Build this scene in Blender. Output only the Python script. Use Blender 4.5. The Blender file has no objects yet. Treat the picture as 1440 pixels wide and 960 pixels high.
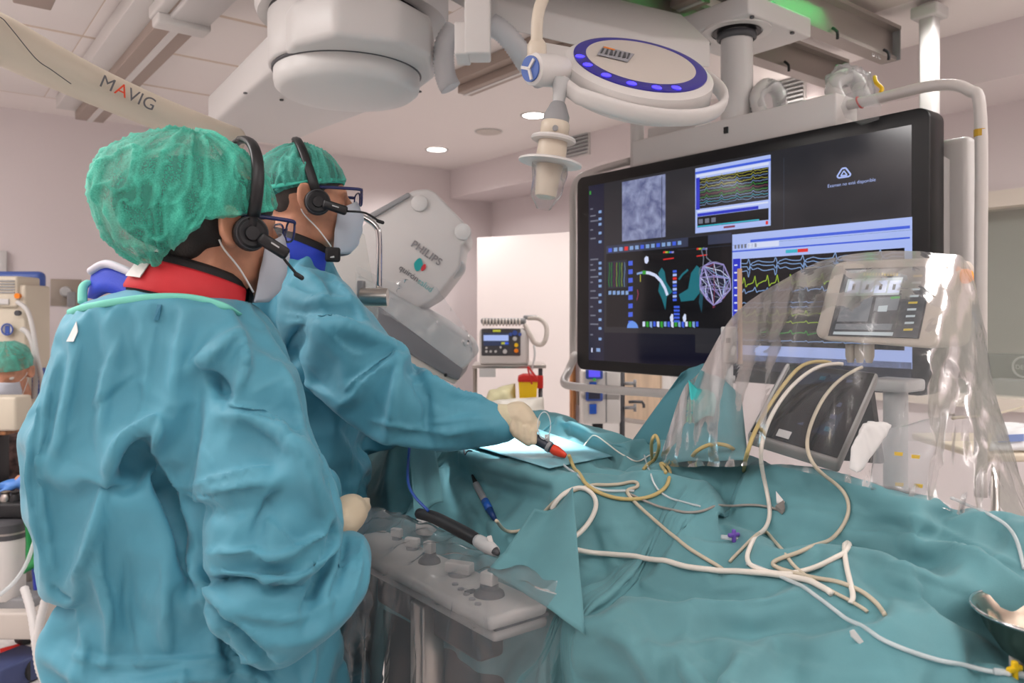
import bpy, bmesh, math, random
import numpy as np
from mathutils import Vector, Matrix
from mathutils.bvhtree import BVHTree

random.seed(7)
COL = bpy.context.scene.collection
SC = bpy.context.scene
# ------------------------------------------------------------------ camera
CAMZ, FPX, HORIZ, YAW = 1.45, 1100.0, 445.0, math.radians(37.8)
CA, SA = math.cos(YAW), math.sin(YAW)
cam_data = bpy.data.cameras.new('camera')
cam_data.sensor_width = 36.0
cam_data.lens = 36.0 * FPX / 1440.0
cam_data.shift_y = (HORIZ - 480.0) / 1440.0
cam_data.clip_start = 0.05
cam_data.dof.use_dof = True
cam_data.dof.focus_distance = 1.65
cam_data.dof.aperture_fstop = 5.0
cam = bpy.data.objects.new('camera', cam_data)
cam.location = (0, 0, CAMZ)
cam.rotation_euler = (math.pi / 2, 0, -YAW)
COL.objects.link(cam)
SC.camera = cam
# ------------------------------------------------------------------ world, exposure, room lights
w = bpy.data.worlds.new('world'); SC.world = w; w.use_nodes = True
w.node_tree.nodes['Background'].inputs[0].default_value = (0.9, 0.86, 0.84, 1)
w.node_tree.nodes['Background'].inputs[1].default_value = 0.05
SC.view_settings.view_transform = 'Standard'
SC.view_settings.look = 'None'
SC.view_settings.gamma = 1.0
SC.view_settings.use_curve_mapping = False
SC.view_settings.exposure = -0.18
CEIL = 2.75
def area(name, loc, size, power, col=(1, .965, .945), rot=(0, 0, 0), sy=None):
    l = bpy.data.lights.new(name, 'AREA'); l.energy = power; l.color = col
    l.shape = 'RECTANGLE'; l.size = size; l.size_y = sy or size
    o = bpy.data.objects.new(name, l); o.location = loc; o.rotation_euler = rot
    COL.objects.link(o); return o
# unseen fill lights added at ceiling height to brighten the room
for (x, y, p) in ((-0.6, 2.3, 34), (-0.1, 0.2, 13), (1.7, -0.6, 11), (-1.3, 4.3, 44), (2.9, 0.2, 12), (-1.8, 1.0, 14)):
    area('ceiling_fill', (x, y, CEIL - .03), .9, p, sy=.6)
# unseen uplights added to brighten the ceiling and walls
for (x, y, p) in ((-1.6, -.6, 34), (1.2, -1.6, 30), (-2.2, 2.6, 45), (3.0, -1.6, 30)):
    area('ceiling_wash_fill', (x, y, 2.05), 1.1, p, rot=(math.pi, 0, 0), sy=.5)
# the row of downlights goes on to the right of the picture
for y in (1.34, .07, -1.2):
    l = bpy.data.lights.new('downlight_lamp', 'SPOT'); l.energy = 60; l.spot_size = 2.5; l.spot_blend = .8; l.shadow_soft_size = .07; l.color = (1, .965, .945)
    o = bpy.data.objects.new('downlight_lamp', l); o.location = (3.2, y, CEIL - .02); COL.objects.link(o)
# surgical spot that lights the puncture site
sp = bpy.data.lights.new('surgical_spot', 'SPOT'); sp.energy = 800; sp.spot_size = math.radians(13); sp.spot_blend = .6
sp.shadow_soft_size = .07; sp.color = (.92, .97, 1)
spo = bpy.data.objects.new('surgical_spot', sp); COL.objects.link(spo)

# ------------------------------------------------------------------ helpers: photo measurements to room coordinates
def K(X, Y, z):                       # right / forward of the photographer, height -> room
    return Vector((CA * X + SA * Y, -SA * X + CA * Y, z))
def C(px, py, d):
    return K((px - 720) / FPX * d, d, CAMZ - (py - HORIZ) / FPX * d)
def PU(px, py, u):
    t = (px - 720) / FPX
    return C(px, py, u / (CA * t + SA))
def PV(px, py, v):
    t = (px - 720) / FPX
    return C(px, py, v / (CA - SA * t))
def PZ(px, py, z):
    return C(px, py, (CAMZ - z) * FPX / (py - HORIZ))
RV, FV, UV = Vector((CA, -SA, 0)), Vector((SA, CA, 0)), Vector((0, 0, 1))
def pixof(P):                         # n x 3 -> px, py, depth
    P = np.asarray(P)
    X = P[:, 0] * CA - P[:, 1] * SA; Y = P[:, 0] * SA + P[:, 1] * CA
    Y = np.maximum(Y, .05)
    return 720 + X / Y * FPX, HORIZ - (P[:, 2] - CAMZ) / Y * FPX, Y

def lin(c):
    c = c / 255.0
    return c / 12.92 if c <= .04045 else ((c + .055) / 1.055) ** 2.4
def rgb(r, g, b): return (lin(r), lin(g), lin(b), 1)
MATS = {}
def mat(name, c=(200, 200, 200), rough=.5, metal=0, bump=0, bscale=200, var=0, vscale=6, emit=0, ecol=None,
        trans=0, coat=0, c2=None, alpha=1, sheen=0, ior=1.45, stretch=None, detail=3, sss=0):
    if name in MATS: return MATS[name]
    m = bpy.data.materials.new(name); m.use_nodes = True; MATS[name] = m
    nt = m.node_tree; b = nt.nodes['Principled BSDF']
    b.inputs['Base Color'].default_value = rgb(*c)
    b.inputs['Roughness'].default_value = rough; b.inputs['Metallic'].default_value = metal
    b.inputs['IOR'].default_value = ior
    b.inputs['Transmission Weight'].default_value = trans
    b.inputs['Coat Weight'].default_value = coat
    b.inputs['Alpha'].default_value = alpha
    b.inputs['Sheen Weight'].default_value = sheen
    if sss:
        b.inputs['Subsurface Weight'].default_value = sss
        b.inputs['Subsurface Radius'].default_value = (.01, .004, .002)
    if emit:
        b.inputs['Emission Color'].default_value = rgb(*(ecol or c)); b.inputs['Emission Strength'].default_value = emit
    tc = None
    if bump or var or c2:
        tc = nt.nodes.new('ShaderNodeTexCoord'); src = tc.outputs['Object']
        if stretch:
            mp = nt.nodes.new('ShaderNodeMapping'); mp.inputs['Scale'].default_value = stretch
            nt.links.new(src, mp.inputs[0]); src = mp.outputs[0]
    if var or c2:
        n = nt.nodes.new('ShaderNodeTexNoise'); n.inputs['Scale'].default_value = vscale; n.inputs['Detail'].default_value = detail
        nt.links.new(src, n.inputs['Vector'])
        r = nt.nodes.new('ShaderNodeValToRGB')
        lo = c2 or tuple(max(0, int(k * (1 - var))) for k in c); hi = c if c2 else tuple(min(255, int(k * (1 + var * .5))) for k in c)
        r.color_ramp.elements[0].color = rgb(*lo); r.color_ramp.elements[0].position = .35
        r.color_ramp.elements[1].color = rgb(*hi); r.color_ramp.elements[1].position = .65
        nt.links.new(n.outputs['Fac'], r.inputs[0]); nt.links.new(r.outputs[0], b.inputs['Base Color'])
    if bump:
        n = nt.nodes.new('ShaderNodeTexNoise'); n.inputs['Scale'].default_value = bscale; n.inputs['Detail'].default_value = 3
        nt.links.new(src, n.inputs['Vector'])
        bp = nt.nodes.new('ShaderNodeBump'); bp.inputs['Strength'].default_value = bump; bp.inputs['Distance'].default_value = .002
        nt.links.new(n.outputs['Fac'], bp.inputs['Height']); nt.links.new(bp.outputs[0], b.inputs['Normal'])
    return m
def plastic_film(name, haze=.09, tint=(226, 228, 232), gloss=.7, bump=.16):
    m = bpy.data.materials.new(name); m.use_nodes = True; nt = m.node_tree; nt.nodes.clear(); MATS[name] = m
    out = nt.nodes.new('ShaderNodeOutputMaterial')
    tr = nt.nodes.new('ShaderNodeBsdfTransparent'); tr.inputs[0].default_value = rgb(250, 250, 250)
    df = nt.nodes.new('ShaderNodeBsdfTranslucent'); df.inputs[0].default_value = rgb(*tint)
    d2 = nt.nodes.new('ShaderNodeBsdfDiffuse'); d2.inputs[0].default_value = rgb(*tint)
    gl = nt.nodes.new('ShaderNodeBsdfGlossy'); gl.inputs['Roughness'].default_value = .24
    tc = nt.nodes.new('ShaderNodeTexCoord')
    n = nt.nodes.new('ShaderNodeTexNoise'); n.inputs['Scale'].default_value = 8; n.inputs['Detail'].default_value = 3
    n.inputs['Distortion'].default_value = 1.5
    nt.links.new(tc.outputs['Object'], n.inputs['Vector'])
    bp = nt.nodes.new('ShaderNodeBump'); bp.inputs['Strength'].default_value = bump; bp.inputs['Distance'].default_value = .02
    nt.links.new(n.outputs['Fac'], bp.inputs['Height'])
    nt.links.new(bp.outputs[0], gl.inputs['Normal'])
    ad = nt.nodes.new('ShaderNodeMixShader'); ad.inputs[0].default_value = .5
    nt.links.new(df.outputs[0], ad.inputs[1]); nt.links.new(d2.outputs[0], ad.inputs[2])
    m1 = nt.nodes.new('ShaderNodeMixShader'); m1.inputs[0].default_value = haze
    nt.links.new(tr.outputs[0], m1.inputs[1]); nt.links.new(ad.outputs[0], m1.inputs[2])
    fr = nt.nodes.new('ShaderNodeFresnel'); fr.inputs['IOR'].default_value = 1.22
    nt.links.new(bp.outputs[0], fr.inputs['Normal'])
    mu = nt.nodes.new('ShaderNodeMath'); mu.operation = 'MULTIPLY'; mu.inputs[1].default_value = gloss; mu.use_clamp = True
    nt.links.new(fr.outputs[0], mu.inputs[0])
    m2 = nt.nodes.new('ShaderNodeMixShader')
    nt.links.new(mu.outputs[0], m2.inputs[0]); nt.links.new(m1.outputs[0], m2.inputs[1]); nt.links.new(gl.outputs[0], m2.inputs[2])
    nt.links.new(m2.outputs[0], out.inputs[0])
    return m

# ------------------------------------------------------------------ helpers: objects
def tag(o, label=None, cat=None, group=None, kind=None):
    if label: o['label'] = label
    if cat: o['category'] = cat
    if group: o['group'] = group
    if kind: o['kind'] = kind
    return o
def thing(name, label, cat, loc, group=None, kind=None):
    o = bpy.data.objects.new(name, None); o.empty_display_size = .05; COL.objects.link(o)
    o.location = loc
    return tag(o, label, cat, group, kind)
def rootloc(o):
    while o.parent: o = o.parent
    return Vector(o.location)
class MB:
    """collects shapes; build() links them as one mesh object"""
    def __init__(s): s.v = []; s.f = []; s.mi = []; s.cur = 0
    def add(s, vs, fs):
        n = len(s.v); s.v += [tuple(v) for v in vs]; s.f += [tuple(i + n for i in f) for f in fs]; s.mi += [s.cur] * len(fs); return s
    def box(s, c, size, M=None, bev=0):
        bm = bmesh.new(); bmesh.ops.create_cube(bm, size=1)
        for v in bm.verts: v.co = Vector((v.co.x * size[0], v.co.y * size[1], v.co.z * size[2]))
        if bev: bmesh.ops.bevel(bm, geom=list(bm.edges), offset=bev, segments=3, profile=.5, affect='EDGES')
        return s.bm(bm, c, M)
    def bm(s, bm, c=(0, 0, 0), M=None):
        c = Vector(c); bm.verts.ensure_lookup_table()
        vs = [(c + (M @ v.co if M else v.co)) for v in bm.verts]
        s.add(vs, [[v.index for v in f.verts] for f in bm.faces]); bm.free(); return s
    def prism(s, pts, ext, bev=0):
        ext = Vector(ext); pts = [Vector(p) for p in pts]
        bm = bmesh.new(); a = [bm.verts.new(p) for p in pts]; b = [bm.verts.new(p + ext) for p in pts]; n = len(pts)
        bm.faces.new(a); bm.faces.new(list(reversed(b)))
        for i in range(n): bm.faces.new((a[i], b[i], b[(i + 1) % n], a[(i + 1) % n]))
        bmesh.ops.recalc_face_normals(bm, faces=list(bm.faces))
        if bev: bmesh.ops.bevel(bm, geom=list(bm.edges), offset=bev, segments=3, profile=.5, affect='EDGES', clamp_overlap=True)
        bm.verts.index_update(); return s.bm(bm)
    def lathe(s, prof, origin, axis=(0, 0, 1), segs=32, cap=True):
        M = frame(axis); o = Vector(origin); vs = []; fs = []
        for (r, h) in prof:
            for k in range(segs):
                a = 2 * math.pi * k / segs; vs.append(o + M @ Vector((r * math.cos(a), r * math.sin(a), h)))
        for i in range(len(prof) - 1):
            for k in range(segs):
                k2 = (k + 1) % segs; fs.append((i * segs + k, i * segs + k2, (i + 1) * segs + k2, (i + 1) * segs + k))
        if cap:
            fs.append(tuple(range(segs - 1, -1, -1))); fs.append(tuple((len(prof) - 1) * segs + k for k in range(segs)))
        return s.add(vs, fs)
    def tube(s, pts, r, segs=8, smooth=4, flat=None, flatdir=None):
        pts = [Vector(p) for p in pts]
        rs = list(r) if isinstance(r, (list, tuple)) else [r] * len(pts)
        if smooth > 1 and len(pts) > 2: pts, rs = catmull(pts, rs, smooth)
        n = len(pts); vs = []; fs = []
        up = None
        for i in range(n):
            t = (pts[min(i + 1, n - 1)] - pts[max(i - 1, 0)])
            t = t.normalized() if t.length > 1e-9 else Vector((0, 0, 1))
            if flatdir is not None: b = Vector(flatdir)
            else: b = up if up is not None else (Vector((0, 0, 1)) if abs(t.z) < .9 else Vector((1, 0, 0)))
            b = (b - t * b.dot(t)); b = b.normalized() if b.length > 1e-6 else t.orthogonal().normalized()
            up = b; c = t.cross(b); fl = flat or 1
            for k in range(segs):
                a = 2 * math.pi * k / segs
                vs.append(pts[i] + (b * math.cos(a) * fl + c * math.sin(a)) * rs[i])
        for i in range(n - 1):
            for k in range(segs):
                k2 = (k + 1) % segs; fs.append((i * segs + k, i * segs + k2, (i + 1) * segs + k2, (i + 1) * segs + k))
        fs.append(tuple(range(segs - 1, -1, -1))); fs.append(tuple((n - 1) * segs + k for k in range(segs)))
        return s.add(vs, fs)
    def quad(s, a, b, c, d): return s.add([a, b, c, d], [(0, 1, 2, 3)])
    def sphere(s, c, r, M=None, u=16, v=10):
        r = r if isinstance(r, (tuple, list)) else (r, r, r); bm = bmesh.new()
        bmesh.ops.create_uvsphere(bm, u_segments=u, v_segments=v, radius=1)
        for q in bm.verts: q.co = Vector((q.co.x * r[0], q.co.y * r[1], q.co.z * r[2]))
        bm.verts.index_update(); return s.bm(bm, c, M)
    def hull(s, pts):
        bm = bmesh.new()
        for p in pts: bm.verts.new(p)
        bmesh.ops.convex_hull(bm, input=list(bm.verts))
        for v in [v for v in bm.verts if not v.link_faces]: bm.verts.remove(v)
        bm.verts.index_update(); return s.bm(bm)
    def capsule(s, a, b, ra, rb, n=10):
        a, b = Vector(a), Vector(b); pts = []
        for c, r in ((a, ra), (b, rb)):
            for i in range(1, n // 2 + 1):
                th = math.pi * i / (n // 2 + 1)
                for k in range(n):
                    ph = 2 * math.pi * (k + .5 * (i % 2)) / n
                    pts.append(c + Vector((math.sin(th) * math.cos(ph), math.sin(th) * math.sin(ph), math.cos(th))) * r)
            pts += [c + Vector((0, 0, r)), c - Vector((0, 0, r))]
        return s.hull(pts)
    def grid(s, P):                    # P: rows x cols x 3
        R, Cc = P.shape[:2]
        return s.add(P.reshape(-1, 3).tolist(), [(i * Cc + j, i * Cc + j + 1, (i + 1) * Cc + j + 1, (i + 1) * Cc + j) for i in range(R - 1) for j in range(Cc - 1)])
    def build(s, name, m, parent=None, smooth=False, label=None, kind=None, auto=None):
        me = bpy.data.meshes.new(name)
        V = np.array(s.v, dtype=float)
        if parent is not None: off = np.array(rootloc(parent))
        else:
            lo, hi = V.min(0), V.max(0); off = np.array([(lo[0] + hi[0]) / 2, (lo[1] + hi[1]) / 2, lo[2]])
        me.from_pydata((V - off).tolist(), [], s.f)
        ms = m if isinstance(m, (list, tuple)) else [m]
        for q in ms: me.materials.append(q)
        if len(ms) > 1: me.polygons.foreach_set('material_index', s.mi)
        if smooth or auto:
            me.polygons.foreach_set('use_smooth', [True] * len(me.polygons))
        if auto:
            me.set_sharp_from_angle(angle=math.radians(auto))
        me.update()
        o = bpy.data.objects.new(name, me); COL.objects.link(o)
        if parent is not None: o.parent = parent
        else: o.location = off
        if label: o['label'] = label
        if kind: o['kind'] = kind
        return o
def frame(z, x=None):
    z = Vector(z).normalized()
    x = Vector(x) if x is not None else (Vector((1, 0, 0)) if abs(z.x) < .9 else Vector((0, 1, 0)))
    x = (x - z * x.dot(z)).normalized(); y = z.cross(x)
    return Matrix((x, y, z)).transposed()
def catmull(pts, rs, k):
    out, ro = [], []; n = len(pts)
    for i in range(n - 1):
        p0, p1, p2, p3 = pts[max(i - 1, 0)], pts[i], pts[i + 1], pts[min(i + 2, n - 1)]
        for j in range(k):
            t = j / k
            out.append(.5 * ((2 * p1) + (p2 - p0) * t + (2 * p0 - 5 * p1 + 4 * p2 - p3) * t * t + (3 * p1 - p0 - 3 * p2 + p3) * t ** 3))
            ro.append(rs[i] * (1 - t) + rs[i + 1] * t)
    out.append(pts[-1]); ro.append(rs[-1]); return out, ro
def cr(pts, k=6):                      # catmull through 2-D or 3-D lists
    p = [Vector(q) if len(q) == 3 else Vector((q[0], q[1], 0)) for q in pts]
    return catmull(p, [0] * len(p), k)[0]
def struct(o): o['kind'] = 'structure'; return o
def box(name, c, size, m, parent=None, M=None, bev=0, **k):
    return MB().box(c, size, M, bev).build(name, m, parent, auto=(40 if bev else None), **k)
def text(s, size, origin, xdir, ydir, m, name, parent, ext=.0005, align='LEFT', bold=0, track=1):
    cu = bpy.data.curves.new('t', 'FONT'); cu.body = s; cu.size = size; cu.extrude = ext; cu.align_x = align; cu.offset = bold; cu.space_character = track
    o = bpy.data.objects.new('t', cu); COL.objects.link(o)
    dg = bpy.context.evaluated_depsgraph_get(); me = bpy.data.meshes.new_from_object(o.evaluated_get(dg))
    x = Vector(xdir).normalized(); y = Vector(ydir); y = (y - x * y.dot(x)).normalized(); z = x.cross(y)
    M = Matrix((x, y, z)).transposed().to_4x4(); M.translation = Vector(origin) - (rootloc(parent) if parent else Vector())
    me.transform(M); me.materials.clear(); me.materials.append(m)
    bpy.data.objects.remove(o); bpy.data.curves.remove(cu)
    q = bpy.data.objects.new(name, me); COL.objects.link(q)
    if parent: q.parent = parent
    return q
# ------------------------------------------------------------------ helpers: cloth
def vnoise(P, scale, seed=0):
    P = np.asarray(P) * np.asarray(scale); i = np.floor(P).astype(np.int64); f = P - i; f = f * f * (3 - 2 * f)
    def h(x, y, z):
        n = (x * 73856093) ^ (y * 19349663) ^ (z * 83492791) ^ (seed * 2654435761)
        n = (n ^ (n >> 13)) * 1274126177; n = n & 0x7fffffff
        return ((n ^ (n >> 16)) & 0xffff) / 65535.0
    r = 0
    for a in (0, 1):
        for b in (0, 1):
            for c in (0, 1):
                wgt = (f[:, 0] if a else 1 - f[:, 0]) * (f[:, 1] if b else 1 - f[:, 1]) * (f[:, 2] if c else 1 - f[:, 2])
                r = r + wgt * h(i[:, 0] + a, i[:, 1] + b, i[:, 2] + c)
    return r
def ridged(P, scale, seed=0, power=2.0):
    n = vnoise(P, scale, seed) + .35 * vnoise(P, np.asarray(scale) * 2.1, seed + 5) - .175
    return np.clip(1 - np.abs(2 * n - 1), 0, 1) ** power
def strokes_disp(px, py, strokes):
    """height of a set of fold lines; stroke = (points, left width, right width, height)"""
    D = np.zeros(len(px))
    for (pts, wl, wr, h) in strokes:
        q = np.array([(p.x, p.y) for p in cr(pts, 5)]) if len(pts) > 2 else np.array(pts, float)
        best = np.full(len(px), 1e9); side = np.zeros(len(px)); tt = np.zeros(len(px))
        seg = np.linalg.norm(np.diff(q, axis=0), axis=1); L = seg.sum(); acc = 0
        lo, hi = q.min(0) - 4 * max(wl, wr), q.max(0) + 4 * max(wl, wr)
        I = np.where((px > lo[0]) & (px < hi[0]) & (py > lo[1]) & (py < hi[1]))[0]
        if len(I) == 0: continue
        X, Y = px[I], py[I]; bs = np.full(len(I), 1e9); sd = np.zeros(len(I)); tp = np.zeros(len(I))
        for k in range(len(q) - 1):
            a, b = q[k], q[k + 1]; d = b - a; l2 = max((d * d).sum(), 1e-9)
            t = np.clip(((X - a[0]) * d[0] + (Y - a[1]) * d[1]) / l2, 0, 1)
            ex, ey = X - a[0] - t * d[0], Y - a[1] - t * d[1]; dist = np.hypot(ex, ey)
            m = dist < bs; bs[m] = dist[m]; sd[m] = (d[0] * ey - d[1] * ex)[m]; tp[m] = ((acc + t * seg[k]) / L)[m]
            acc += seg[k]
        wv = np.where(sd > 0, wr, wl)           # image y is down: sd > 0 is the right-hand side when walking along
        x = bs / wv
        prof = np.exp(-np.sqrt(x * x + .05) * 1.3 + .29)
        tap = np.clip(np.sin(np.pi * np.clip(tp, .02, .98)), 0, 1) ** .5
        D[I] += h * prof * tap
    return D
def remesh(mb, voxel, smooth_it=2, smooth_f=.5):
    me = bpy.data.meshes.new('tmp'); me.from_pydata(mb.v, [], mb.f); me.update()
    bm = bmesh.new(); bm.from_mesh(me); bmesh.ops.recalc_face_normals(bm, faces=list(bm.faces)); bm.to_mesh(me); bm.free()
    o = bpy.data.objects.new('tmp', me); COL.objects.link(o)
    r = o.modifiers.new('r', 'REMESH'); r.mode = 'VOXEL'; r.voxel_size = voxel
    if smooth_it:
        s = o.modifiers.new('s', 'SMOOTH'); s.iterations = smooth_it; s.factor = smooth_f
    dg = bpy.context.evaluated_depsgraph_get(); ev = o.evaluated_get(dg); m2 = bpy.data.meshes.new_from_object(ev)
    bpy.data.objects.remove(o); bpy.data.meshes.remove(me)
    return m2
def mesh_np(me):
    V = np.empty(len(me.vertices) * 3); me.vertices.foreach_get('co', V)
    N = np.empty(len(me.vertices) * 3); me.vertices.foreach_get('normal', N)
    return V.reshape(-1, 3), N.reshape(-1, 3)
def mesh_obj(name, me, m, parent=None, smooth=True, kind=None):
    V, _ = mesh_np(me); off = np.array(rootloc(parent)) if parent else np.array([V[:, 0].mean(), V[:, 1].mean(), V[:, 2].min()])
    me.vertices.foreach_set('co', (V - off).ravel()); me.materials.clear(); me.materials.append(m)
    me.polygons.foreach_set('use_smooth', [smooth] * len(me.polygons)); me.update()
    me.name = name
    o = bpy.data.objects.new(name, me); COL.objects.link(o)
    if parent: o.parent = parent
    else: o.location = off
    if kind: o['kind'] = kind
    return o
# ================================================================== materials of the room
M_wall = mat('wall_paint', (220, 210, 210), .7, bump=.08, bscale=120)
M_ceil = mat('ceiling_plaster', (230, 222, 219), .75)
M_tile = mat('ceiling_panel', (230, 223, 220), .6)
M_joint = mat('ceiling_joint', (206, 188, 172), .8)
M_floor = mat('vinyl_floor', (218, 213, 210), .35, var=.05, vscale=30)
M_white = mat('white_enamel', (200, 197, 195), .38)
M_white2 = mat('white_plastic', (208, 204, 201), .42)
M_offw = mat('warm_white', (196, 187, 179), .45)
M_cream = mat('cream_enamel', (204, 192, 175), .4)
M_beam = mat('brown_grey_beam', (158, 142, 132), .5)
M_alu = mat('aluminium', (165, 158, 152), .38, .75)
M_steel = mat('brushed_steel', (190, 184, 178), .28, 1, bump=.05, bscale=300, stretch=(1, 1, .05))
M_chrome = mat('chrome', (205, 205, 205), .12, 1)
M_black = mat('black_plastic', (22, 22, 25), .4)
M_blacks = mat('black_satin', (30, 30, 33), .55)
M_dgrey = mat('dark_grey', (70, 70, 74), .5)
M_mgrey = mat('mid_grey', (140, 140, 142), .5)
M_lgrey = mat('light_grey', (186, 186, 186), .45)
M_wood = mat('oak_edge', (150, 100, 62), .5, var=.2, vscale=40, stretch=(1, 1, .1))
M_red = mat('red_plastic', (196, 40, 34), .45)
M_yellow = mat('yellow_plastic', (232, 190, 20), .45)
M_blue = mat('blue_plastic', (58, 84, 160), .45)
M_orange = mat('orange_plastic', (232, 130, 24), .35)
M_lamp = mat('lamp_glow', (255, 246, 240), .5, emit=14)
M_film = plastic_film('clear_film')
M_film2 = plastic_film('hazy_film', haze=.24, tint=(206, 208, 212), gloss=1.5, bump=.7)
M_bag = plastic_film('clear_bag', haze=.22)
M_crinkle = plastic_film('crinkled_film', haze=.22, gloss=1.6, bump=.9)
M_paper = mat('paper', (228, 226, 224), .7)
# ================================================================== shell
X0, X1, Y0, Y1, XS = -3.0, 4.28, -3.0, 5.82, 3.82
fl = struct(MB().box(((X0 + 7) / 2, (Y0 + Y1) / 2, -.05), (7 - X0, Y1 - Y0, .1)).build('floor', M_floor))
wb = struct(MB().box(((X0 + X1) / 2, Y1 + .05, CEIL / 2 + .05), (X1 - X0 + .2, .1, CEIL + .1)).build('wall_back', M_wall))
struct(MB().box((X0 - .05, (Y0 + Y1) / 2, CEIL / 2), (.1, Y1 - Y0, CEIL)).build('wall_left', M_wall))
struct(MB().box(((X0 + X1) / 2, Y0 - .05, CEIL / 2), (X1 - X0, .1, CEIL)).build('wall_front', M_wall))
WY0, WY1, WZ0, WZ1 = -2.2, 2.25, 1.02, 2.04
wr = MB().box((X1 + .06, (WY1 + Y1) / 2, CEIL / 2), (.12, Y1 - WY1, CEIL))
wr.box((X1 + .06, (Y0 + WY0) / 2, CEIL / 2), (.12, WY0 - Y0, CEIL))
wr.box((X1 + .06, (WY0 + WY1) / 2, WZ0 / 2), (.12, WY1 - WY0, WZ0))
wr.box((X1 + .06, (WY0 + WY1) / 2, (WZ1 + CEIL) / 2), (.12, WY1 - WY0, CEIL - WZ1))
struct(wr.build('wall_right', M_wall))
struct(MB().box(((XS + X1) / 2, (Y0 + Y1) / 2, (2.5 + CEIL) / 2), (X1 - XS, Y1 - Y0, CEIL - 2.5)).build('trim_1', M_wall))
ce = struct(MB().box(((X0 + X1) / 2, (Y0 + Y1) / 2, CEIL + .06), (X1 - X0, Y1 - Y0, .1)).build('ceiling', M_ceil))
# panelled part of the ceiling: strip panels with sunk joints, plaster beyond
tile = None
for i in range(4):
    for j in range(9):
        x = -2.35 + i * 1.2; y = 5.36 - .64 * j - .31
        if tile is None:
            tile = MB().box((0, 0, 0), (1.196, .612, .010), bev=.002).build('ceiling_tile', M_tile, auto=40); tile.location = (0, 0, 0)
            tm = tile.data; o = tile
        else:
            o = bpy.data.objects.new('ceiling_tile', tm); COL.objects.link(o)
        o.parent = ce; o.location = Vector((x, y, CEIL + .000)) - Vector(ce.location)
jb = MB().box((-.55, 5.36 - 2.88, CEIL + .006), (4.8, 5.78, .01)).build('joint_backing', M_joint, ce)
pl = MB().box(((1.85 + XS) / 2, (Y0 + Y1) / 2, CEIL + .004), (XS - 1.85, Y1 - Y0, .01)).build('plaster_panel', M_ceil, ce)
# control room behind the window
win = struct(thing('window_1', None, None, (X1 + .06, 0, WZ0)))
f = MB()
for (a, b, c, d) in ((WY0, WY1, WZ1 - .05, WZ1 + .03), (WY0, WY1, WZ0 - .03, WZ0 + .03), (WY1 - .05, WY1 + .03, WZ0, WZ1), (WY0 - .03, WY0 + .05, WZ0, WZ1), (-.2, -.14, WZ0, WZ1)):
    f.box((X1 + .05, (a + b) / 2, (c + d) / 2), (.17, b - a, d - c))
f.build('window_frame', mat('window_frame', (214, 204, 192), .5), win)
gm = mat('lead_glass', (208, 214, 204), .05, alpha=.22)
MB().box((X1 + .06, (WY0 + WY1) / 2, (WZ0 + WZ1) / 2), (.012, WY1 - WY0 - .08, WZ1 - WZ0 - .06)).build('window_pane', gm, win)
struct(MB().box((6.85, 0, CEIL / 2), (.1, 7, CEIL)).build('wall_control_room', mat('control_wall', (190, 182, 176), .8)))
struct(MB().box((5.6, 3.4, CEIL / 2), (2.5, .1, CEIL)).build('wall_control_room_side', MATS['control_wall']))
struct(MB().box((5.6, -.0, CEIL + .05), (2.5, 7, .1)).build('ceiling_control_room', M_ceil))
area('control_room_fill', (5.5, .6, CEIL - .04), 1.2, 22, sy=.6)  # unseen light added to brighten the control room
# control room desk monitor seen through the window
t = thing('desk_monitor', 'dark desk monitor seen through the control room window', 'monitor', (4.9, 1.3, .95))
p0, p1 = PU(1388, 496, 4.9), PU(1475, 562, 4.9)
MB().box((4.9, (p0.y + p1.y) / 2, (p0.z + p1.z) / 2), (.05, abs(p0.y - p1.y), abs(p0.z - p1.z)), bev=.012).build('monitor_shell', M_black, t, auto=40)
MB().box((4.95, (p0.y + p1.y) / 2 - .05, (p0.z + .95) / 2 - .05), (.04, .1, p0.z - .9)).build('monitor_stand', M_blacks, t)
cc = PU(1440, 516, 4.872)
MB().tube([cc + Vector((0, math.cos(a) * .055, math.sin(a) * .055)) for a in np.linspace(0, 6.2832, 25)], .006, 6, 1).build('round_emblem', M_lgrey, t)
text('DELL', .034, cc + Vector((-.004, .042, -.012)), (0, -1, 0), (0, 0, 1), M_lgrey, 'emblem_lettering', t)
d = thing('control_desk', 'pale desk edge under the control room window', 'desk', (4.9, .3, 0))
MB().box((4.85, .3, .93), (.7, 3.2, .04)).build('desk_top', M_offw, d)
MB().box((4.85, 1.8, .455), (.6, .04, .91)).build('desk_side', M_offw, d)
MB().box((4.85, -1.2, .455), (.6, .04, .91)).build('desk_side', M_offw, d)
q = PU(1424, 592, 4.75)
tag(MB().box((4.75, q.y, 1.03), (.14, .19, .16), bev=.01).build('grey_terminal', M_mgrey, auto=40), 'small grey box on the control desk beside the dark monitor', 'box')
# a framed whiteboard sheet on the control room wall
tag(MB().box((6.79, 1.75, 1.55), (.012, .35, .5)).build('wall_sheet', M_paper), 'pale paper sheet on the wall inside the control room', 'paper')
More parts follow.
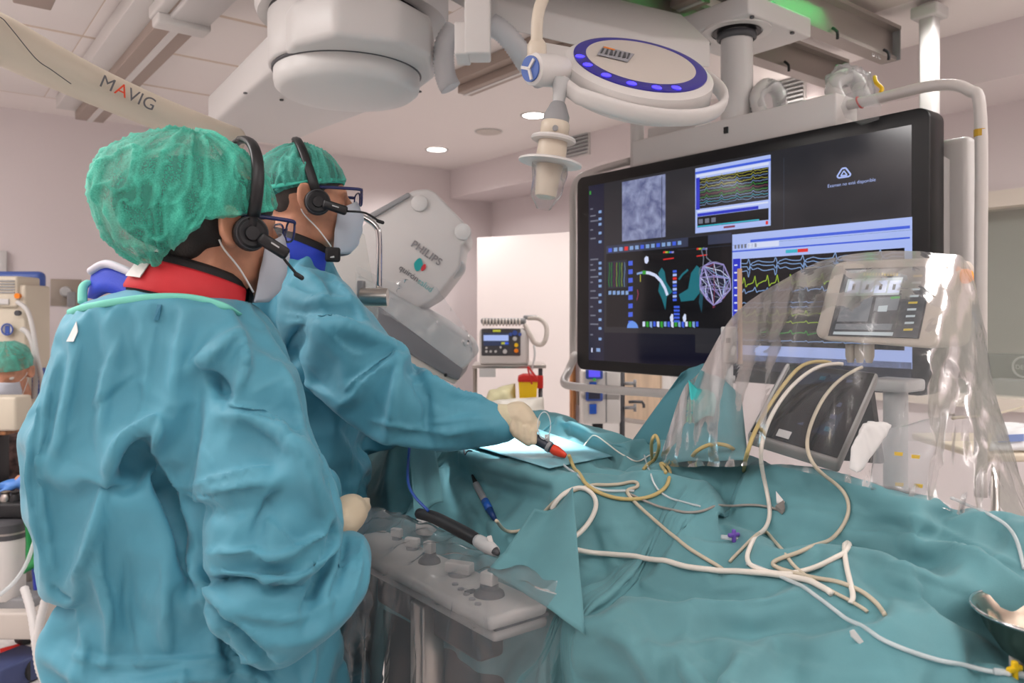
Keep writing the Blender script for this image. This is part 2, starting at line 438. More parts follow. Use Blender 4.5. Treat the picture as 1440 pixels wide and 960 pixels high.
# ---------------- door leaf
dl, dr = C(671, 334, 6.30), C(801, 334, 5.88)
door = struct(thing('door_1', None, None, ((dl.x + dr.x) / 2, (dl.y + dr.y) / 2, 0)))
dv = (dr - dl); dv.z = 0; dn = Vector((-dv.y, dv.x, 0)).normalized() * .045
Hd = 2.085
MB().prism([Vector((dl.x, dl.y, 0.01)), Vector((dr.x, dr.y, .01)), Vector((dr.x, dr.y, Hd)), Vector((dl.x, dl.y, Hd))], dn).build('door_leaf', mat('door_laminate', (232, 222, 219), .45), door)
e = dv.normalized() * .03
MB().prism([Vector((dr.x, dr.y, 0.01)), Vector((dr.x, dr.y, .01)) + e, Vector((dr.x, dr.y, Hd)) + e, Vector((dr.x, dr.y, Hd))], dn).build('door_edge', M_wood, door)
hp = C(812, 560, 5.9)
MB().tube([hp + Vector((0, 0, -.05)), hp + Vector((0, 0, .05))], .012, 8, 1).build('door_handle', M_steel, door)
# pale cabinet fronts on the right wall next to the door
cb = thing('wall_cabinet', 'tall beige cabinet against the wall behind the big display', 'cabinet', (4.0, 3.9, 0))
a, b = PU(815, 500, 4.0), PU(946, 500, 4.0)
ym, yw = (a.y + b.y) / 2, a.y - b.y
MB().box((4.13, ym, 1.0), (.27, yw, 2.0), bev=.006).build('cabinet_body', M_white2, cb, auto=40)
pa, pb = PU(873, 500, 3.99), PU(930, 560, 3.99)
MB().box((3.985, (pa.y + pb.y) / 2, 1.02), (.02, pa.y - pb.y, .55)).build('cabinet_door', mat('beech_panel', (196, 172, 148), .55, var=.08, vscale=20, stretch=(1, 1, .1)), cb)
MB().box((3.985, (pa.y + pb.y) / 2, .4), (.02, pa.y - pb.y, .62)).build('cabinet_drawer', M_offw, cb)
# ---------------- downlights
def downlight(px, py, r, label):
    c = PZ(px, py, CEIL - .004)
    t = thing('downlight', label, 'ceiling light', c, 'recessed downlights')
    MB().lathe([(r * .93, -.004), (r * 1.12, -.008), (r * 1.16, 0), (r * .93, 0)], c, (0, 0, 1), 32, False).build('trim_ring', M_white, t, True)
    MB().lathe([(r * .93, -.003), (.001, -.003)], c, (0, 0, 1), 32, False).build('diffuser', M_lamp, t)
    l = bpy.data.lights.new('downlight_lamp', 'SPOT'); l.energy = 90; l.spot_size = 2.6; l.spot_blend = .8; l.shadow_soft_size = .07; l.color = (1, .965, .945)
    lo = bpy.data.objects.new('downlight_lamp', l); lo.parent = t; lo.location = (0, 0, -.02); COL.objects.link(lo)
downlight(614, 210, .078, 'lit round downlight nearest the wall corner')
downlight(751, 162, .078, 'lit round downlight just left of the light handle')
downlight(968, 88, .072, 'lit round downlight partly hidden by the surgical lamp rim')
c = PZ(687, 185, CEIL - .003)
t = thing('ceiling_speaker', 'flat round white ceiling disc between the two lit downlights', 'speaker', c)
MB().lathe([(.088, 0), (.088, -.006), (.08, -.009), (.001, -.009)], c, (0, 0, 1), 32).build('grille', M_offw, t, auto=30)
MB().lathe([(.089, 0), (.096, -.004), (.1, 0)], c, (0, 0, 1), 32, False).build('rim', M_white, t, True)
# ---------------- air vents on the bulkhead
def vent(x0, y0, x1, y1, n, label):
    a, b = PU(x0, y0, XS - .004), PU(x1, y1, XS - .004); z0, z1 = min(a.z, b.z), max(a.z, b.z); ya, yb = min(a.y, b.y), max(a.y, b.y)
    t = thing('air_vent', label, 'vent', (XS, (ya + yb) / 2, z0), 'bulkhead air vents')
    MB().box((XS - .001, (ya + yb) / 2, (z0 + z1) / 2), (.004, yb - ya, z1 - z0)).build('backing', M_black, t)
    fr = MB()
    for (p, q, r, s) in ((ya - .012, yb + .012, z1, z1 + .012), (ya - .012, yb + .012, z0 - .012, z0), (ya - .012, ya, z0, z1), (yb, yb + .012, z0, z1)):
        fr.box((XS - .006, (p + q) / 2, (r + s) / 2), (.012, q - p, s - r))
    fr.build('vent_frame', M_white, t)
    for k in range(n):
        z = z0 + (k + .5) * (z1 - z0) / n
        MB().box((XS - .01, (ya + yb) / 2, z), (.022, yb - ya, .007), Matrix.Rotation(.5, 3, 'Y')).build('slat', M_lgrey, t)
vent(796, 193, 828, 215, 6, 'slatted air vent on the bulkhead right of the light handle')
vent(1092, 117, 1131, 148, 7, 'slatted air vent on the bulkhead behind the display boom')
a = PU(1119, 152, XS - .03)  # glowing strip added to imitate light reflected off the bulkhead
tag(MB().box((XS - .03, a.y, a.z - .02), (.05, .2, .03), bev=.008).build('reflection_strip', M_lamp, auto=40), 'short glowing strip for reflected light below the air vent behind the boom', 'light')
# ---------------- switch plate on back wall
a, b = PV(71, 392, Y1 - .012), PV(115, 430, Y1 - .012)
t = thing('wall_outlet', 'brushed steel wall plate with a round socket behind the shoulder', 'outlet', ((a.x + b.x) / 2, Y1 - .01, b.z))
MB().box(((a.x + b.x) / 2, Y1 - .006, (a.z + b.z) / 2), (b.x - a.x, .012, a.z - b.z), bev=.003).build('plate', mat('plate_metal', (168, 156, 144), .45, .6), t, auto=40)
c = PV(92, 410, Y1 - .02)
MB().lathe([(.034, 0), (.034, .02), (.026, .035), (.001, .035)], c, (0, -1, 0), 20).build('socket', M_lgrey, t, auto=40)
MB().box(c + Vector((.03, -.03, -.05)), (.05, .04, .1), bev=.01).build('plug', M_mgrey, t, auto=40)
# left white strip by the outlet
a = PV(4, 372, Y1 - .01)
tag(MB().box((a.x, Y1 - .02, 1.55), (.04, .04, .62), bev=.006).build('cable_duct', M_white, auto=40), 'short white cable duct running down the back wall', 'cable duct')
# ---------------- ceiling rails for the c-arm (run away from the camera)
def rail(u, v0, v1, w, ztop, h, label, name='ceiling_rail', m=M_white2, flange=True):
    t = thing(name, label, 'rail', (u, (v0 + v1) / 2, ztop - h))
    ym, L = (v0 + v1) / 2, v1 - v0
    MB().box((u, ym, ztop - h * .3), (w, L, h * .6), bev=.004).build('rail_body', m, t, auto=40)
    if flange:
        MB().box((u + w * .2, ym, ztop - h * .8), (w * .6, L, h * .4), bev=.004).build('rail_channel', M_beam, t, auto=40)  # brown colour stands for the shaded side of the white rail
        MB().box((u + w * .2, ym, ztop - h * 1.02), (w * .12, L, h * .05)).build('rail_slot', M_white2, t)
    return t
rail(.82, 1.6, 5.25, .25, CEIL - .012, .12, 'white ceiling rail with its shadowed side coloured brown, crossing behind the lettered arm')
rail(2.36, 1.9, 3.5, .15, CEIL - .002, .1, 'short dark ceiling rail ending above the corrugated hose', m=M_beam)
a = PZ(45, 10, 2.66)
tag(MB().box(a + Vector((0, -.1, .04)), (.13, .2, .08), bev=.006).build('rail_end_stop', M_beam, auto=40), 'small brown rail end at the top left corner', 'rail')
# white cable channel in front of the rail
p = PZ(262, 38, 2.6)
t = thing('cable_channel', 'white rectangular channel on the ceiling beside the rail', 'channel', (p.x, p.y, 2.58))
MB().box((p.x, p.y - .75, 2.66), (.15, 1.5, .12), bev=.01).build('channel_body', M_white, t, auto=40)
MB().box((p.x - .105, p.y - .7, 2.64), (.05, 1.5, .05), bev=.01).build('channel_lip', M_white2, t, auto=40)
MB().box((p.x - .02, p.y - .01, 2.6), (.2, .1, .04), bev=.01).build('channel_foot', M_white2, t, auto=40)
# ================================================================== big display on its boom
UM = 2.26
vL, vR = PU(811, 400, UM).y, PU(1308, 300, UM).y
zT, zB = 2.04, 1.226
disp = thing('wall_display', 'large black display showing cardiac maps and traces', 'display', (UM + .05, (vL + vR) / 2, zB))
ym, wid, zm = (vL + vR) / 2, vL - vR, (zT + zB) / 2
M_bez = mat('bezel', (17, 19, 22), .32)
bm = bmesh.new(); bmesh.ops.create_cube(bm, size=1)
for v in bm.verts: v.co = Vector((v.co.x * .09, v.co.y * wid, v.co.z * (zT - zB)))
bmesh.ops.bevel(bm, geom=[e for e in bm.edges if abs((e.verts[0].co - e.verts[1].co).x) > .05], offset=.035, segments=6, profile=.5, affect='EDGES')
bmesh.ops.bevel(bm, geom=[e for e in bm.edges if abs((e.verts[0].co - e.verts[1].co).x) < .001 and e.calc_face_angle(0) > .5], offset=.006, segments=2, profile=.5, affect='EDGES')
bm.verts.index_update()
MB().bm(bm, (UM + .045, ym, zm)).build('bezel', M_bez, disp, auto=40)
MB().box((UM + .12, ym, zm), (.06, wid - .08, zT - zB - .08), bev=.02).build('back_shell', mat('shell_grey', (96, 88, 84), .5), disp, auto=40)
# active screen
sL, sR = PU(828, 400, UM).y, PU(1282, 300, UM).y
sT = (PU(826, 261, UM).z + PU(1282, 177, UM).z) / 2; sB = PU(830, 506, UM).z
def em(name, c, e=1.0, rough=.12, noise=None):
    m = mat(name, (8, 8, 9), rough, emit=e, ecol=c)
    return m
EM = {k: em('glow_' + k, c, e) for k, (c, e) in dict(bg=((46, 46, 52), .8), bg2=((26, 30, 58), .8), navy=((10, 13, 36), .8), black=((14, 14, 20), .8), panel=((38, 42, 60), .8),
      tool=((60, 66, 92), .8), lblue=((176, 194, 250), 1), blue=((66, 98, 226), 1), dblue=((36, 50, 200), 1), white=((220, 228, 255), 1), grey=((120, 124, 140), .9),
      lime=((170, 205, 60), .9), green=((60, 170, 60), .9), yellow=((200, 200, 70), .9), cyan=((60, 190, 215), .9), red=((226, 50, 46), 1), teal=((32, 118, 132), .9), teal2=((30, 80, 96), .9),
      trace=((140, 175, 226), .9), violet=((170, 160, 225), .8), wine=((150, 60, 90), .8), skin=((110, 160, 250), .9), line=((66, 70, 84), .8)).items()}
ekeys = list(EM.keys()); emats = [EM[k] for k in ekeys]
class Scr:
    def __init__(s, u): s.mb = MB(); s.u = u; s.k = 0
    def col(s, c): s.mb.cur = ekeys.index(c)
    def pt(s, p, lay): q = PU(p[0], p[1], s.u); return Vector((s.u - .0004 - .0004 * lay, q.y, q.z))
    def rect(s, c, x0, y0, x1, y1, lay=1):        # corners as seen: top-left and bottom-right
        s.col(c); a, b = s.pt((x0, y0), lay), s.pt((x1, y1), lay)
        s.mb.quad(a, Vector((a.x, b.y, a.z)), b, Vector((a.x, a.y, b.z)))
    def vz(s, c, ya, yb, za, zb, lay=1):
        s.col(c); x = s.u - .0004 - .0004 * lay
        s.mb.quad(Vector((x, ya, za)), Vector((x, yb, za)), Vector((x, yb, zb)), Vector((x, ya, zb)))
    def poly(s, c, pts, lay=1):
        s.col(c); s.mb.add([s.pt(p, lay) for p in pts], [tuple(range(len(pts)))])
    def line(s, c, pts, wd=.0016, lay=2, raw=False):
        s.col(c); P = [Vector(p) if raw else s.pt(p, lay) for p in pts]
        for a, b in zip(P[:-1], P[1:]):
            t = (b - a); n = Vector((0, -t.z, t.y)); n = n.normalized() * wd / 2 if n.length > 0 else Vector((0, 0, wd / 2))
            s.mb.quad(a - n, b - n, b + n, a + n)
s = Scr(UM)
s.vz('bg', sL, sR, sT, sB, 0)
MBs = s.mb.build('screen', emats, disp); scr_part = MBs
def H(y): return sL + (sR - sL) * y          # horizontal fraction -> room y
def Vz(t): return sT + (sB - sT) * t         # vertical fraction -> height
def win_part(fn, name):
    q = Scr(UM); fn(q); return q.mb.build(name, emats, scr_part)
def w_left(q):                                # left status column
    q.vz('bg2', H(0), H(.068), Vz(.0), Vz(1), 1)
    q.vz('navy', H(.068), H(.42), Vz(.84), Vz(1), 1)
    q.vz('navy', H(.42), H(1), Vz(.93), Vz(1), 1)
    for k, t in enumerate((.13, .17, .2, .25, .3, .42, .45, .48, .52, .55, .6, .64, .69, .74, .79, .85)):
        q.vz('grey', H(.008), H(.02 + .012 * (k % 3)), Vz(t), Vz(t + .008), 2)
        q.vz('trace', H(.045), H(.058), Vz(t + .02), Vz(t + .035), 2)
    q.vz('white', H(.012), H(.018), Vz(.93), Vz(.955), 2); q.vz('trace', H(.035), H(.052), Vz(.93), Vz(.95), 2)
    q.vz('green', H(.004), H(.011), Vz(.03), Vz(.05), 2)
win_part(w_left, 'status_column')
def w_xray(q):
    pass
xm = bpy.data.materials.new('fluoro_image'); xm.use_nodes = True
nt = xm.node_tree; b = nt.nodes['Principled BSDF']; b.inputs['Base Color'].default_value = (.01, .01, .012, 1); b.inputs['Roughness'].default_value = .12
tc = nt.nodes.new('ShaderNodeTexCoord'); n1 = nt.nodes.new('ShaderNodeTexNoise'); n1.inputs['Scale'].default_value = 26; n1.inputs['Detail'].default_value = 6; n1.inputs['Distortion'].default_value = .6
r1 = nt.nodes.new('ShaderNodeValToRGB'); r1.color_ramp.elements[0].color = rgb(92, 100, 150); r1.color_ramp.elements[0].position = .3; r1.color_ramp.elements[1].color = rgb(176, 186, 226); r1.color_ramp.elements[1].position = .72
nt.links.new(tc.outputs['Object'], n1.inputs['Vector']); nt.links.new(n1.outputs['Fac'], r1.inputs[0]); nt.links.new(r1.outputs[0], b.inputs['Emission Color']); b.inputs['Emission Strength'].default_value = .75
a, c = PU(875, 256, UM), PU(936, 333, UM)
MB().quad(*(Vector((UM - .0008, y, z)) for y, z in ((a.y, a.z), (c.y, a.z), (c.y, c.z), (a.y, c.z)))).build('fluoroscopy_image', xm, scr_part)
def w_ecg_small(q):
    a, c = PU(978, 237, UM), PU(1084, 317, UM); Y = lambda f: a.y + (c.y - a.y) * f; Z = lambda f: a.z + (c.z - a.z) * f
    q.vz('lblue', Y(0), Y(1), Z(0), Z(1), 1)
    q.vz('blue', Y(0), Y(1), Z(.055), Z(.09), 2); q.vz('white', Y(.02), Y(.98), Z(.1), Z(.14), 2)
    q.vz('black', Y(.03), Y(.975), Z(.17), Z(.63), 2); q.vz('dblue', Y(.012), Y(.065), Z(.15), Z(.64), 3)
    cols = ['yellow', 'yellow', 'trace', 'yellow', 'trace', 'green', 'wine', 'green', 'trace', 'cyan', 'trace']
    for k, cc in enumerate(cols):
        z = Z(.19 + k * .039); pts = []
        rr = random.Random(k)
        for j in range(40):
            f = .07 + .9 * j / 39; pts.append((q.u - .002, Y(f), z + (rr.random() - .5) * .004 + (.008 if j % 9 == 4 else 0)))
        q.line(cc, pts, .0014, raw=True)
    q.vz('white', Y(.03), Y(.97), Z(.655), Z(.68), 2); q.vz('dblue', Y(.03), Y(.85), Z(.7), Z(.745), 2)
    q.vz('black', Y(.03), Y(.975), Z(.75), Z(.915), 2); q.vz('cyan', Y(.03), Y(.86), Z(.89), Z(.91), 3)
    for k in range(3): q.vz('grey', Y(.05 + .09 * k), Y(.11 + .09 * k), Z(.79), Z(.86), 3)
    q.vz('red', Y(.94), Y(.97), Z(.93), Z(.98), 3); q.vz('wine', Y(.4), Y(.55), Z(.94), Z(.97), 3)
win_part(w_ecg_small, 'trace_window')
def w_topright(q):
    q.rect('line', 1102, 222, 1103, 322, 1)
    q.vz('line', H(.36), H(1), Vz(.41), Vz(.413), 1)
    q.vz('line', H(.3), H(.303), Vz(.02), Vz(.4), 1)
    c = q.pt((1187, 243), 2)
    pts = [c + Vector((0, y, z)) for y, z in ((-.022, -.008), (-.014, .003), (-.006, .014), (.006, .014), (.014, .003), (.022, -.008), (.017, -.013), (-.017, -.013), (-.022, -.008))]
    q.line('lblue', pts, .005, raw=True)
    q.line('lblue', [c + Vector((0, y, z)) for y, z in ((-.01, -.008), (0, .006), (.01, -.008), (-.01, -.008))], .004, raw=True)
win_part(w_topright, 'empty_source_window')
tp = PU(1164, 264, UM); tq = PU(1212, 256, UM)
text('Examen no está disponible', .0142, (UM - .0016, tp.y, tp.z), (0, -1, 0), (0, 0, 1), EM['lblue'], 'screen_caption', scr_part, ext=0)
def w_map(q):
    q.rect('black', 853, 346, 1029, 462, 1)
    q.poly('tool', [(853, 346), (1029, 327), (1029, 341), (853, 357)], 2)
    q.poly('black', [(968, 334), (996, 331), (996, 346), (968, 349)], 3)
    for k in range(14):
        x = 856 + k * 7.5; y = 347.5 - (x - 853) * .105
        q.poly('red' if k == 3 else ('trace' if k % 3 else 'blue'), [(x, y + 2), (x + 5, y + 1.6), (x + 5, y + 7), (x, y + 7.4)], 3)
    q.poly('panel', [(854, 368), (882, 365), (883, 404), (855, 406)], 2)
    for k in range(7):
        x = 857 + k * 3.6; q.line(['green', 'green', 'wine', 'lime', 'green', 'lime', 'trace'][k], [(x, 369), (x + .6 * (-1) ** k, 378), (x, 386), (x - .8, 394), (x, 403)], .003)
    for k in range(5): q.poly('trace', [(856 + k * 6, 409), (860 + k * 6, 408.6), (860 + k * 6, 414), (856 + k * 6, 414.4)], 2)
    for k in range(8): q.poly('blue', [(884, 367 + k * 12), (890, 366.5 + k * 12), (890, 373 + k * 12), (884, 373.5 + k * 12)], 2)
    # skull, catheter and teal chambers
    q.poly('white', [(909, 360), (912, 361), (912.5, 367), (910, 371), (907, 369), (906.5, 363)], 3)
    q.poly('teal', [(931, 376), (935, 382), (937, 396), (946, 410), (938, 417), (936, 436), (931, 420), (926, 409), (928, 396), (926, 384)], 2)
    q.poly('teal', [(980, 373), (986, 378), (985, 396), (984, 412), (976, 422), (958, 424), (955, 414), (968, 406), (972, 384)], 2)
    q.poly('teal2', [(986, 400), (990, 405), (987, 440), (983, 425)], 2)
    q.line('white', [(904, 383), (913, 383.5), (922, 387), (930, 395), (936, 406), (939, 415)], .012, 4)
    q.line('green', [(904, 383), (909, 383)], .014, 5); q.line('trace', [(896, 385), (904, 383)], .008, 4); q.line('yellow', [(901, 386), (901, 396)], .004, 4)
    q.line('teal', [(955, 393), (960, 386), (968, 379)], .008, 4); q.line('wine', [(897, 407), (898, 414), (896, 422)], .005, 4)
    for k in range(9): q.poly('red' if k == 2 else ('lblue' if k % 2 else 'blue'), [(946.5, 380 + k * 5), (952, 379.6 + k * 5), (952, 383 + k * 5), (946.5, 383.4 + k * 5)], 3)
    for x in (933, 980):
        for k, cc in enumerate(('red', 'yellow', 'green', 'blue', 'violet')): q.poly(cc, [(x + k * 3, 353.5 - (x - 933) * .1), (x + k * 3 + 3, 353 - (x - 933) * .1), (x + k * 3 + 3, 355.5 - (x - 933) * .1), (x + k * 3, 356 - (x - 933) * .1)], 3)
        q.poly('red', [(x, 364 - (x - 933) * .1), (x + 15, 362 - (x - 933) * .1), (x + 15, 363.6 - (x - 933) * .1), (x, 365.6 - (x - 933) * .1)], 3)
    # wire heart
    rr = random.Random(3)
    q.poly('bg2', [(990, 374), (1004, 369), (1018, 372), (1027, 392), (1028, 406), (1016, 420), (1004, 429), (994, 420), (985, 404), (985, 390)], 2)
    outline = [(990, 374), (1004, 369), (1018, 372), (1027, 392), (1028, 406), (1016, 420), (1004, 429), (994, 420), (985, 404), (985, 390)]
    for k in range(46):
        a, b = rr.choice(outline), rr.choice(outline); m = ((a[0] + b[0]) / 2 + rr.uniform(-6, 6), (a[1] + b[1]) / 2 + rr.uniform(-6, 6))
        q.line(rr.choice(['violet', 'violet', 'white', 'wine', 'violet', 'trace', 'grey']), [a, ((a[0] + m[0]) / 2 + rr.uniform(-3, 3), (a[1] + m[1]) / 2), m, b], .0025, 3 + rr.random())
    q.line('violet', outline + outline[:1], .005, 4)
    q.line('grey', [(989, 374), (990, 362), (987, 352), (990, 348), (994, 352), (994, 362), (1002, 369)], .004, 4)
    # bottom bar
    q.poly('skin', [(882, 461), (883, 456), (886, 452), (890, 451), (894, 453), (897, 457), (898, 461)], 3)
    for k in range(16): q.poly(['white', 'green', 'trace', 'blue'][k % 4], [(904 + k * 5, 452), (907.5 + k * 5, 452), (907.5 + k * 5, 459 + (k % 3)), (904 + k * 5, 459)], 3)
    for x in (945, 963):
        q.poly('white', [(x, 441), (x + 2, 442), (x + 2.5, 449), (x + 1, 453), (x - 1.5, 452), (x - 2.5, 446)], 4)
    for k in range(5): q.poly('blue', [(948, 430 + k * 5), (956, 430 + k * 5), (956, 433 + k * 5), (948, 433 + k * 5)], 3)
win_part(w_map, 'cardiac_map_window')
def w_ecg(q):
    a, c = PU(1030, 328, UM), PU(1283, 307, UM); zt = (a.z + c.z) / 2; Y = lambda f: a.y + (c.y - a.y) * f
    zb = zB + .075; Z = lambda f: zt + (zb - zt) * f
    q.vz('lblue', Y(0), Y(1), Z(0), Z(1), 1)
    q.vz('blue', Y(.12), Y(.99), Z(.055), Z(.075), 2); q.vz('white', Y(.1), Y(.3), Z(.08), Z(.12), 2); q.vz('blue', Y(0), Y(.99), Z(.13), Z(.142), 2)
    for k in range(7): q.vz('grey', Y(.015 + .022 * k), Y(.028 + .022 * k), Z(.085), Z(.115), 2)
    q.vz('cyan', Y(.34), Y(.41), Z(.155), Z(.18), 2); q.vz('red', Y(.41), Y(.47), Z(.155), Z(.18), 2)
    q.vz('black', Y(.06), Y(.965), Z(.2), Z(.88), 2); q.vz('dblue', Y(.005), Y(.055), Z(.195), Z(.99), 3)
    def trace(f0, cc, amp, beats, wd=.0028, dip=False, wob=.2, fend=.96):
        pts = []; rr = random.Random(int(f0 * 1000))
        for j in range(150):
            f = .06 + (fend - .06) * j / 149; y = 0
            for bb in beats:
                e = (f - bb) / .006
                y += amp * (math.exp(-e * e) - .5 * math.exp(-((f - bb - .012) / .006) ** 2)) * (-1 if dip else 1)
                y += amp * .25 * math.exp(-((f - bb - .06) / .02) ** 2)
            y += amp * wob * math.sin(f * 40 + f0 * 30) * .5
            pts.append((q.u - .0018, Y(f), Z(f0) + y))
        q.line(cc, pts, wd, raw=True)
    bt = [.11, .28, .44, .62, .85]; b2 = [.08, .15, .23, .29, .37, .46, .55, .66, .76, .86]
    for f0, cc, amp, bb, dp in ((.235, 'trace', .016, bt, 0), (.26, 'trace', .014, bt, 1), (.295, 'trace', .026, bt, 1), (.40, 'lime', .024, b2, 0), (.46, 'trace', .012, b2, 0),
                                (.55, 'trace', .003, b2, 0), (.585, 'trace', .003, b2, 0), (.64, 'lime', .014, b2, 0), (.70, 'lime', .006, b2, 0), (.78, 'green', .01, b2, 0), (.84, 'trace', .004, b2, 0)):
        trace(f0, cc, amp, bb, dip=dp)
    for k in range(11): q.vz('white', Y(.015), Y(.035), Z(.24 + .06 * k), Z(.252 + .06 * k), 4)
win_part(w_ecg, 'large_trace_window')
# frame tube round the display
UF = UM + .10
M_tube = mat('frame_tube', (200, 194, 190), .35)
tz = PU(1330, 117, UF).z; rt = .0145
ry = PU(1379, 300, UF).y; ly = PU(806, 300, UF).y
fp = [(UF, ry, .95), (UF, ry, 1.5), (UF, ry, tz - .12), (UF, ry + .03, tz - .035), (UF, ry + .12, tz), (UF, ry + .3, tz), (UF, ry + .62, tz + .0)]
MB().tube(fp, .0165, 12, 6).build('handle_tube', M_tube, disp, True)
MB().tube([(UF, ry, tz - .17), (UF, ry, tz - .15)], .0172, 12, 1).build('warning_sticker', mat('amber_sticker', (190, 150, 40), .5), disp)
lt = zT + .02
fpl = [(UF, ly - .35, lt + .03), (UF, ly - .15, lt + .02), (UF, ly - .04, lt), (UF, ly, lt - .06), (UF, ly, lt - .2), (UF, ly, 1.45), (UF, ly, 1.28)]
cl = C(800, 522, 3.3); c2 = C(793, 537, 3.22); c3 = C(806, 543, 3.15); c4 = C(860, 548, 3.0); c5 = C(935, 553, 2.8); c6 = C(1040, 560, 2.45)
fpl += [C(806, 470, 3.36), C(808, 500, 3.36), C(800, 520, 3.32), c2, c3, c4, c5, c6]
MB().tube(fpl[:7] + fpl[8:], .0165, 12, 6).build('handle_tube', M_tube, disp, True)
MB().box((UM + .17, ry + .09, 1.62), (.06, .09, .7), bev=.02).build('rear_bracket', M_white, disp, auto=40)
MB().prism([(UM + .12, vR + .02, 1.92), (UM + .2, vR - .03, 1.86), (UM + .2, vR - .03, 1.5), (UM + .12, vR + .02, 1.4)], (0, .03, 0)).build('side_plate', M_white, disp)
# cross beam on top of the display
ca_, cb_ = PU(898, 200, UM + .06).y, PU(1184, 150, UM + .06).y
MB().box((UM + .09, (ca_ + cb_) / 2, 2.095), (.13, ca_ - cb_, .105), bev=.006).build('cross_beam', M_white2, disp, auto=40)
q = PU(1021, 183, UM + .023); MB().box((UM + .022, q.y, q.z), (.006, .016, .022)).build('beam_slot', M_black, disp)
q = PU(945, 170, UM + .12); MB().box((UM + .16, q.y, 2.175), (.1, .24, .07), bev=.006).build('junction_box', M_white2, disp, auto=40)
q0 = PU(948, 182, UM + .1); MB().box((UM + .105, q0.y, 2.15), (.01, .15, .012)).build('box_slot', M_black, disp)
cu, cv = UM + .09, PU(1036, 100, UM + .09).y
MB().lathe([(.056, 2.14), (.056, 2.5)], (cu, cv, 0), segs=32).build('boom_column', M_white, disp, auto=40)
MB().lathe([(.06, 2.435), (.068, 2.44), (.068, 2.46), (.056, 2.462)], (cu, cv, 0), segs=32, cap=False).build('column_collar', M_dgrey, disp, True)
def cable_tie(px, py): pass
q = PU(1209, 138, UF)
MB().tube([Vector((UF + .018 * math.cos(a), q.y + .006 * math.sin(a), tz + .018 * math.sin(a))) for a in np.linspace(0, 6.28, 20)], .0025, 6, 1).build('cable_tie', M_red, disp)
# carriage and its two ceiling beams
car = thing('boom_carriage', 'white carriage box riding under the two grey beams', 'carriage', (cu, cv, 2.46))
MB().box((2.43, 1.76, 2.507), (.38, .34, .074), bev=.008).build('carriage_box', M_white, car, auto=40)
MB().lathe([(.12, 2.472), (.12, 2.465), (.09, 2.465)], (cu, cv, 0), segs=40, cap=False).build('cover_plate', M_white2, car, auto=40)
MB().lathe([(.085, 2.466), (.085, 2.4655), (.001, 2.4655)], (cu, cv, 0), segs=30, cap=False).build('dark_gap', M_black, car)
for k, (x, y) in enumerate(((.16, -.12), (-.08, -.12), (.02, .14))):
    MB().lathe([(.008, 0), (.008, -.006), (.001, -.006)], (cu + x, cv + y, 2.468), segs=10).build('screw', M_dgrey, car)
def beam(v, u0, u1, z0, z1, label, extra=None):
    t = thing('ceiling_beam', label, 'beam', ((u0 + u1) / 2, v, z0), 'display boom beams')
    um, L = (u0 + u1) / 2, u1 - u0
    MB().box((um, v, (z0 + z1) / 2), (L, .016, z1 - z0)).build('web', M_alu, t)
    MB().box((um, v, z1 - .008), (L, .09, .016)).build('top_flange', M_alu, t)
    MB().box((um, v + .01, z0 + .008), (L, .07, .016)).build('bottom_flange', M_alu, t)
    MB().box((u1 + .002, v, (z0 + z1) / 2), (.006, .08, z1 - z0)).build('end_cap', M_mgrey, t)
    for k in range(6):
        x = u1 - .12 - k * .4
        MB().tube([(x, v - .03, z0 + .02), (x, v - .05, z0), (x + .01, v - .045, z0 - .025)], .006, 6, 2).build('cable_hook', M_blacks, t)
    return t
b1 = beam(1.665, .9, 3.36, 2.548, 2.69, 'grey steel ceiling beam with green glow in front of the carriage')
q = PV(1231, 74, 1.655)
text('BTE', .045, q + Vector((-.03, 0, -.02)), (1, 0, 0), (0, 0, 1), M_lgrey, 'beam_lettering', b1)
b2_ = beam(2.03, .9, 3.6, 2.56, 2.69, 'grey steel ceiling beam behind the white carriage')
# green status lamp above the beam
g = PV(1120, 2, 1.64)
gl = thing('status_lamp', 'green glowing status lamp on top of the grey beam', 'lamp', (g.x, 1.66, 2.69))
MB().box((g.x, 1.635, 2.702), (.42, .05, .02), bev=.006).build('lamp_lens', mat('green_glow', (40, 255, 120), .4, emit=6), gl, auto=40)
l = bpy.data.lights.new('green_glow', 'AREA'); l.energy = 2.2; l.spread = 1.6; l.color = (.05, 1, .25); l.size = .4; l.size_y = .03; l.shape = 'RECTANGLE'
lo = bpy.data.objects.new('green_glow', l); lo.parent = gl; lo.location = Vector((g.x + .02, 1.615, 2.692)) - Vector(gl.location); lo.rotation_euler = (math.radians(24), 0, 0); COL.objects.link(lo)
# hoses in clear bags on the beam
def hose(name, pts, r, label, m, n=26, parent=None, cat='hose'):
    P, _ = catmull([Vector(p) for p in pts], [r] * len(pts), 12)
    rs = [r * (1 if i % 2 else .88) for i in range(len(P))]
    o = MB().tube(P, rs, 14, 1).build(name, m, parent, True)
    if not parent: tag(o, label, cat)
    return o
M_hose = mat('hose_white', (206, 203, 201), .45)
def wrapped(pts, c, r, label, sd):
    o = hose('wrapped_hose', pts, .026, label, M_hose)
    mb = MB().sphere(c, r, None, 40, 26); V = np.array(mb.v); n_ = V - np.array(c); n_ /= np.linalg.norm(n_, axis=1)[:, None]
    V = V + n_ * (.03 * (ridged(V, (16, 16, 16), sd, 2) - .4) + .012 * (ridged(V, (38, 38, 38), sd + 1, 2) - .4))[:, None]; mb.v = [tuple(v) for v in V]
    mb.build('plastic_wrap', M_bag, o, True)
wrapped([C(1070, 160, 2.72), C(1064, 136, 2.74), C(1078, 120, 2.78), C(1094, 130, 2.8), C(1098, 154, 2.8)], C(1080, 142, 2.75), (.055, .055, .06), 'white bagged hose rising beside the boom column', 3)
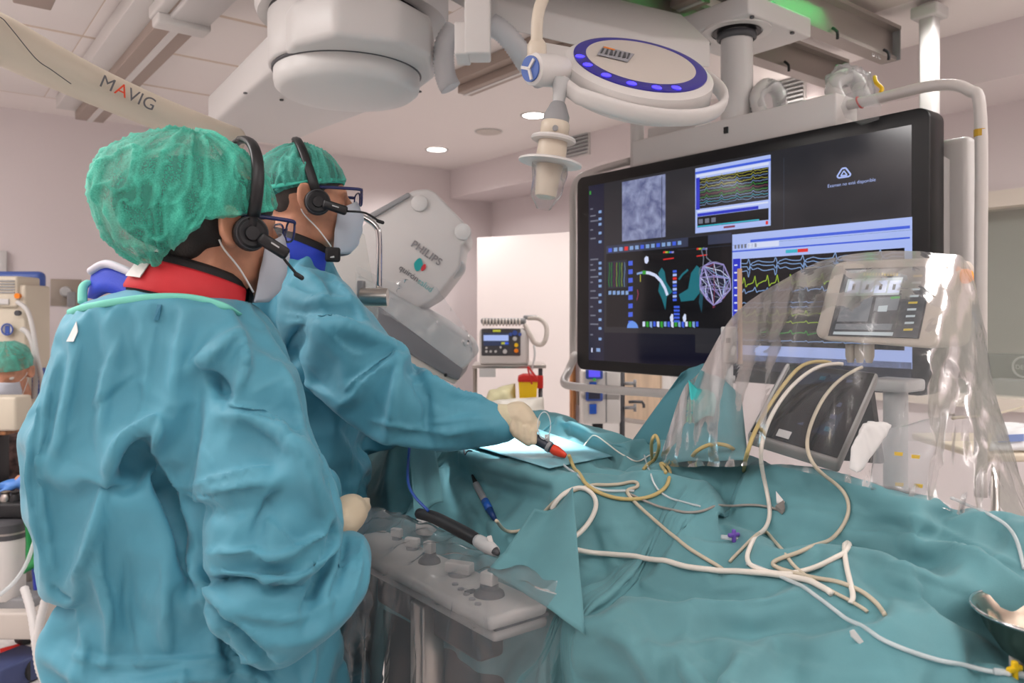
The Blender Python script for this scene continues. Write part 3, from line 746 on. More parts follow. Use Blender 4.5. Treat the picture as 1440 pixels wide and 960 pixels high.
wrapped([C(1180, 144, 2.5), C(1172, 122, 2.55), C(1186, 108, 2.6), C(1204, 114, 2.62), C(1214, 140, 2.58)], C(1194, 122, 2.55), (.065, .06, .06), 'white bagged hose bent over the display top right', 8)
gb = [(1188, 165), (1182, 150), (1190, 132), (1210, 124), (1228, 132), (1240, 150), (1236, 168), (1212, 176)]
mb = MB(); P = np.array([[tuple(C(1210 + (x - 1210) * f, 150 + (y - 150) * f, 2.30 - .05 * (1 - f) + .01 * math.sin(9 * i + 7 * f))) for i, (x, y) in enumerate(gb + gb[:1])] for f in np.linspace(.05, 1, 7)])
tag(mb.grid(P).build('clear_bag', M_bag, smooth=True), 'crumpled clear plastic bag hanging behind the display frame', 'bag')
tag(MB().tube([C(1230, 108, 2.6), C(1232, 116, 2.58), C(1240, 124, 2.57), C(1238, 130, 2.57)], .007, 6, 3).build('yellow_strap', M_yellow, smooth=True), 'short yellow strap under the end of the grey beam', 'strap')
# ceiling post on the far right
pp = PZ(1307, 12, 2.72)
t = thing('ceiling_post', 'square white post hanging from the ceiling behind the display', 'post', (pp.x, pp.y, 1.7))
MB().box((pp.x, pp.y, 2.2), (.062, .062, 1.08), bev=.01).build('post', M_white, t, auto=40)
MB().box((pp.x, pp.y, 2.70), (.11, .11, .05), bev=.01).build('mount', M_white, t, auto=40)
pp = PZ(1200, 4, 2.74)
tag(MB().box(pp + Vector((0, -.2, 0)), (.3, .5, .02), bev=.004).build('ceiling_hatch', M_offw, auto=40), 'square access hatch in the ceiling above the grey beam', 'hatch')
# bright white pipe behind the display left of the column
pc = C(896, 180, 3.2)
t = thing('white_pipe', 'glossy white vertical pipe behind the surgical lamp', 'pipe', (pc.x, pc.y, 1.95))
MB().lathe([(.028, 1.95), (.028, 2.74)], (pc.x, pc.y, 0), segs=24).build('pipe', M_white2, t, auto=40)
MB().lathe([(.038, 2.70), (.045, 2.74)], (pc.x, pc.y, 0), segs=24).build('flange', M_white2, t, auto=40)

# ================================================================== ceiling c-arm carriage
cz = 2.15
cc = PZ(489, 132, cz)
car = thing('c_arm_carriage', 'huge white ceiling drum of the imaging arm', 'imaging arm', (cc.x, cc.y, cz))
R = .225
MB().lathe([(R * .15, -.022), (R * .6, -.017), (R * .9, -.004), (R * .985, .012), (R, .03), (R, .06)], cc, segs=64).build('bearing_cover', mat('cover_grey', (206, 204, 202), .4), car, auto=50)
MB().lathe([(R * 1.0, .058), (R * 1.025, .06), (R * 1.025, .067), (R * 1.0, .068)], cc, segs=64, cap=False).build('cover_seam', M_dgrey, car, True)
MB().lathe([(R * 1.0, .066), (R * 1.05, .068), (R * 1.075, .075), (R * 1.075, .225), (R * 1.05, .23)], cc, segs=64).build('drum', M_white, car, auto=50)
MB().lathe([(R * 1.06, .228), (R * 1.06, .24), (R * 1.0, .24)], cc, segs=64, cap=False).build('drum_gap', M_black, car)
MB().lathe([(R * 1.05, .238), (R * 1.3, .24), (R * 1.34, .26), (R * 1.34, .59)], cc + Vector((.03, .02, 0)), segs=64).build('mount_plate', M_white, car, auto=50)
zb_ = cz + .06
poly = [(386, 95), (292, 178), (303, 192), (400, 206), (446, 186), (520, 158), (588, 130), (612, 112), (606, 82), (560, 60), (470, 50), (410, 65)]
pts = [PZ(x, y, zb_) for x, y in poly]
MB().prism(pts, (0, 0, .13), bev=.02).build('arm_base', M_white, car, auto=40)
for (x, y) in ((345, 130), (396, 140), (590, 128)):
    q = PZ(x, y, zb_ - .001); MB().lathe([(.007, 0), (.007, -.004), (.001, -.004)], q, segs=10).build('screw', M_dgrey, car)
hb = C(672, 40, 2.1)
MB().box(C(672, -5, 2.15), (.07, .085, .34), Matrix.Rotation(-YAW, 3, 'Z'), bev=.006).build('cable_box', M_white2, car, auto=40)
MB().box(C(651, 62, 2.16), (.04, .1, .09), Matrix.Rotation(-YAW, 3, 'Z'), bev=.006).build('connector_box', M_white2, car, auto=40)
M_hose2 = mat('hose_grey', (192, 192, 194), .45)
hose('hose', [C(640, 40, 2.35), C(626, 62, 2.35), C(624, 90, 2.35), C(628, 112, 2.35), C(634, 124, 2.35)], .033, None, M_hose2, parent=car)
hose('hose', [C(690, 34, 2.3), C(706, 44, 2.3), C(726, 66, 2.32), C(742, 90, 2.36), C(762, 112, 2.42)], .034, None, M_hose2, parent=car)
# wide white arm that carries lamp and hoses
a0, a1 = C(640, 28, 2.55), C(985, 92, 2.6)
t = thing('pendant_arm', 'wide flat white pendant arm above the surgical lamp', 'arm', (a0.x, a0.y, a0.z))
dx = (a1 - a0).normalized()
MB().prism([C(560, -40, 2.7), C(960, 56, 2.75), C(1000, 96, 2.6), C(920, 90, 2.5), C(700, 40, 2.5)], (0, 0, .09), bev=.01).build('arm_shell', M_white2, t, auto=40)

# ================================================================== lettered suspension arm, top left
t = thing('suspension_arm', 'long cream tapering arm lettered in grey and red', 'arm', C(150, 130, 2.1))
pa = [(-60, 34), (0, 56), (60, 86), (140, 124), (220, 158), (290, 184), (330, 198)]
dd = [1.75, 1.83, 1.9, 2.0, 2.1, 2.2, 2.3]
rr_ = [.066, .062, .056, .050, .046, .043, .042]
MB().tube([C(x, y, d_) for (x, y), d_ in zip(pa, dd)], rr_, 20, 5, flat=.95).build('arm_tube', M_cream, t, True)
ja = [C(-30, 12, 1.745), C(0, 24, 1.765), C(14, 38, 1.775), C(50, 82, 1.83), C(72, 98, 1.86), C(100, 118, 1.90)]
MB().tube(ja, .0011, 6, 4).build('cover_seam', M_dgrey, t, True)
xd = C(212, 152, 2.02) - C(140, 118, 1.94); yd = Vector((0, 0, 1))
o0 = C(138, 120, 1.935)
nx = xd.normalized(); sz = .044
def mav(s_, off, m):
    text(s_, sz, o0 + nx * off, xd, Vector((0, 0, 1)) * 1 - FV * .35, m, 'arm_lettering', t)
M_ink = mat('print_grey', (96, 94, 98), .5); M_inkr = mat('print_red', (214, 74, 44), .5)
mav('M', 0, M_ink); mav('A', .037, M_inkr); mav('VIG', .066, M_ink)

# ================================================================== surgical lamp
n = K(.137, -.62, .772) ; n = Vector((n.x, n.y, .772)).normalized()
lc = C(897, 103, 1.70)
xr = (C(1010, 128, 1.7) - C(780, 80, 1.7)); Mx = frame(n, xr)
lamp = thing('surgical_lamp', 'round white surgical lamp with blue light ring and bar code', 'surgical lamp', lc)
def L(x, y, z): return lc + Mx @ Vector((x, y, z))
def ell(prof, sx=1.0, segs=64, z0=0, cx=0, cy=0):
    vs = []; fs = []
    for (r, h) in prof:
        for k in range(segs):
            a = 2 * math.pi * k / segs; vs.append(L(cx + r * sx * math.cos(a), cy + r * math.sin(a), h + z0))
    for i in range(len(prof) - 1):
        for k in range(segs):
            k2 = (k + 1) % segs; fs.append((i * segs + k, i * segs + k2, (i + 1) * segs + k2, (i + 1) * segs + k))
    fs.append(tuple(range(segs - 1, -1, -1))); fs.append(tuple((len(prof) - 1) * segs + k for k in range(segs)))
    return MB().add(vs, fs)
RL = .168
ell([(RL * .8, -.05), (RL * .98, -.045), (RL * 1.0, -.03), (RL * .97, .012), (RL * .9, .02), (RL * .6, .024)]).build('lamp_body', M_white2, lamp, auto=45)
ell([(RL * .87, .018), (RL * .87, .0235), (RL * .72, .028), (RL * .70, .026)], z0=0).build('light_ring', mat('indigo_ring', (48, 40, 140), .3), lamp, auto=45)
ell([(RL * .715, .02), (RL * .715, .0275), (RL * .5, .031), (RL * .001, .033)]).build('top_disc', M_offw, lamp, auto=45)
ell([(RL * .8, -.0505), (RL * .79, -.053), (RL * .01, -.053)]).build('lens', mat('lamp_lens_clear', (235, 240, 245), .2), lamp)
M_led = mat('blue_led', (60, 50, 255), .4, emit=3.2)
for a in (195, 214, 238, 262, 284, 303):
    a = math.radians(a); MB().sphere(L(RL * .80 * math.cos(a), RL * .80 * math.sin(a), .0252), (.011, .007, .004), Mx, 12, 8).build('led', M_led, lamp, True)
# handle hoop around the front
hp_ = []
for a in np.linspace(-112, 72, 30):
    a = math.radians(a); hp_.append(L(.012 + RL * 1.09 * math.cos(a), RL * 1.03 * math.sin(a), -.018))
hp_ = [L(-.175, -RL * .2, -.012), L(-.165, -RL * .55, -.014), L(-.12, -RL * .86, -.016)] + hp_ + [L(.02, RL * .97, -.012)]
MB().tube(hp_, .0085, 12, 1, flat=2.2, flatdir=n).build('handle_hoop', M_white2, lamp, True)
MB().hull([L(x, y, z) for x in (-.215, -.12) for y in (-.035, .05) for z in (-.045, .012)]).build('lamp_neck', M_white2, lamp)
# bar code sticker on the disc
MB().prism([L(-.096, -.028, .0335), L(-.03, -.04, .0335), L(-.016, .016, .0335), L(-.085, .03, .0335)], n * .001).build('sticker', mat('sticker_grey', (150, 150, 156), .5), lamp)
for k in range(7):
    x = -.09 + k * .0095
    MB().prism([L(x, -.02 + k * -.001, .035), L(x + .004 + .002 * (k % 3), -.02, .035), L(x + .008, .012, .035), L(x + .004, .012, .035)], n * .0006).build('bar_print', M_dgrey, lamp)
MB().prism([L(-.085, .018, .035), L(-.06, .013, .035), L(-.058, .02, .035), L(-.082, .026, .035)], n * .0006).build('orange_print', M_orange, lamp)
# joint and curved stem
j0 = C(762, 98, 1.62)
jx = (L(-.1, 0, -.02) - j0).normalized()
MB().lathe([(.028, -.03), (.033, -.026), (.034, 0), (.034, .03), (.03, .06)], j0, jx, 28).build('pivot', M_white2, lamp, auto=45)
MB().lathe([(.026, -.0305), (.026, -.034), (.001, -.034)], j0, jx, 28).build('pivot_cap', mat('cap_blue', (70, 100, 170), .4), lamp, auto=45)
for a in (20, 140, 260):
    a = math.radians(a); F_ = frame(jx)
    MB().box(j0 + jx * -.036 + F_ @ Vector((.012 * math.cos(a), .012 * math.sin(a), 0)), (.022, .006, .004), F_ @ Matrix.Rotation(a, 3, 'Z')).build('cap_spoke', M_white2, lamp)
MB().tube([C(768, -60, 1.6), C(766, -12, 1.6), C(758, 14, 1.6), C(755, 40, 1.6), C(755, 82, 1.61)], .0125, 14, 5).build('stem', M_cream, lamp, True)
MB().lathe([(.017, 0), (.02, .01), (.02, .03), (.014, .04)], C(755, 84, 1.61), (0, 0, 1), 20).build('stem_collar', M_cream, lamp, auto=45)
# sterile light handle hanging under the joint
top = C(789, 118, 1.62)
hd = thing('light_handle', 'sterile lamp handle with white guard disc under clear cover', 'handle', C(766, 285, 1.60))
ax = (C(766, 285, 1.62) - top).normalized()
def HL(name, prof, m, **k): return MB().lathe([(r, h) for r, h in prof], top, ax, 32).build(name, m, hd, **k)
HL('neck', [(.02, -.01), (.014, .02), (.012, .045)], M_lgrey, auto=45)
HL('cone', [(.01, .035), (.016, .042), (.027, .068), (.027, .082)], M_mgrey, auto=45)
HL('upper_grip', [(.026, .078), (.03, .084), (.03, .105), (.024, .112), (.024, .125)], M_cream, auto=45)
HL('small_guard', [(.02, .105), (.045, .112), (.047, .116), (.045, .12), (.02, .122)], M_white2, auto=45)
HL('grip', [(.03, .118), (.031, .15), (.026, .185), (.022, .235), (.014, .24)], M_cream, auto=45)
HL('guard_disc', [(.03, .158), (.058, .160), (.066, .163), (.066, .167), (.058, .169), (.03, .17)], M_white2, auto=45)
P = []
for h in np.linspace(.168, .262, 14):
    row = []
    for k in range(33):
        a = 2 * math.pi * k / 32; r = np.interp(h, [.168, .2, .235, .262], [.036, .034, .029, .014]) * (1 + .09 * math.sin(3 * a + 60 * h) + .05 * math.sin(7 * a - 90 * h))
        row.append(tuple(top + frame(ax) @ Vector((r * math.cos(a), r * math.sin(a), h))))
    P.append(row)
MB().grid(np.array(P)).build('sterile_cover', M_film, hd, True)
q = top + ax * .1 - FV * .03; MB().lathe([(.006, 0), (.006, .004)], q, -FV, 12).build('button', M_mgrey, hd, auto=45)

# ================================================================== x-ray detector of the c-arm
det = thing('xray_detector', 'tilted white detector head lettered on its shroud, grey below', 'detector', C(600, 420, 2.9))
DD = 2.75
def slab(outline, d, thick, bev): return MB().prism([C(x, y, d) for x, y in outline], FV * thick, bev)
slab([(470, 345), (566, 276), (582, 267), (600, 265), (612, 270), (652, 312), (659, 326), (656, 340), (650, 344), (646, 376), (618, 412), (610, 420), (560, 450), (470, 425)], DD, .34, .03).build('shroud', mat('shroud_white', (196, 192, 190), .42), det, auto=40)
slab([(516, 302), (574, 270), (577, 276), (520, 309)], DD - .012, .03, .004).build('shroud_groove', M_mgrey, det, auto=40)
for (x, y) in ((590, 286), (651, 326)):
    MB().lathe([(.03, 0), (.028, -.01), (.022, -.013), (.001, -.013)], C(x, y, DD), FV, 24).build('corner_cap', M_white, det, auto=40)
slab([(628, 372), (646, 362), (655, 372), (650, 384), (630, 394)], DD + .05, .1, .015).build('side_knob', M_lgrey, det, auto=40)
a_ = math.radians(37)
slab([(500, 385), (545, 408), (618, 450), (660, 480), (668, 500), (652, 520), (640, 520), (500, 425)], DD - .06, .42, .02).build('housing', mat('housing_grey', (178, 180, 180), .42), det, auto=40)
slab([(480, 415), (535, 432), (651, 519), (645, 535), (630, 530), (480, 440)], DD - .065, .425, .006).build('dark_band', mat('band_grey', (112, 112, 116), .5), det, auto=40)
slab([(470, 425), (536, 448), (645, 534), (640, 541), (470, 470)], DD - .05, .40, .008).build('lower_plate', M_offw, det, auto=40)
MB().lathe([(.006, 0), (.006, -.01)], C(627, 527, DD - .07), FV, 10).build('latch', M_black, det)
xd = C(629, 375, DD) - C(577, 338, DD); up = Vector((0, 0, 1)) + RV * .7
M_print = mat('print_grey2', (128, 124, 126), .5)
text('PHILIPS', .036, C(577, 345, DD - .004), xd, up, M_print, 'maker_lettering', det, bold=.0006, track=1.08)
text('quirón', .030, C(560, 378, DD - .004), xd, up, M_ink, 'hospital_lettering', det)
text('salud', .030, C(586, 397, DD - .004), xd, up, mat('print_teal', (60, 170, 170), .5), 'hospital_lettering', det)
def leaf(cx, cy, a, b, ang, m, nm):
    pts = []
    for k in range(20):
        th = 2 * math.pi * k / 20; x = a * math.cos(th); y = b * math.sin(th); y *= (1 - .3 * abs(math.cos(th)))
        pts.append(C(cx + x * math.cos(ang) - y * math.sin(ang), cy + x * math.sin(ang) + y * math.cos(ang), DD - .003))
    MB().prism(pts, FV * -.002).build(nm, m, det)
leaf(588.5, 372, 9.5, 6.5, math.radians(-75), mat('logo_teal', (20, 150, 150), .5), 'logo_leaf')
leaf(595.5, 376, 5.5, 3.2, math.radians(-62), mat('logo_red', (200, 50, 60), .5), 'logo_leaf')
# crumpled clear cover round the middle of the detector
rng = np.random.RandomState(4)
top_ = [(500, 372), (550, 396), (566, 392), (590, 396), (612, 402), (622, 416), (640, 440), (655, 462), (664, 482)]
bot_ = [(500, 420), (536, 440), (556, 450), (580, 466), (600, 480), (620, 496), (636, 508), (650, 516), (664, 506)]
T = np.array([tuple(p)[:2] for p in cr(top_, 6)]); B = np.array([tuple(p)[:2] for p in cr(bot_, 6)])
P = np.zeros((18, len(T), 3))
for i, f in enumerate(np.linspace(0, 1, 18)):
    q = T * (1 - f) + B * f
    for j in range(len(T)):
        dd_ = DD - .085 - .03 * vnoise(np.array([[q[j, 0], q[j, 1], 0]]), (.11, .11, 1), 3)[0] - .025 * vnoise(np.array([[q[j, 0], q[j, 1], 5]]), (.23, .23, 1), 9)[0] * (1 - f)
        P[i, j] = C(q[j, 0], q[j, 1], dd_)
MB().grid(P).build('plastic_cover', M_crinkle, det, True)
# c-arm upper body left of the shroud is hidden by the surgeons
# ---------------- lead acrylic shield on a bent chrome tube
sh = thing('radiation_shield', 'clear acrylic shield hanging from a bent chrome tube', 'shield', C(520, 440, 2.25))
MB().tube([C(470, 284, 2.2), C(488, 296, 2.2), C(512, 306, 2.2), C(528, 318, 2.2), C(533, 336, 2.2), C(533, 410, 2.2)], .0085, 12, 5).build('chrome_tube', M_chrome, sh, True)
MB().lathe([(.026, -.025), (.026, .05)], C(520, 418, 2.18), RV, 24).build('clamp_barrel', M_steel, sh, auto=40)
MB().box(C(508, 412, 2.2), (.02, .035, .07), Matrix.Rotation(-YAW, 3, 'Z'), bev=.004).build('clamp_plate', M_mgrey, sh, auto=40)
MB().prism([C(455, 330, 2.24), C(505, 322, 2.24), C(512, 330, 2.24), C(532, 440, 2.24), C(525, 470, 2.24), C(455, 470, 2.24)], FV * .012, .003).build('acrylic_sheet', mat('acrylic', (226, 224, 216), .06, alpha=.28), sh)
# ================================================================== people
M_gown = mat('gown_blue', (79, 151, 173), .58, bump=.10, bscale=900, var=.05, vscale=5, sheen=.15)
M_cap = None
M_skin = mat('skin', (196, 140, 112), .5, bump=.12, bscale=350, sss=.15, var=.08, vscale=25)
M_hair = mat('hair_dark', (30, 24, 22), .55, bump=.5, bscale=400, stretch=(1, 1, .15))
M_glove = mat('latex_glove', (206, 190, 164), .5, bump=.15, bscale=60)
M_mask = mat('mask_fabric', (186, 190, 200), .75, bump=.1, bscale=600)
M_elastic = mat('mask_elastic', (232, 232, 232), .6)
M_mint = mat('mint_trim', (120, 208, 190), .6)
M_colred = mat('collar_red', (196, 40, 48), .6, bump=.1, bscale=500)
M_colblk = mat('collar_black', (26, 24, 26), .7, bump=.15, bscale=500)
M_colblu = mat('collar_blue', (36, 64, 190), .6, bump=.2, bscale=300)
M_frame = mat('glasses_frame', (36, 42, 92), .25)
M_lens = mat('glasses_lens', (235, 240, 245), .03, alpha=.12)
M_gold = mat('gold_plate', (214, 180, 60), .4, .6)
def cap_material(name, c, c_hi, opac):
    m = bpy.data.materials.new(name); m.use_nodes = True; nt = m.node_tree; b = nt.nodes['Principled BSDF']
    b.inputs['Roughness'].default_value = .7; b.inputs['Sheen Weight'].default_value = .2
    tc = nt.nodes.new('ShaderNodeTexCoord'); n = nt.nodes.new('ShaderNodeTexNoise'); n.inputs['Scale'].default_value = 420; n.inputs['Detail'].default_value = 4
    nt.links.new(tc.outputs['Object'], n.inputs['Vector'])
    r = nt.nodes.new('ShaderNodeValToRGB'); r.color_ramp.elements[0].color = rgb(*c); r.color_ramp.elements[1].color = rgb(*c_hi)
    r.color_ramp.elements[0].position = .35; r.color_ramp.elements[1].position = .7
    nt.links.new(n.outputs['Fac'], r.inputs[0]); nt.links.new(r.outputs[0], b.inputs['Base Color'])
    n2 = nt.nodes.new('ShaderNodeAttribute'); n2.attribute_name = 'pleat'
    mr = nt.nodes.new('ShaderNodeMapRange'); mr.inputs[1].default_value = 0; mr.inputs[2].default_value = 1; mr.inputs[3].default_value = opac; mr.inputs[4].default_value = .97
    nt.links.new(n2.outputs['Fac'], mr.inputs[0]); nt.links.new(mr.outputs[0], b.inputs['Alpha'])
    bp = nt.nodes.new('ShaderNodeBump'); bp.inputs['Strength'].default_value = .12; bp.inputs['Distance'].default_value = .002
    nt.links.new(n.outputs['Fac'], bp.inputs['Height']); nt.links.new(bp.outputs[0], b.inputs['Normal'])
    MATS[name] = m; return m
M_capA = cap_material('cap_teal', (44, 168, 144), (84, 206, 180), .42)
M_capB = cap_material('cap_green', (50, 152, 138), (84, 188, 168), .46)

class Head:
    def __init__(s, c, fwd, pitch=0, roll=0, scale=1.0):
        f = Vector(fwd); f.z = 0; f.normalize(); l = Vector((-f.y, f.x, 0)); u = Vector((0, 0, 1))
        M = Matrix((f, l, u)).transposed()
        s.M = M @ Matrix.Rotation(pitch, 3, 'Y') @ Matrix.Rotation(roll, 3, 'X'); s.c = Vector(c); s.k = scale
    def __call__(s, x, y, z): return s.c + s.M @ Vector((x, y, z)) * s.k
    def dir(s, x, y, z): return s.M @ Vector((x, y, z))
def head_shapes(mb, h, ear_out=.012):
    def e(c, r): mb.sphere(h(*c), tuple(q * h.k for q in r), h.M, 24, 16)
    e((-.012, 0, .035), (.098, .074, .092)); e((.02, 0, .0), (.074, .066, .085)); e((.03, 0, -.05), (.062, .056, .058)); e((.066, 0, -.088), (.026, .028, .022))
    e((.078, 0, .03), (.016, .05, .018)); e((.064, .034, -.022), (.026, .022, .024)); e((.064, -.034, -.022), (.026, .022, .024))
    mb.capsule(h(.092, 0, .018), h(.118, 0, -.026), .010 * h.k, .013 * h.k); e((.108, .012, -.03), (.01, .008, .008)); e((.108, -.012, -.03), (.01, .008, .008))
    e((.092, 0, -.058), (.012, .024, .008)); e((.088, 0, -.07), (.014, .022, .008))
    mb.capsule(h(-.022, 0, -.04), h(-.05, 0, -.15), .056 * h.k, .06 * h.k); 
    for s in (-1, 1):
        y = .074 * s
        ring = []
        for a in np.linspace(-150, 150, 12):
            a = math.radians(a); ring.append((-.010 - .021 * math.cos(a) * 1 - .004 * math.sin(a), y + s * (ear_out + .006 - .010 * math.cos(a) * -1 * .8), .004 + .032 * math.sin(a)))
        for p, q in zip(ring[:-1], ring[1:]): mb.capsule(h(*p), h(*q), .0062 * h.k, .0062 * h.k, 6)
        mb.hull([h(*p) for p in ring] + [h(-.012, y - .01 * s, .03), h(-.012, y - .01 * s, -.03), h(.006, y - .008 * s, -.01)])
        mb.capsule(h(-.004, y + .008 * s, -.027), h(-.006, y + .01 * s, -.02), .0085 * h.k, .007 * h.k, 8)
def limb(mb, pts):
    for (p, r), (q, r2) in zip(pts[:-1], pts[1:]): mb.capsule(p, q, r, r2, 12)
def hand_shapes(mb, wrist, fdir, palm_n, thumb_side, curl=1.0, k=1.0, spread=.0):
    """palm, four fingers of unequal length bent at the knuckles, thumb from the side of the palm"""
    f = Vector(fdir).normalized(); n = Vector(palm_n); n = (n - f * n.dot(f)).normalized(); s = f.cross(n) * thumb_side
    def P(a, b, c): return Vector(wrist) + (f * a + s * b + n * c) * k
    mb.hull([P(a, b, c) for a in (0, .085) for b in ((-.028, .03) if a == 0 else (-.042, .04)) for c in (-.014, .013)])
    mb.sphere(P(.045, 0, 0), tuple(v * k for v in (.05, .042, .02)), Matrix((f, s, n)).transposed())
    for i, (b, L) in enumerate(((.031, .072), (.0105, .08), (-.0105, .075), (-.031, .058))):
        a0, c0 = .085 - .004 * abs(i - 1.2), 0.0; ang = 0; p = P(a0, b, c0); r = .0095 - .0006 * i
        for j, seg in enumerate((.42, .32, .26)):
            ang += curl * (.55, .85, .6)[j]
            a1 = a0 + L * seg * math.cos(ang); c1 = c0 + L * seg * math.sin(ang); q = P(a1, b * (1 - .1 * j) + spread * b * j, c1)
            mb.capsule(p, q, r * k, (r - .0006) * k, 8); p, a0, c0 = q, a1, c1; r -= .0006
    t0, t1, t2, t3 = P(.02, .026, .004), P(.045, .05, .014), P(.07, .056, .028 * curl + .01), P(.09, .05, .04 * curl + .008)
    mb.capsule(t0, t1, .014 * k, .012 * k, 8); mb.capsule(t1, t2, .012 * k, .0105 * k, 8); mb.capsule(t2, t3, .0105 * k, .009 * k, 8)
def make_cap(h, name, parent, m, cen, rad, front, back, side, seed, wr=.006, elastic=True, rows=90, cols=180, bexp=1.5):
    """bouffant cap: dome gathered along a slanted rim; front/back/side = local height of the rim"""
    P = np.zeros((rows, cols + 1, 3)); cx, cz = cen
    for j in range(cols + 1):
        a = 2 * math.pi * j / cols; ca, sa = math.cos(a), math.sin(a)
        rim = side + (front - side) * max(0, ca) ** 1.5 + (back - side) * max(0, -ca) ** bexp
        tmax = math.acos(max(-.98, min(.98, (rim - cz) / rad[2])))
        for i in range(rows):
            f = i / (rows - 1); t = tmax * min(1, f / .94)
            x, y, z = rad[0] * math.sin(t) * ca, rad[1] * math.sin(t) * sa, rad[2] * math.cos(t)
            if f > .94:
                g = (f - .94) / .06; x *= 1 - .14 * g; y *= 1 - .14 * g; z -= .004 * g
            P[i, j] = (x + cx, y, z + cz)
    Q = P.reshape(-1, 3); nrm = (Q - np.array([cx, 0, cz])) / np.array(rad) ** 2; nrm /= np.linalg.norm(nrm, axis=1)[:, None]
    az = np.arctan2(Q[:, 1], Q[:, 0] - cx); el = Q[:, 2]
    W = np.stack([np.cos(az) * 1.0, np.sin(az) * 1.0, el * 4], 1)
    warp = vnoise(Q, (14, 14, 14), seed + 40)[:, None] * .35
    p1 = ridged(W + warp, (3.4, 3.4, .9), seed, 9); p2 = ridged(W + warp * 1.4, (6.5, 6.5, 1.8), seed + 1, 10); p3 = ridged(Q + warp * .05, (20, 20, 12), seed + 2, 10)
    d = p1 * 1.5 + p2 * .9 + p3 * .7
    d -= (vnoise(Q, (9, 9, 9), seed + 3) - .5) * 1.6
    fi = np.repeat(np.arange(rows) / (rows - 1), cols + 1)
    edge = np.clip((fi - .78) / .22, 0, 1)
    d += edge * np.sin(az * 34 + 3 * vnoise(Q, (20, 20, 20), 9)) * .55
    pleat = np.clip(p1 * .8 + p2 * .7 + p3 * .55 + .5 * np.clip((fi - .9) / .1, 0, 1) + .25 * (vnoise(Q, (30, 30, 30), seed + 6) - .4), 0, 1)
    Q = Q + nrm * (d * wr)[:, None]
    pl2 = pleat.reshape(rows, cols + 1); pl2[:, -1] = pl2[:, 0]
    Q = Q.reshape(rows, cols + 1, 3); Q[:, -1] = Q[:, 0]
    G = np.array([[tuple(h(*p)) for p in row] for row in Q])
    o = MB().grid(G).build(name, m, parent, True)
    at = o.data.attributes.new('pleat', 'FLOAT', 'POINT'); at.data.foreach_set('value', pl2.ravel().astype(np.float32))
    return o
def make_mask(h, parent, off=0.0):
    rows, cols = 16, 33; P = np.zeros((rows, cols, 3))
    for i, f in enumerate(np.linspace(0, 1, rows)):
        z = -.006 - .108 * f
        xf = np.interp(f, [0, .25, .5, .8, 1], [.110, .128, .127, .118, .098]) + off
        ry = np.interp(f, [0, .5, 1], [.058, .060, .046]); xs = np.interp(f, [0, .5, 1], [.058, .048, .05])
        for j, a in enumerate(np.linspace(-1, 1, cols)):
            th = a * math.radians(86)
            x = xs + (xf - xs) * math.cos(th) ** .8; y = ry * math.sin(th)
            pl_ = .0015 * math.sin(f * 24) * math.cos(th)
            P[i, j] = h(x + pl_, y, z + .022 * math.cos(th) * (1 - f) - .008 * abs(a))
    o = MB().grid(P).build('face_mask', M_mask, parent, True)
    sd = o.modifiers.new('thick', 'SOLIDIFY'); sd.thickness = .002
    for s in (-1, 1):
        y0 = .066 * s
        MB().tube([h(.056, y0 * .9, -.014), h(.02, y0 + .010 * s, -.002), h(-.012, y0 + .012 * s, .02)], .0016, 6, 3).build('ear_loop', M_elastic, o, True)
        MB().tube([h(.052, y0 * .78, -.104), h(.02, y0 * .98, -.066), h(-.012, y0 + .006 * s, -.036), h(-.022, y0 + .006 * s, -.02)], .0018, 6, 3).build('ear_loop', M_elastic, o, True)
    return o
def make_glasses(h, parent, z=.018, x0=.122):
    t = MB()
    for s in (-1, 1):
        cy = .034 * s; ring = []
        for k in range(28):
            a = 2 * math.pi * k / 28; cx_, sy_ = math.cos(a), math.sin(a)
            ring.append(h(x0 - .006 * abs(cy + .027 * cx_) / .06, cy + .027 * abs(cx_) ** .7 * (1 if cx_ > 0 else -1), z + .02 * abs(sy_) ** .7 * (1 if sy_ > 0 else -1)))
        t.tube(ring + ring[:1], .0021, 8, 1)
    t.tube([h(x0, -.008, z + .006), h(x0 + .003, 0, z + .009), h(x0, .008, z + .006)], .002, 8, 3)
    g = t.build('glasses', M_frame, parent, True)
    for s in (-1, 1):
        MB().tube([h(x0 - .006, .062 * s, z + .012), h(x0 - .02, .072 * s, z + .014), h(.03, .076 * s, z + .012), h(-.012, .078 * s, z + .008), h(-.03, .076 * s, z - .014)], .0026, 8, 4, flat=1.5, flatdir=(0, 0, 1)).build('temple', M_frame, g, True)
        MB().sphere(h(x0 - .002, .034 * s, z), (.0015, .026, .019), h.M, 16, 8).build('lens', M_lens, g, True)
    return g
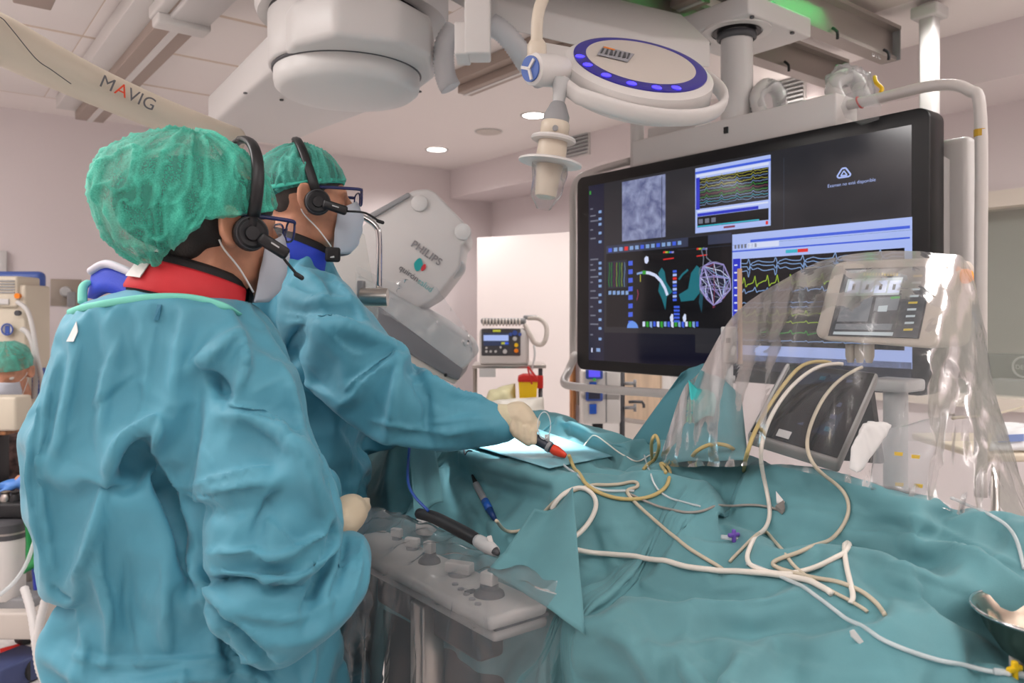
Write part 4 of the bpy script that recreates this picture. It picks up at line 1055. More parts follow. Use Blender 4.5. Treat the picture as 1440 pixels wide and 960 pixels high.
def make_headset(h, parent, rad=(.10, .118), lean=-.02, mic=((.07, -.128, -.035), (.12, -.135, -.075)), dome=.155, ear=(-.002, -.094, -.002), frontdir=(1, -.1, -.35), bulge=.0):
    """single-sided headset: band over the cap, round ear pad, boom with microphone, on the right ear"""
    ex, ey, ez = ear
    band = []
    for a in np.linspace(-8, 186, 28):
        a = math.radians(a); band.append(h(ex + lean * math.sin(a), ey * math.cos(a) * (1.04 + bulge * max(0, math.sin(a))), ez + .01 + dome * math.sin(a)))
    b = MB().tube(band, .0052, 8, 1, flat=1.7, flatdir=h.dir(1, 0, 0)).build('headset', M_black, parent, True)
    nrm = h.dir(0, -1, 0)
    MB().tube(band[2:14], .0072, 8, 1, flat=1.6, flatdir=h.dir(1, 0, 0)).build('band_sleeve', M_black, b, True)
    MB().lathe([(.012, -.014), (.027, -.012), (.031, -.002), (.03, .006), (.022, .011), (.013, .009), (.012, .014), (.001, .014)], h(*ear), nrm, 28).build('ear_pad', M_blacks, b, auto=40)
    MB().lathe([(.027, .0115), (.029, .012), (.027, .0135)], h(*ear), nrm, 28, False).build('pad_ring', M_dgrey, b, True)
    m0 = Vector(h(ex + .004, ey - .014, ez - .002)); fd = h.dir(*frontdir).normalized(); F_ = frame(fd, h.dir(0, 0, 1))
    MB().box(m0 + fd * .036, (.022, .017, .058), F_, bev=.006).build('boom_body', M_black, b, auto=40)
    MB().box(m0 + fd * .036 + h.dir(0, -1, 0) * .0092 + Vector((0, 0, .001)), (.0025, .0006, .016), F_).build('boom_print', M_lgrey, b)
    m1 = m0 + fd * .064
    MB().tube([m1, h(*mic[0]), h(*mic[1])], .0026, 8, 4).build('boom', M_black, b, True)
    MB().capsule(Vector(h(*mic[1])) - fd * .004, Vector(h(*mic[1])) + fd * .008, .0045, .0045, 8).build('microphone', M_black, b, True)
    return b
def collar_ring(cen, fdir, tilt, r, z0, z1, span, name, m, parent, thick=.012, out=0):
    """stand-up collar: part of a tilted cone ring; span = start and end angle from the front"""
    f = Vector(fdir).normalized(); l = Vector((-f.y, f.x, 0)); B = Matrix((f, l, Vector((0, 0, 1)))).transposed() @ Matrix.Rotation(tilt, 3, 'Y')
    n = 48; P = np.zeros((7, n, 3))
    for j, a in enumerate(np.linspace(math.radians(span[0]), math.radians(span[1]), n)):
        for i, g in enumerate((0, .08, .5, .92, 1, .92, .08)):
            rr = r * (1.06 - .1 * g) + (out if i < 5 else out - thick) + (.0 if i not in (0, 4) else -thick * .5)
            zz = z0 + (z1 - z0) * g
            P[i, j] = Vector(cen) + B @ Vector((rr * math.cos(a), rr * math.sin(a), zz))
    return MB().grid(np.concatenate([P, P[:1]], 0)).build(name, m, parent, True)

def torso_loft(mb, rows, d, floor=True):
    """rows: (y pixel, left pixel, right pixel, half depth, d offset); stacked rounded sections"""
    n = 40; rings = []
    ys = [r[0] for r in rows]
    for y in np.concatenate([np.linspace(ys[0], ys[-1], 46)]):
        l = np.interp(y, ys, [r[1] for r in rows]); r = np.interp(y, ys, [r[2] for r in rows]); hd = np.interp(y, ys, [r[3] for r in rows]); do = np.interp(y, ys, [r[4] for r in rows])
        D = d + do; ring = []
        xc, hw = ((l + r) / 2 - 720) / FPX * D, (r - l) / 2 / FPX * D; z = CAMZ - (y - HORIZ) / FPX * d
        for k in range(n):
            a = 2 * math.pi * k / n; c_, s_ = math.cos(a), math.sin(a); e = .82
            ring.append(K(xc + hw * abs(c_) ** e * (1 if c_ > 0 else -1), D + hd * abs(s_) ** e * (1 if s_ > 0 else -1), z))
        rings.append(ring)
    vs = [p for r in rings for p in r]; fs = []
    for i in range(len(rings) - 1):
        for k in range(n): fs.append((i * n + k, i * n + (k + 1) % n, (i + 1) * n + (k + 1) % n, (i + 1) * n + k))
    fs.append(tuple(range(n))); fs.append(tuple((len(rings) - 1) * n + k for k in range(n - 1, -1, -1)))
    return mb.add(vs, fs)
def cloth_finish(me, strokes, amp=.004, seed=1, fine=.0016, zscale=.35, clampz=None):
    """fold lines measured on the photo plus finer creases, pushed out along the surface"""
    V, N = mesh_np(me); px, py, dd = pixof(V)
    view = V - np.array([0, 0, CAMZ]); view /= np.linalg.norm(view, axis=1)[:, None]
    face = np.clip(-(N * view).sum(1) * 2.2 + .25, 0, 1)
    D = strokes_disp(px, py, strokes) * face
    wp = np.stack([vnoise(V, (7, 7, 7), seed + s) for s in (11, 12, 13)], 1) * .10
    Q = V + wp
    D += amp * (ridged(Q, (9, 9, 9 * zscale), seed, 3) - .3) + amp * .55 * (ridged(Q * 1.0, (17, 17, 9), seed + 2, 4) - .25)
    D += fine * (ridged(Q, (34, 34, 22), seed + 4, 4) - .2)
    V2 = V + N * D[:, None]
    me.vertices.foreach_set('co', V2.ravel()); me.update()


def cloth_sim(me, frames=12, expand=.10, goal=.5, goal_k=.01, bend=20, grav=.3):
    """lets slack cloth settle and buckle over its form for a few frames and returns the settled mesh"""
    o = bpy.data.objects.new('sim', me); COL.objects.link(o)
    vg = o.vertex_groups.new(name='pin')
    if np.isscalar(goal): vg.add(list(range(len(me.vertices))), goal, 'REPLACE')
    else:
        for lv in np.unique(np.round(goal, 1)):
            vg.add(np.where(np.abs(goal - lv) < .051)[0].tolist(), float(lv), 'REPLACE')
    m = o.modifiers.new('c', 'CLOTH'); s = m.settings
    s.quality = 5; s.mass = .3; s.tension_stiffness = 15; s.compression_stiffness = 15; s.shear_stiffness = 5; s.bending_stiffness = bend
    s.tension_damping = 5; s.compression_damping = 5; s.air_damping = 4
    s.vertex_group_mass = 'pin'; s.pin_stiffness = goal_k; s.shrink_min = -expand; s.effector_weights.gravity = grav
    m.collision_settings.use_collision = False; m.collision_settings.use_self_collision = False
    m.point_cache.frame_start = 1; m.point_cache.frame_end = frames + 1
    for f in range(1, frames + 1): SC.frame_set(f)
    dg = bpy.context.evaluated_depsgraph_get(); m2 = bpy.data.meshes.new_from_object(o.evaluated_get(dg))
    bpy.data.objects.remove(o); SC.frame_set(1)
    return m2
def subdiv(me, n=1):
    o = bpy.data.objects.new('sub', me); COL.objects.link(o)
    m = o.modifiers.new('s', 'SUBSURF'); m.levels = n; m.render_levels = n
    dg = bpy.context.evaluated_depsgraph_get(); m2 = bpy.data.meshes.new_from_object(o.evaluated_get(dg)); bpy.data.objects.remove(o)
    return m2
def creases(n, box, seed, amp=.0032, lmin=30, lmax=110, wide=20):
    rr = random.Random(seed); out = []
    for k in range(n):
        x, y = rr.uniform(box[0], box[2]), rr.uniform(box[1], box[3]); a = rr.uniform(0, math.pi); L_ = rr.uniform(lmin, lmax); b = a + rr.uniform(-.35, .35)
        m = (x + math.cos(a) * L_ / 2, y + math.sin(a) * L_ / 2); e = (m[0] + math.cos(b) * L_ / 2, m[1] + math.sin(b) * L_ / 2)
        w1, w2 = (2.5, rr.uniform(.5, 1) * wide) if rr.random() < .5 else (rr.uniform(.5, 1) * wide, 2.5)
        out.append(([(x, y), m, e], w1, w2, amp * rr.uniform(.4, 1) * rr.choice((1, 1, -1))))
    return out
def make_gown(mb, strokes, name, parent, seed, voxel=.0115, smooth=9, expand=.10, bend=10, frames=12, hk=2.2, pin=None, fine=.0010, crs=()):
    crs = list(crs)
    me = remesh(mb, voxel, smooth, .6)
    big = [(a, b, c, d * hk) for a, b, c, d in strokes if max(b, c) >= 7]
    small = [(a, b, c, d * .8) for a, b, c, d in strokes if max(b, c) < 7]
    cloth_finish(me, big, .0008, seed, .0)
    g = .5
    if pin is not None:
        V, _ = mesh_np(me); g = np.where(pin(V), 1.0, .5)
    me = cloth_sim(me, frames, expand, g, .010, bend)
    again = [(a, b * .55, c * .55, d * .75) for a, b, c, d in big]
    me = subdiv(me, 1); cloth_finish(me, small + again + crs, .0008, seed + 3, fine)
    o = mesh_obj(name, me, M_gown, parent); 
    V, _ = mesh_np(me); off = np.array(rootloc(parent)); F = [tuple(p.vertices) for p in me.polygons]
    return o, BVHTree.FromPolygons((V + off).tolist(), F)
def surf(bvh, px, py, lift=.004, dflt=None):
    o = Vector((0, 0, CAMZ)); dr = (C(px, py, 1.0) - o).normalized(); hit = bvh.ray_cast(o, dr)
    if hit[0] is None: return C(px, py, dflt) if dflt else None
    return hit[0] - dr * lift

# ---------------------------------------------------------------- first surgeon (nearest, seen from behind)
fA = K(.79, .613, 0); fA = Vector((fA.x, fA.y, 0))
hA = Head(C(309, 328, 1.43), fA, pitch=.08)
pA = thing('person', 'person in blue gown and full green bouffant cap, red collar, nearest the camera', 'person', K(-.58, 1.42, 0), 'surgeons at the table')
mb = MB(); head_shapes(mb, hA)
neck = K(-.60, 1.41, 1.46); pel = K(-.56, 1.43, .95)
limb(mb, [(neck, .055), (K(-.6, 1.42, 1.34), .075), (K(-.59, 1.44, 1.25), .09), (K(-.57, 1.45, 1.08), .085), (pel, .09)])
shR, shL = K(-.51, 1.39, 1.28), K(-.71, 1.52, 1.28)
limb(mb, [(K(-.6, 1.42, 1.34), .06), (shR, .035)]); limb(mb, [(K(-.6, 1.42, 1.34), .06), (shL, .035)])
elR, wrR = C(384, 800, 1.295), C(474, 764, 1.40)
elL, wrL = K(-.66, 1.68, 1.1), K(-.42, 1.66, 1.1)
limb(mb, [(shR, .035), (elR, .03), (wrR, .022)]); limb(mb, [(shL, .045), (elL, .036), (wrL, .025)])
for s in (-1, 1):
    hp = pel + Vector((-fA.y, fA.x, 0)) * .07 * s; kn = hp + Vector((0, 0, -.42)) + fA * .02; an = kn + Vector((0, 0, -.41)) - fA * .02
    limb(mb, [(hp, .07), (kn, .055), (an, .042)]); limb(mb, [(an + Vector((0, 0, -.06)), .04), (an + fA * .15 + Vector((0, 0, -.075)), .032)])
me = remesh(mb, .0055, 3); bodyA = mesh_obj('body', me, M_skin, pA)
bodyA['label'] = 'skin of the cheek, ear and neck'
# hair under the cap and at the nape
mb = MB(); mb.sphere(hA(-.045, 0, .04), (.116, .092, .092), hA.M, 28, 18); mb.sphere(hA(-.06, 0, -.028), (.042, .061, .046), hA.M, 20, 14)
mb.sphere(hA(-.1, 0, .04), (.082, .078, .078), hA.M, 20, 14)
mb.sphere(hA(.012, 0, .055), (.08, .0795, .055), hA.M, 20, 14)
me = remesh(mb, .006, 2); mesh_obj('hair', me, M_hair, pA)
make_cap(hA, 'bouffant_cap', pA, M_capA, (-.060, .044), (.156, .120, .124), .058, -.085, .012, 21, .0060, bexp=.6)
make_mask(hA, pA); make_glasses(hA, pA)
make_headset(hA, pA, dome=.172, lean=.0, bulge=.62, ear=(.021, -.101, -.006), mic=((.078, -.116, -.042), (.108, -.114, -.07)), frontdir=(1, -.12, -.5))
# thyroid collar: black lining, red band, label, front clasp
cc_ = C(268, 408, 1.43)
col = collar_ring(cc_, fA, .30, .100, -.038, .042, (-178, 178), 'thyroid_collar', M_colblk, pA)
collar_ring(cc_, fA, .30, .101, -.03, .026, (-180, -42), 'red_band', M_colred, col, thick=.006, out=.004)
collar_ring(cc_, fA, .30, .103, -.012, .02, (-172, -150), 'collar_label', M_paper, col, thick=.002, out=.0065)
collar_ring(cc_, fA, .30, .104, -.04, .03, (-40, -22), 'clasp', M_colblk, col, thick=.006, out=.006)
# blue apron collar with a white edge on the far shoulder
st = [C(126, 398, 1.44), C(146, 388, 1.40), C(172, 396, 1.37), C(205, 412, 1.34)]
mb = MB(); P = np.array([[tuple(Vector(p) + Vector((0, 0, .034 * g)) + FV * .01 * g) for p in cr(st, 6)] for g in (-.8, -.3, .2, .6)])
o = mb.grid(P).build('apron_collar', M_colblu, pA, True); sd = o.modifiers.new('thick', 'SOLIDIFY'); sd.thickness = .014
MB().tube([Vector(p) + Vector((0, 0, .022)) + FV * .004 for p in st], .0075, 8, 5).build('white_edge', mat('edge_white', (205, 202, 212), .6), o, True)
# gown
mb = MB()
rowsA = [(404, 196, 300, .06, -.01), (412, 168, 320, .095, -.01), (426, 128, 346, .115, -.01), (442, 106, 366, .13, 0), (480, 94, 394, .14, 0), (545, 68, 412, .15, 0), (592, 52, 418, .155, 0), (690, 58, 428, .155, 0),
         (760, 70, 442, .15, 0), (820, 88, 456, .145, 0), (900, 84, 472, .15, 0), (960, 82, 484, .155, 0), (1150, 56, 506, .17, 0), (1480, 36, 526, .18, 0)]
torso_loft(mb, rowsA, 1.42)
limb(mb, [(C(330, 490, 1.40), .07), (C(352, 560, 1.345), .092), (C(362, 640, 1.30), .102), (C(368, 720, 1.27), .098), (C(376, 800, 1.26), .086), (C(390, 842, 1.26), .072)])
limb(mb, [(C(390, 842, 1.26), .072), (C(436, 806, 1.30), .076), (C(470, 782, 1.35), .058), (C(490, 764, 1.40), .042)])
limb(mb, [(C(380, 660, 1.29), .10), (C(418, 700, 1.32), .072)])
limb(mb, [(C(300, 480, 1.40), .09), (C(352, 560, 1.345), .10)])
limb(mb, [(shL, .10), (elL, .085), (wrL, .05)])
SA_ = [ # fold lines (x, y in the photo), width left, width right, height
 ([(318, 566), (352, 578), (384, 598), (412, 620), (430, 640), (446, 690), (456, 728)], 10, 34, .016),
 ([(330, 590), (400, 640)], 40, 40, -.012),
 ([(338, 468), (346, 500), (344, 524), (336, 556)], 6, 16, .009),
 ([(288, 520), (306, 538), (322, 558)], 14, 8, -.012),
 ([(288, 520), (300, 500), (330, 470)], 10, 16, .010),
 ([(250, 525), (290, 500), (345, 462)], 14, 20, .006),
 ([(218, 636), (246, 690), (268, 738), (270, 776), (280, 812), (330, 866), (392, 926)], 12, 20, .012),
 ([(205, 640), (236, 700), (254, 745), (258, 780), (268, 822)], 22, 9, -.024),
 ([(290, 850), (340, 900), (380, 935)], 14, 8, -.026),
 ([(233, 581), (210, 600), (180, 618), (160, 650), (154, 672)], 10, 22, .015),
 ([(236, 584), (222, 612), (216, 636)], 8, 14, .012),
 ([(210, 612), (190, 640), (176, 668)], 16, 16, -.022),
 ([(154, 668), (138, 730), (118, 790), (92, 830)], 9, 14, .009),
 ([(148, 720), (140, 790), (154, 850), (152, 905)], 6, 8, .006),
 ([(271, 682), (320, 674), (384, 656)], 10, 16, .012),
 ([(225, 690), (300, 700), (380, 690)], 14, 14, -.008),
 ([(289, 776), (345, 776), (400, 782), (436, 758), (466, 728)], 8, 14, .016),
 ([(290, 800), (350, 796), (420, 800), (455, 780)], 10, 12, -.018),
 ([(296, 806), (330, 822), (380, 812), (440, 818)], 8, 18, .008),
 ([(300, 840), (356, 862), (420, 868), (480, 836)], 14, 14, .007),
 ([(360, 742), (376, 712), (396, 690)], 12, 8, -.010),
 ([(372, 722), (392, 752), (412, 772)], 8, 10, .008),
 ([(468, 728), (462, 770), (440, 826), (420, 870)], 8, 9, -.010),
 ([(486, 745), (480, 800), (462, 846)], 7, 8, -.008),
 ([(476, 735), (472, 790), (450, 840)], 6, 6, .007),
 ([(510, 748), (504, 800), (490, 850)], 6, 7, .006),
 ([(423, 505), (440, 560), (456, 640), (468, 700)], 12, 8, -.012),
 ([(386, 500), (412, 560), (430, 630)], 10, 14, .007),
 ([(90, 908), (130, 930), (200, 932), (306, 928), (400, 926)], 7, 9, .008),
 ([(96, 902), (140, 918), (220, 922), (310, 918)], 6, 6, -.006),
 ([(221, 440), (213, 488), (204, 560), (196, 600)], 4, 5, .0055),
 ([(228, 440), (221, 488), (212, 556)], 3, 4, -.004),
 ([(130, 575), (156, 545), (194, 520)], 5, 6, .008),
 ([(132, 582), (160, 552), (196, 526)], 4, 5, -.006),
 ([(84, 500), (62, 590), (60, 700), (78, 800)], 6, 9, .008),
 ([(70, 510), (50, 600), (48, 690), (66, 790)], 6, 6, -.008),
 ([(112, 480), (96, 560), (82, 640)], 6, 10, .006),
 ([(72, 640), (90, 615), (110, 595)], 5, 6, .006),
 ([(170, 470), (150, 540), (146, 600)], 10, 12, .006),
 ([(260, 440), (250, 500), (240, 560)], 14, 14, .004),
 ([(232, 780), (236, 850), (226, 900)], 12, 12, .006),
 ([(306, 880), (318, 905), (330, 960)], 10, 12, -.008),
 ([(180, 780), (176, 850), (186, 900)], 8, 8, -.005),
 ([(110, 860), (120, 900), (116, 960)], 8, 8, .005),
 ([(260, 940), (256, 1000)], 8, 8, .005), ([(420, 935), (430, 1000)], 10, 10, .006), ([(360, 945), (356, 1000)], 8, 10, -.005),
 ([(72, 822), (84, 838), (100, 846)], 8, 8, -.008),
]
_, bvA = make_gown(mb, SA_, 'gown', pA, 3, pin=lambda V: V[:, 2] > 1.475, crs=creases(46, (60, 450, 440, 900), 5))
# mint neck trim, tie and tab
gp = [surf(bvA, x, y, .003, 1.36) for x, y in ((96, 440), (112, 434), (140, 428), (170, 423), (200, 419), (230, 417), (262, 418), (292, 423), (318, 432), (336, 442))]
MB().tube(gp, .0062, 8, 4, flat=.45, flatdir=FV).build('neck_trim', M_mint, pA, True)
MB().tube([C(116, 426, 1.40), C(117, 404, 1.42), C(126, 397, 1.44), C(134, 404, 1.46)], .008, 8, 5, flat=.5).build('neck_loop', M_mint, pA, True)
MB().prism([surf(bvA, x, y, .004, 1.36) for x, y in ((108, 452), (110, 466), (104, 480), (94, 480))], -FV * .002).build('closure_tab', M_paper, pA)
MB().prism([surf(bvA, x, y, .004, 1.3) for x, y in ((222, 428), (228, 428), (224, 450), (217, 450))], -FV * .002).build('back_tab', mat('gown_tab', (52, 118, 144), .6), pA)
# glove
mb = MB(); limb(mb, [(C(480, 735, 1.46), .033), (C(490, 722, 1.50), .036), (C(494, 718, 1.54), .034)]); hand_shapes(mb, C(494, 718, 1.53), FV * 1.0 - RV * .25 + Vector((0, 0, -.1)), (0, 0, -1), 1, .7)
me = remesh(mb, .005, 3); mesh_obj('glove', me, M_glove, pA)

# ---------------------------------------------------------------- second surgeon (reaching over the patient)
fB = K(.94, .34, 0); fB = Vector((fB.x, fB.y, 0))
hB = Head(C(433, 288, 1.92), fB, pitch=.02, scale=1.0)
pB = thing('person', 'person in blue gown and tight green cap reaching out a gloved hand over the patient', 'person', K(-.5, 1.95, 0), 'surgeons at the table')
mb = MB(); head_shapes(mb, hB)
limb(mb, [(C(412, 345, 1.94), .055), (C(395, 410, 1.95), .08), (C(390, 500, 1.97), .10), (C(395, 620, 1.97), .09), (C(400, 720, 1.97), .10)])
shR, shL = C(450, 425, 1.82), C(370, 420, 2.08)
elR, wrR = C(560, 556, 1.72), C(694, 590, 1.765)
elL, wrL = C(430, 600, 2.16), C(540, 590, 2.1)
limb(mb, [(C(395, 410, 1.95), .07), (C(445, 440, 1.84), .045), (elR, .036), (wrR, .025)]); limb(mb, [(C(395, 410, 1.95), .07), (C(375, 440, 2.06), .045), (elL, .036), (wrL, .025)])
for s in (-1, 1):
    pl_ = C(400, 720, 1.96); hp = pl_ + Vector((-fB.y, fB.x, 0)) * .09 * s; kn = Vector((hp.x, hp.y, .5)) + fB * .02; an = Vector((hp.x, hp.y, .1)) - fB * .02
    limb(mb, [(hp, .095), (kn, .06), (an, .042)]); limb(mb, [(Vector((an.x, an.y, .045)), .04), (Vector((an.x, an.y, .035)) + fB * .15, .032)])
me = remesh(mb, .0055, 3); o = mesh_obj('body', me, M_skin, pB); o['label'] = 'skin of the cheek, ear and neck'
for s in (-1, 1): MB().sphere(hB(.068, .032 * s, .018), .0125, hB.M, 16, 10).build('eye', mat('eye_white', (222, 216, 210), .2), pB, True)
for s in (-1, 1): MB().sphere(hA(.068, .032 * s, .018), .0125, hA.M, 16, 10).build('eye', mat('eye_white', (222, 216, 210), .2), pA, True)
mb = MB(); mb.sphere(hB(-.018, 0, .052), (.102, .0795, .082), hB.M, 28, 18); mb.sphere(hB(-.05, 0, .01), (.046, .064, .05), hB.M, 20, 14); mb.sphere(hB(.02, 0, .026), (.02, .0745, .026), hB.M, 16, 12)
me = remesh(mb, .006, 2); mesh_obj('hair', me, mat('hair_grey', (58, 50, 46), .6, bump=.4, bscale=400, stretch=(1, 1, .15)), pB)
make_cap(hB, 'surgical_cap', pB, M_capB, (-.020, .050), (.108, .091, .096), .062, .0, .036, 33, .0042)
for (zz, rx, ry) in ((.052, .106, .089),):
    ring = [hB(-.020 + rx * math.cos(a), ry * math.sin(a), zz - .012 + .020 * math.cos(a)) for a in np.linspace(-math.pi, math.pi, 41)]
    MB().tube(ring, .006, 8, 1, flat=.5, flatdir=hB.dir(1, 0, 0)).build('cap_band', mat('band_green', (64, 178, 158), .7), pB, True)
make_mask(hB, pB, .006); make_glasses(hB, pB, .022, .128)
make_headset(hB, pB, dome=.152, lean=-.045, ear=(.013, -.097, -.006), mic=((.12, -.128, -.028), (.155, -.12, -.045)), frontdir=(1, -.1, -.28))
cb_ = C(412, 352, 1.93)
col = collar_ring(cb_, fB, .34, .088, -.03, .034, (-178, 178), 'thyroid_collar', M_colblk, pB)
collar_ring(cb_, fB, .34, .089, -.03, .016, (-150, -30), 'blue_band', M_colblu, col, thick=.006, out=.004)
MB().box(C(468, 358, 1.87), (.035, .02, .035), hB.M, bev=.006).build('clasp', M_colblk, col, auto=40)
MB().tube([C(462, 362, 1.86), C(470, 361, 1.86)], .0022, 6, 1).build('clasp_pin', M_lgrey, col)
mb = MB()
rowsB = [(336, 385, 432, .07, 0), (346, 370, 446, .11, 0), (362, 350, 462, .13, 0), (390, 338, 478, .15, 0), (430, 330, 494, .16, 0), (500, 322, 505, .165, .0), (600, 318, 508, .165, 0), (700, 316, 516, .16, 0), (800, 310, 522, .165, 0), (960, 305, 530, .17, 0), (1200, 300, 545, .18, 0), (1270, 298, 548, .18, 0)]
torso_loft(mb, rowsB, 1.97)
limb(mb, [(C(440, 432, 1.84), .10), (C(478, 470, 1.79), .098), (C(520, 520, 1.75), .088), (C(565, 554, 1.73), .082), (C(610, 574, 1.74), .066), (C(655, 582, 1.75), .054), (C(690, 588, 1.765), .042), (C(704, 590, 1.765), .034)])
limb(mb, [(shL, .10), (elL, .085), (wrL, .05)])
SB_ = [
 ([(380, 440), (440, 450), (500, 500), (545, 478)], 10, 10, .004),
 ([(400, 400), (440, 420), (500, 425)], 12, 12, .008),
 ([(430, 450), (410, 480), (396, 510)], 10, 16, -.012),
 ([(440, 445), (500, 462), (548, 482)], 10, 26, .014),
 ([(356, 450), (378, 490), (420, 530), (470, 560)], 6, 14, .010),
 ([(360, 470), (400, 520), (440, 550)], 10, 6, -.010),
 ([(485, 550), (520, 520), (545, 505), (566, 500)], 6, 9, .010),
 ([(480, 562), (512, 540), (536, 512)], 6, 6, -.009),
 ([(545, 480), (560, 500), (556, 560), (548, 600)], 9, 12, .008),
 ([(580, 498), (590, 530), (600, 560), (598, 600)], 8, 10, -.007),
 ([(590, 505), (606, 530), (640, 548)], 7, 8, .008),
 ([(620, 545), (650, 552), (690, 560)], 5, 7, .006),
 ([(630, 560), (660, 562), (696, 572)], 4, 5, -.006),
 ([(600, 596), (640, 590), (690, 588)], 7, 8, .005),
 ([(520, 590), (580, 602), (640, 610)], 8, 8, .006),
 ([(430, 380), (450, 400), (462, 430)], 7, 9, .006), ([(470, 390), (500, 430), (520, 470)], 8, 8, .006),
 ([(372, 430), (384, 460), (388, 480)], 5, 5, -.008),
 ([(470, 600), (490, 640), (486, 690)], 9, 9, .008), ([(500, 610), (506, 660), (500, 700)], 6, 6, -.008), ([(480, 690), (504, 700), (516, 690)], 6, 6, -.010),
 ([(505, 860), (510, 900), (515, 960)], 6, 6, .006), ([(496, 860), (520, 866), (528, 850)], 5, 5, -.008),
]
_, bvB = make_gown(mb, SB_, 'gown', pB, 9, pin=lambda V: V[:, 2] > 1.60, crs=creases(34, (370, 370, 650, 600), 6, lmin=20, lmax=70, wide=15))
# knit cuff and gripping glove
mb = MB(); mb.tube([C(700, 589, 1.765), C(712, 589, 1.765), C(722, 592, 1.762)], [.034, .033, .031], 24, 4)
mb.build('glove_cuff', mat('cuff_cream', (206, 196, 166), .65, bump=.4, bscale=160), pB, True)
gw = C(716, 588, 1.765); gd = C(742, 598, 1.75) - gw
toolA, toolB = C(728, 603, 1.745), C(776, 630, 1.72)
mb = MB(); limb(mb, [(gw, .031), (C(728, 586, 1.765), .036), (C(738, 594, 1.757), .03)])
tdir = (toolB - toolA).normalized()
for i in range(4):
    base = C(731 + i * 4.6, 578 + i * 3.2, 1.782 - .003 * i); q0 = toolA + tdir * (-.014 + .0185 * i)
    mid = base.lerp(q0, .45) + Vector((0, 0, .010)) + RV * .012
    tip = q0 + FV * -.016 + Vector((0, 0, -.006)); k1 = q0 + Vector((0, 0, .014)) - FV * .010
    mb.capsule(base, mid, .0095, .0088, 8); mb.capsule(mid, k1, .0088, .0082, 8); mb.capsule(k1, tip, .008, .0075, 8)
mb.capsule(C(722, 598, 1.752), C(727, 609, 1.735), .015, .012, 8); mb.capsule(C(727, 609, 1.735), toolA + tdir * .028 + Vector((0, 0, -.014)) - FV * .012, .012, .0095, 8)
me = remesh(mb, .0028, 2); mesh_obj('glove', me, M_glove, pB)
# ================================================================== operating table, drape
M_drape = mat('drape_teal', (94, 146, 154), .72, bump=.18, bscale=700, var=.06, vscale=7, sheen=.1)
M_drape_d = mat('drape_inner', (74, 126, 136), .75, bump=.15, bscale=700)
tb = thing('operating_table', 'black and steel operating table hidden under the green drape', 'table', (1.15, 1.35, 0))
MB().box((1.2, 1.1, .895), (.5, 2.7, .06), bev=.02).build('table_top', M_blacks, tb, auto=40)
MB().box((1.16, 1.45, .44), (.36, .75, .87), bev=.03).build('table_column', mat('column_dark', (44, 44, 48), .5), tb, auto=40)
MB().box((1.16, 1.5, .04), (.7, 1.3, .08), bev=.03).build('table_base', M_dgrey, tb, auto=40)
def drape_height(u, v):
    sm = lambda a, b, x: np.clip((x - a) / (b - a), 0, 1) ** 2 * (3 - 2 * np.clip((x - a) / (b - a), 0, 1))
    torso = sm(.96, 1.10, u) * .165
    legs = sm(.93, 1.36, u) * .135
    w_ = sm(.85, 1.25, v)
    h = .985 + torso * w_ + legs * (1 - w_)
    h += .022 * np.exp(-((u - 1.44) / .05) ** 2) + .012 * np.exp(-((v - 1.75) / .2) ** 2)
    h -= .05 * np.exp(-((u - 1.30) / .06) ** 2) * np.exp(-((v - .82) / .22) ** 2)       # dip between the legs
    h -= .035 * np.exp(-((u - 1.08) / .08) ** 2) * np.exp(-((v - 1.02) / .10) ** 2)
    h -= .085 * np.exp(-((u - 1.24) / .13) ** 2) * np.exp(-((v - .38) / .14) ** 2)       # dent under the bowl
    return h
NS, NV = 150, 250
vs_ = np.linspace(-.25, 2.35, NV); G = np.zeros((NV, NS, 3))
for i, v in enumerate(vs_):
    zb_n = np.interp(v, [-.3, .96, 1.04, 1.62, 1.72, 2.4], [.35, .40, .80, .80, .38, .35])
    ue = .905 + .02 * math.sin(v * 9) * (1 if v < 1 else .4) + .03 * np.interp(v, [.9, 1.1], [0, 1])
    pts = [(ue - .05, zb_n), (ue - .035, (zb_n + .93) / 2), (ue - .02, .935), (ue + .01, .972)]
    for u in np.linspace(ue + .05, 1.48, 14): pts.append((u, float(drape_height(np.array(u), np.array(v)))))
    zt = pts[-1][1]; pts += [(1.525, zt - .05), (1.55, zt - .15), (1.57, .75), (1.58, .55)]
    P = np.array([(p.x, p.y) for p in cr(pts, 6)]); L_ = np.concatenate([[0], np.cumsum(np.linalg.norm(np.diff(P, axis=0), axis=1))]); L_ /= L_[-1]
    tt = np.linspace(0, 1, NS); G[i, :, 0] = np.interp(tt, L_, P[:, 0]); G[i, :, 2] = np.interp(tt, L_, P[:, 1]); G[i, :, 1] = v
Q = G.reshape(-1, 3)
me = bpy.data.meshes.new('drape'); tmp = MB().grid(G); me.from_pydata(tmp.v, [], [tuple(reversed(f)) for f in tmp.f]); me.update()
V, N = mesh_np(me)
if N[(NV // 2) * NS + NS // 2][2] < 0: me.flip_normals(); me.update()
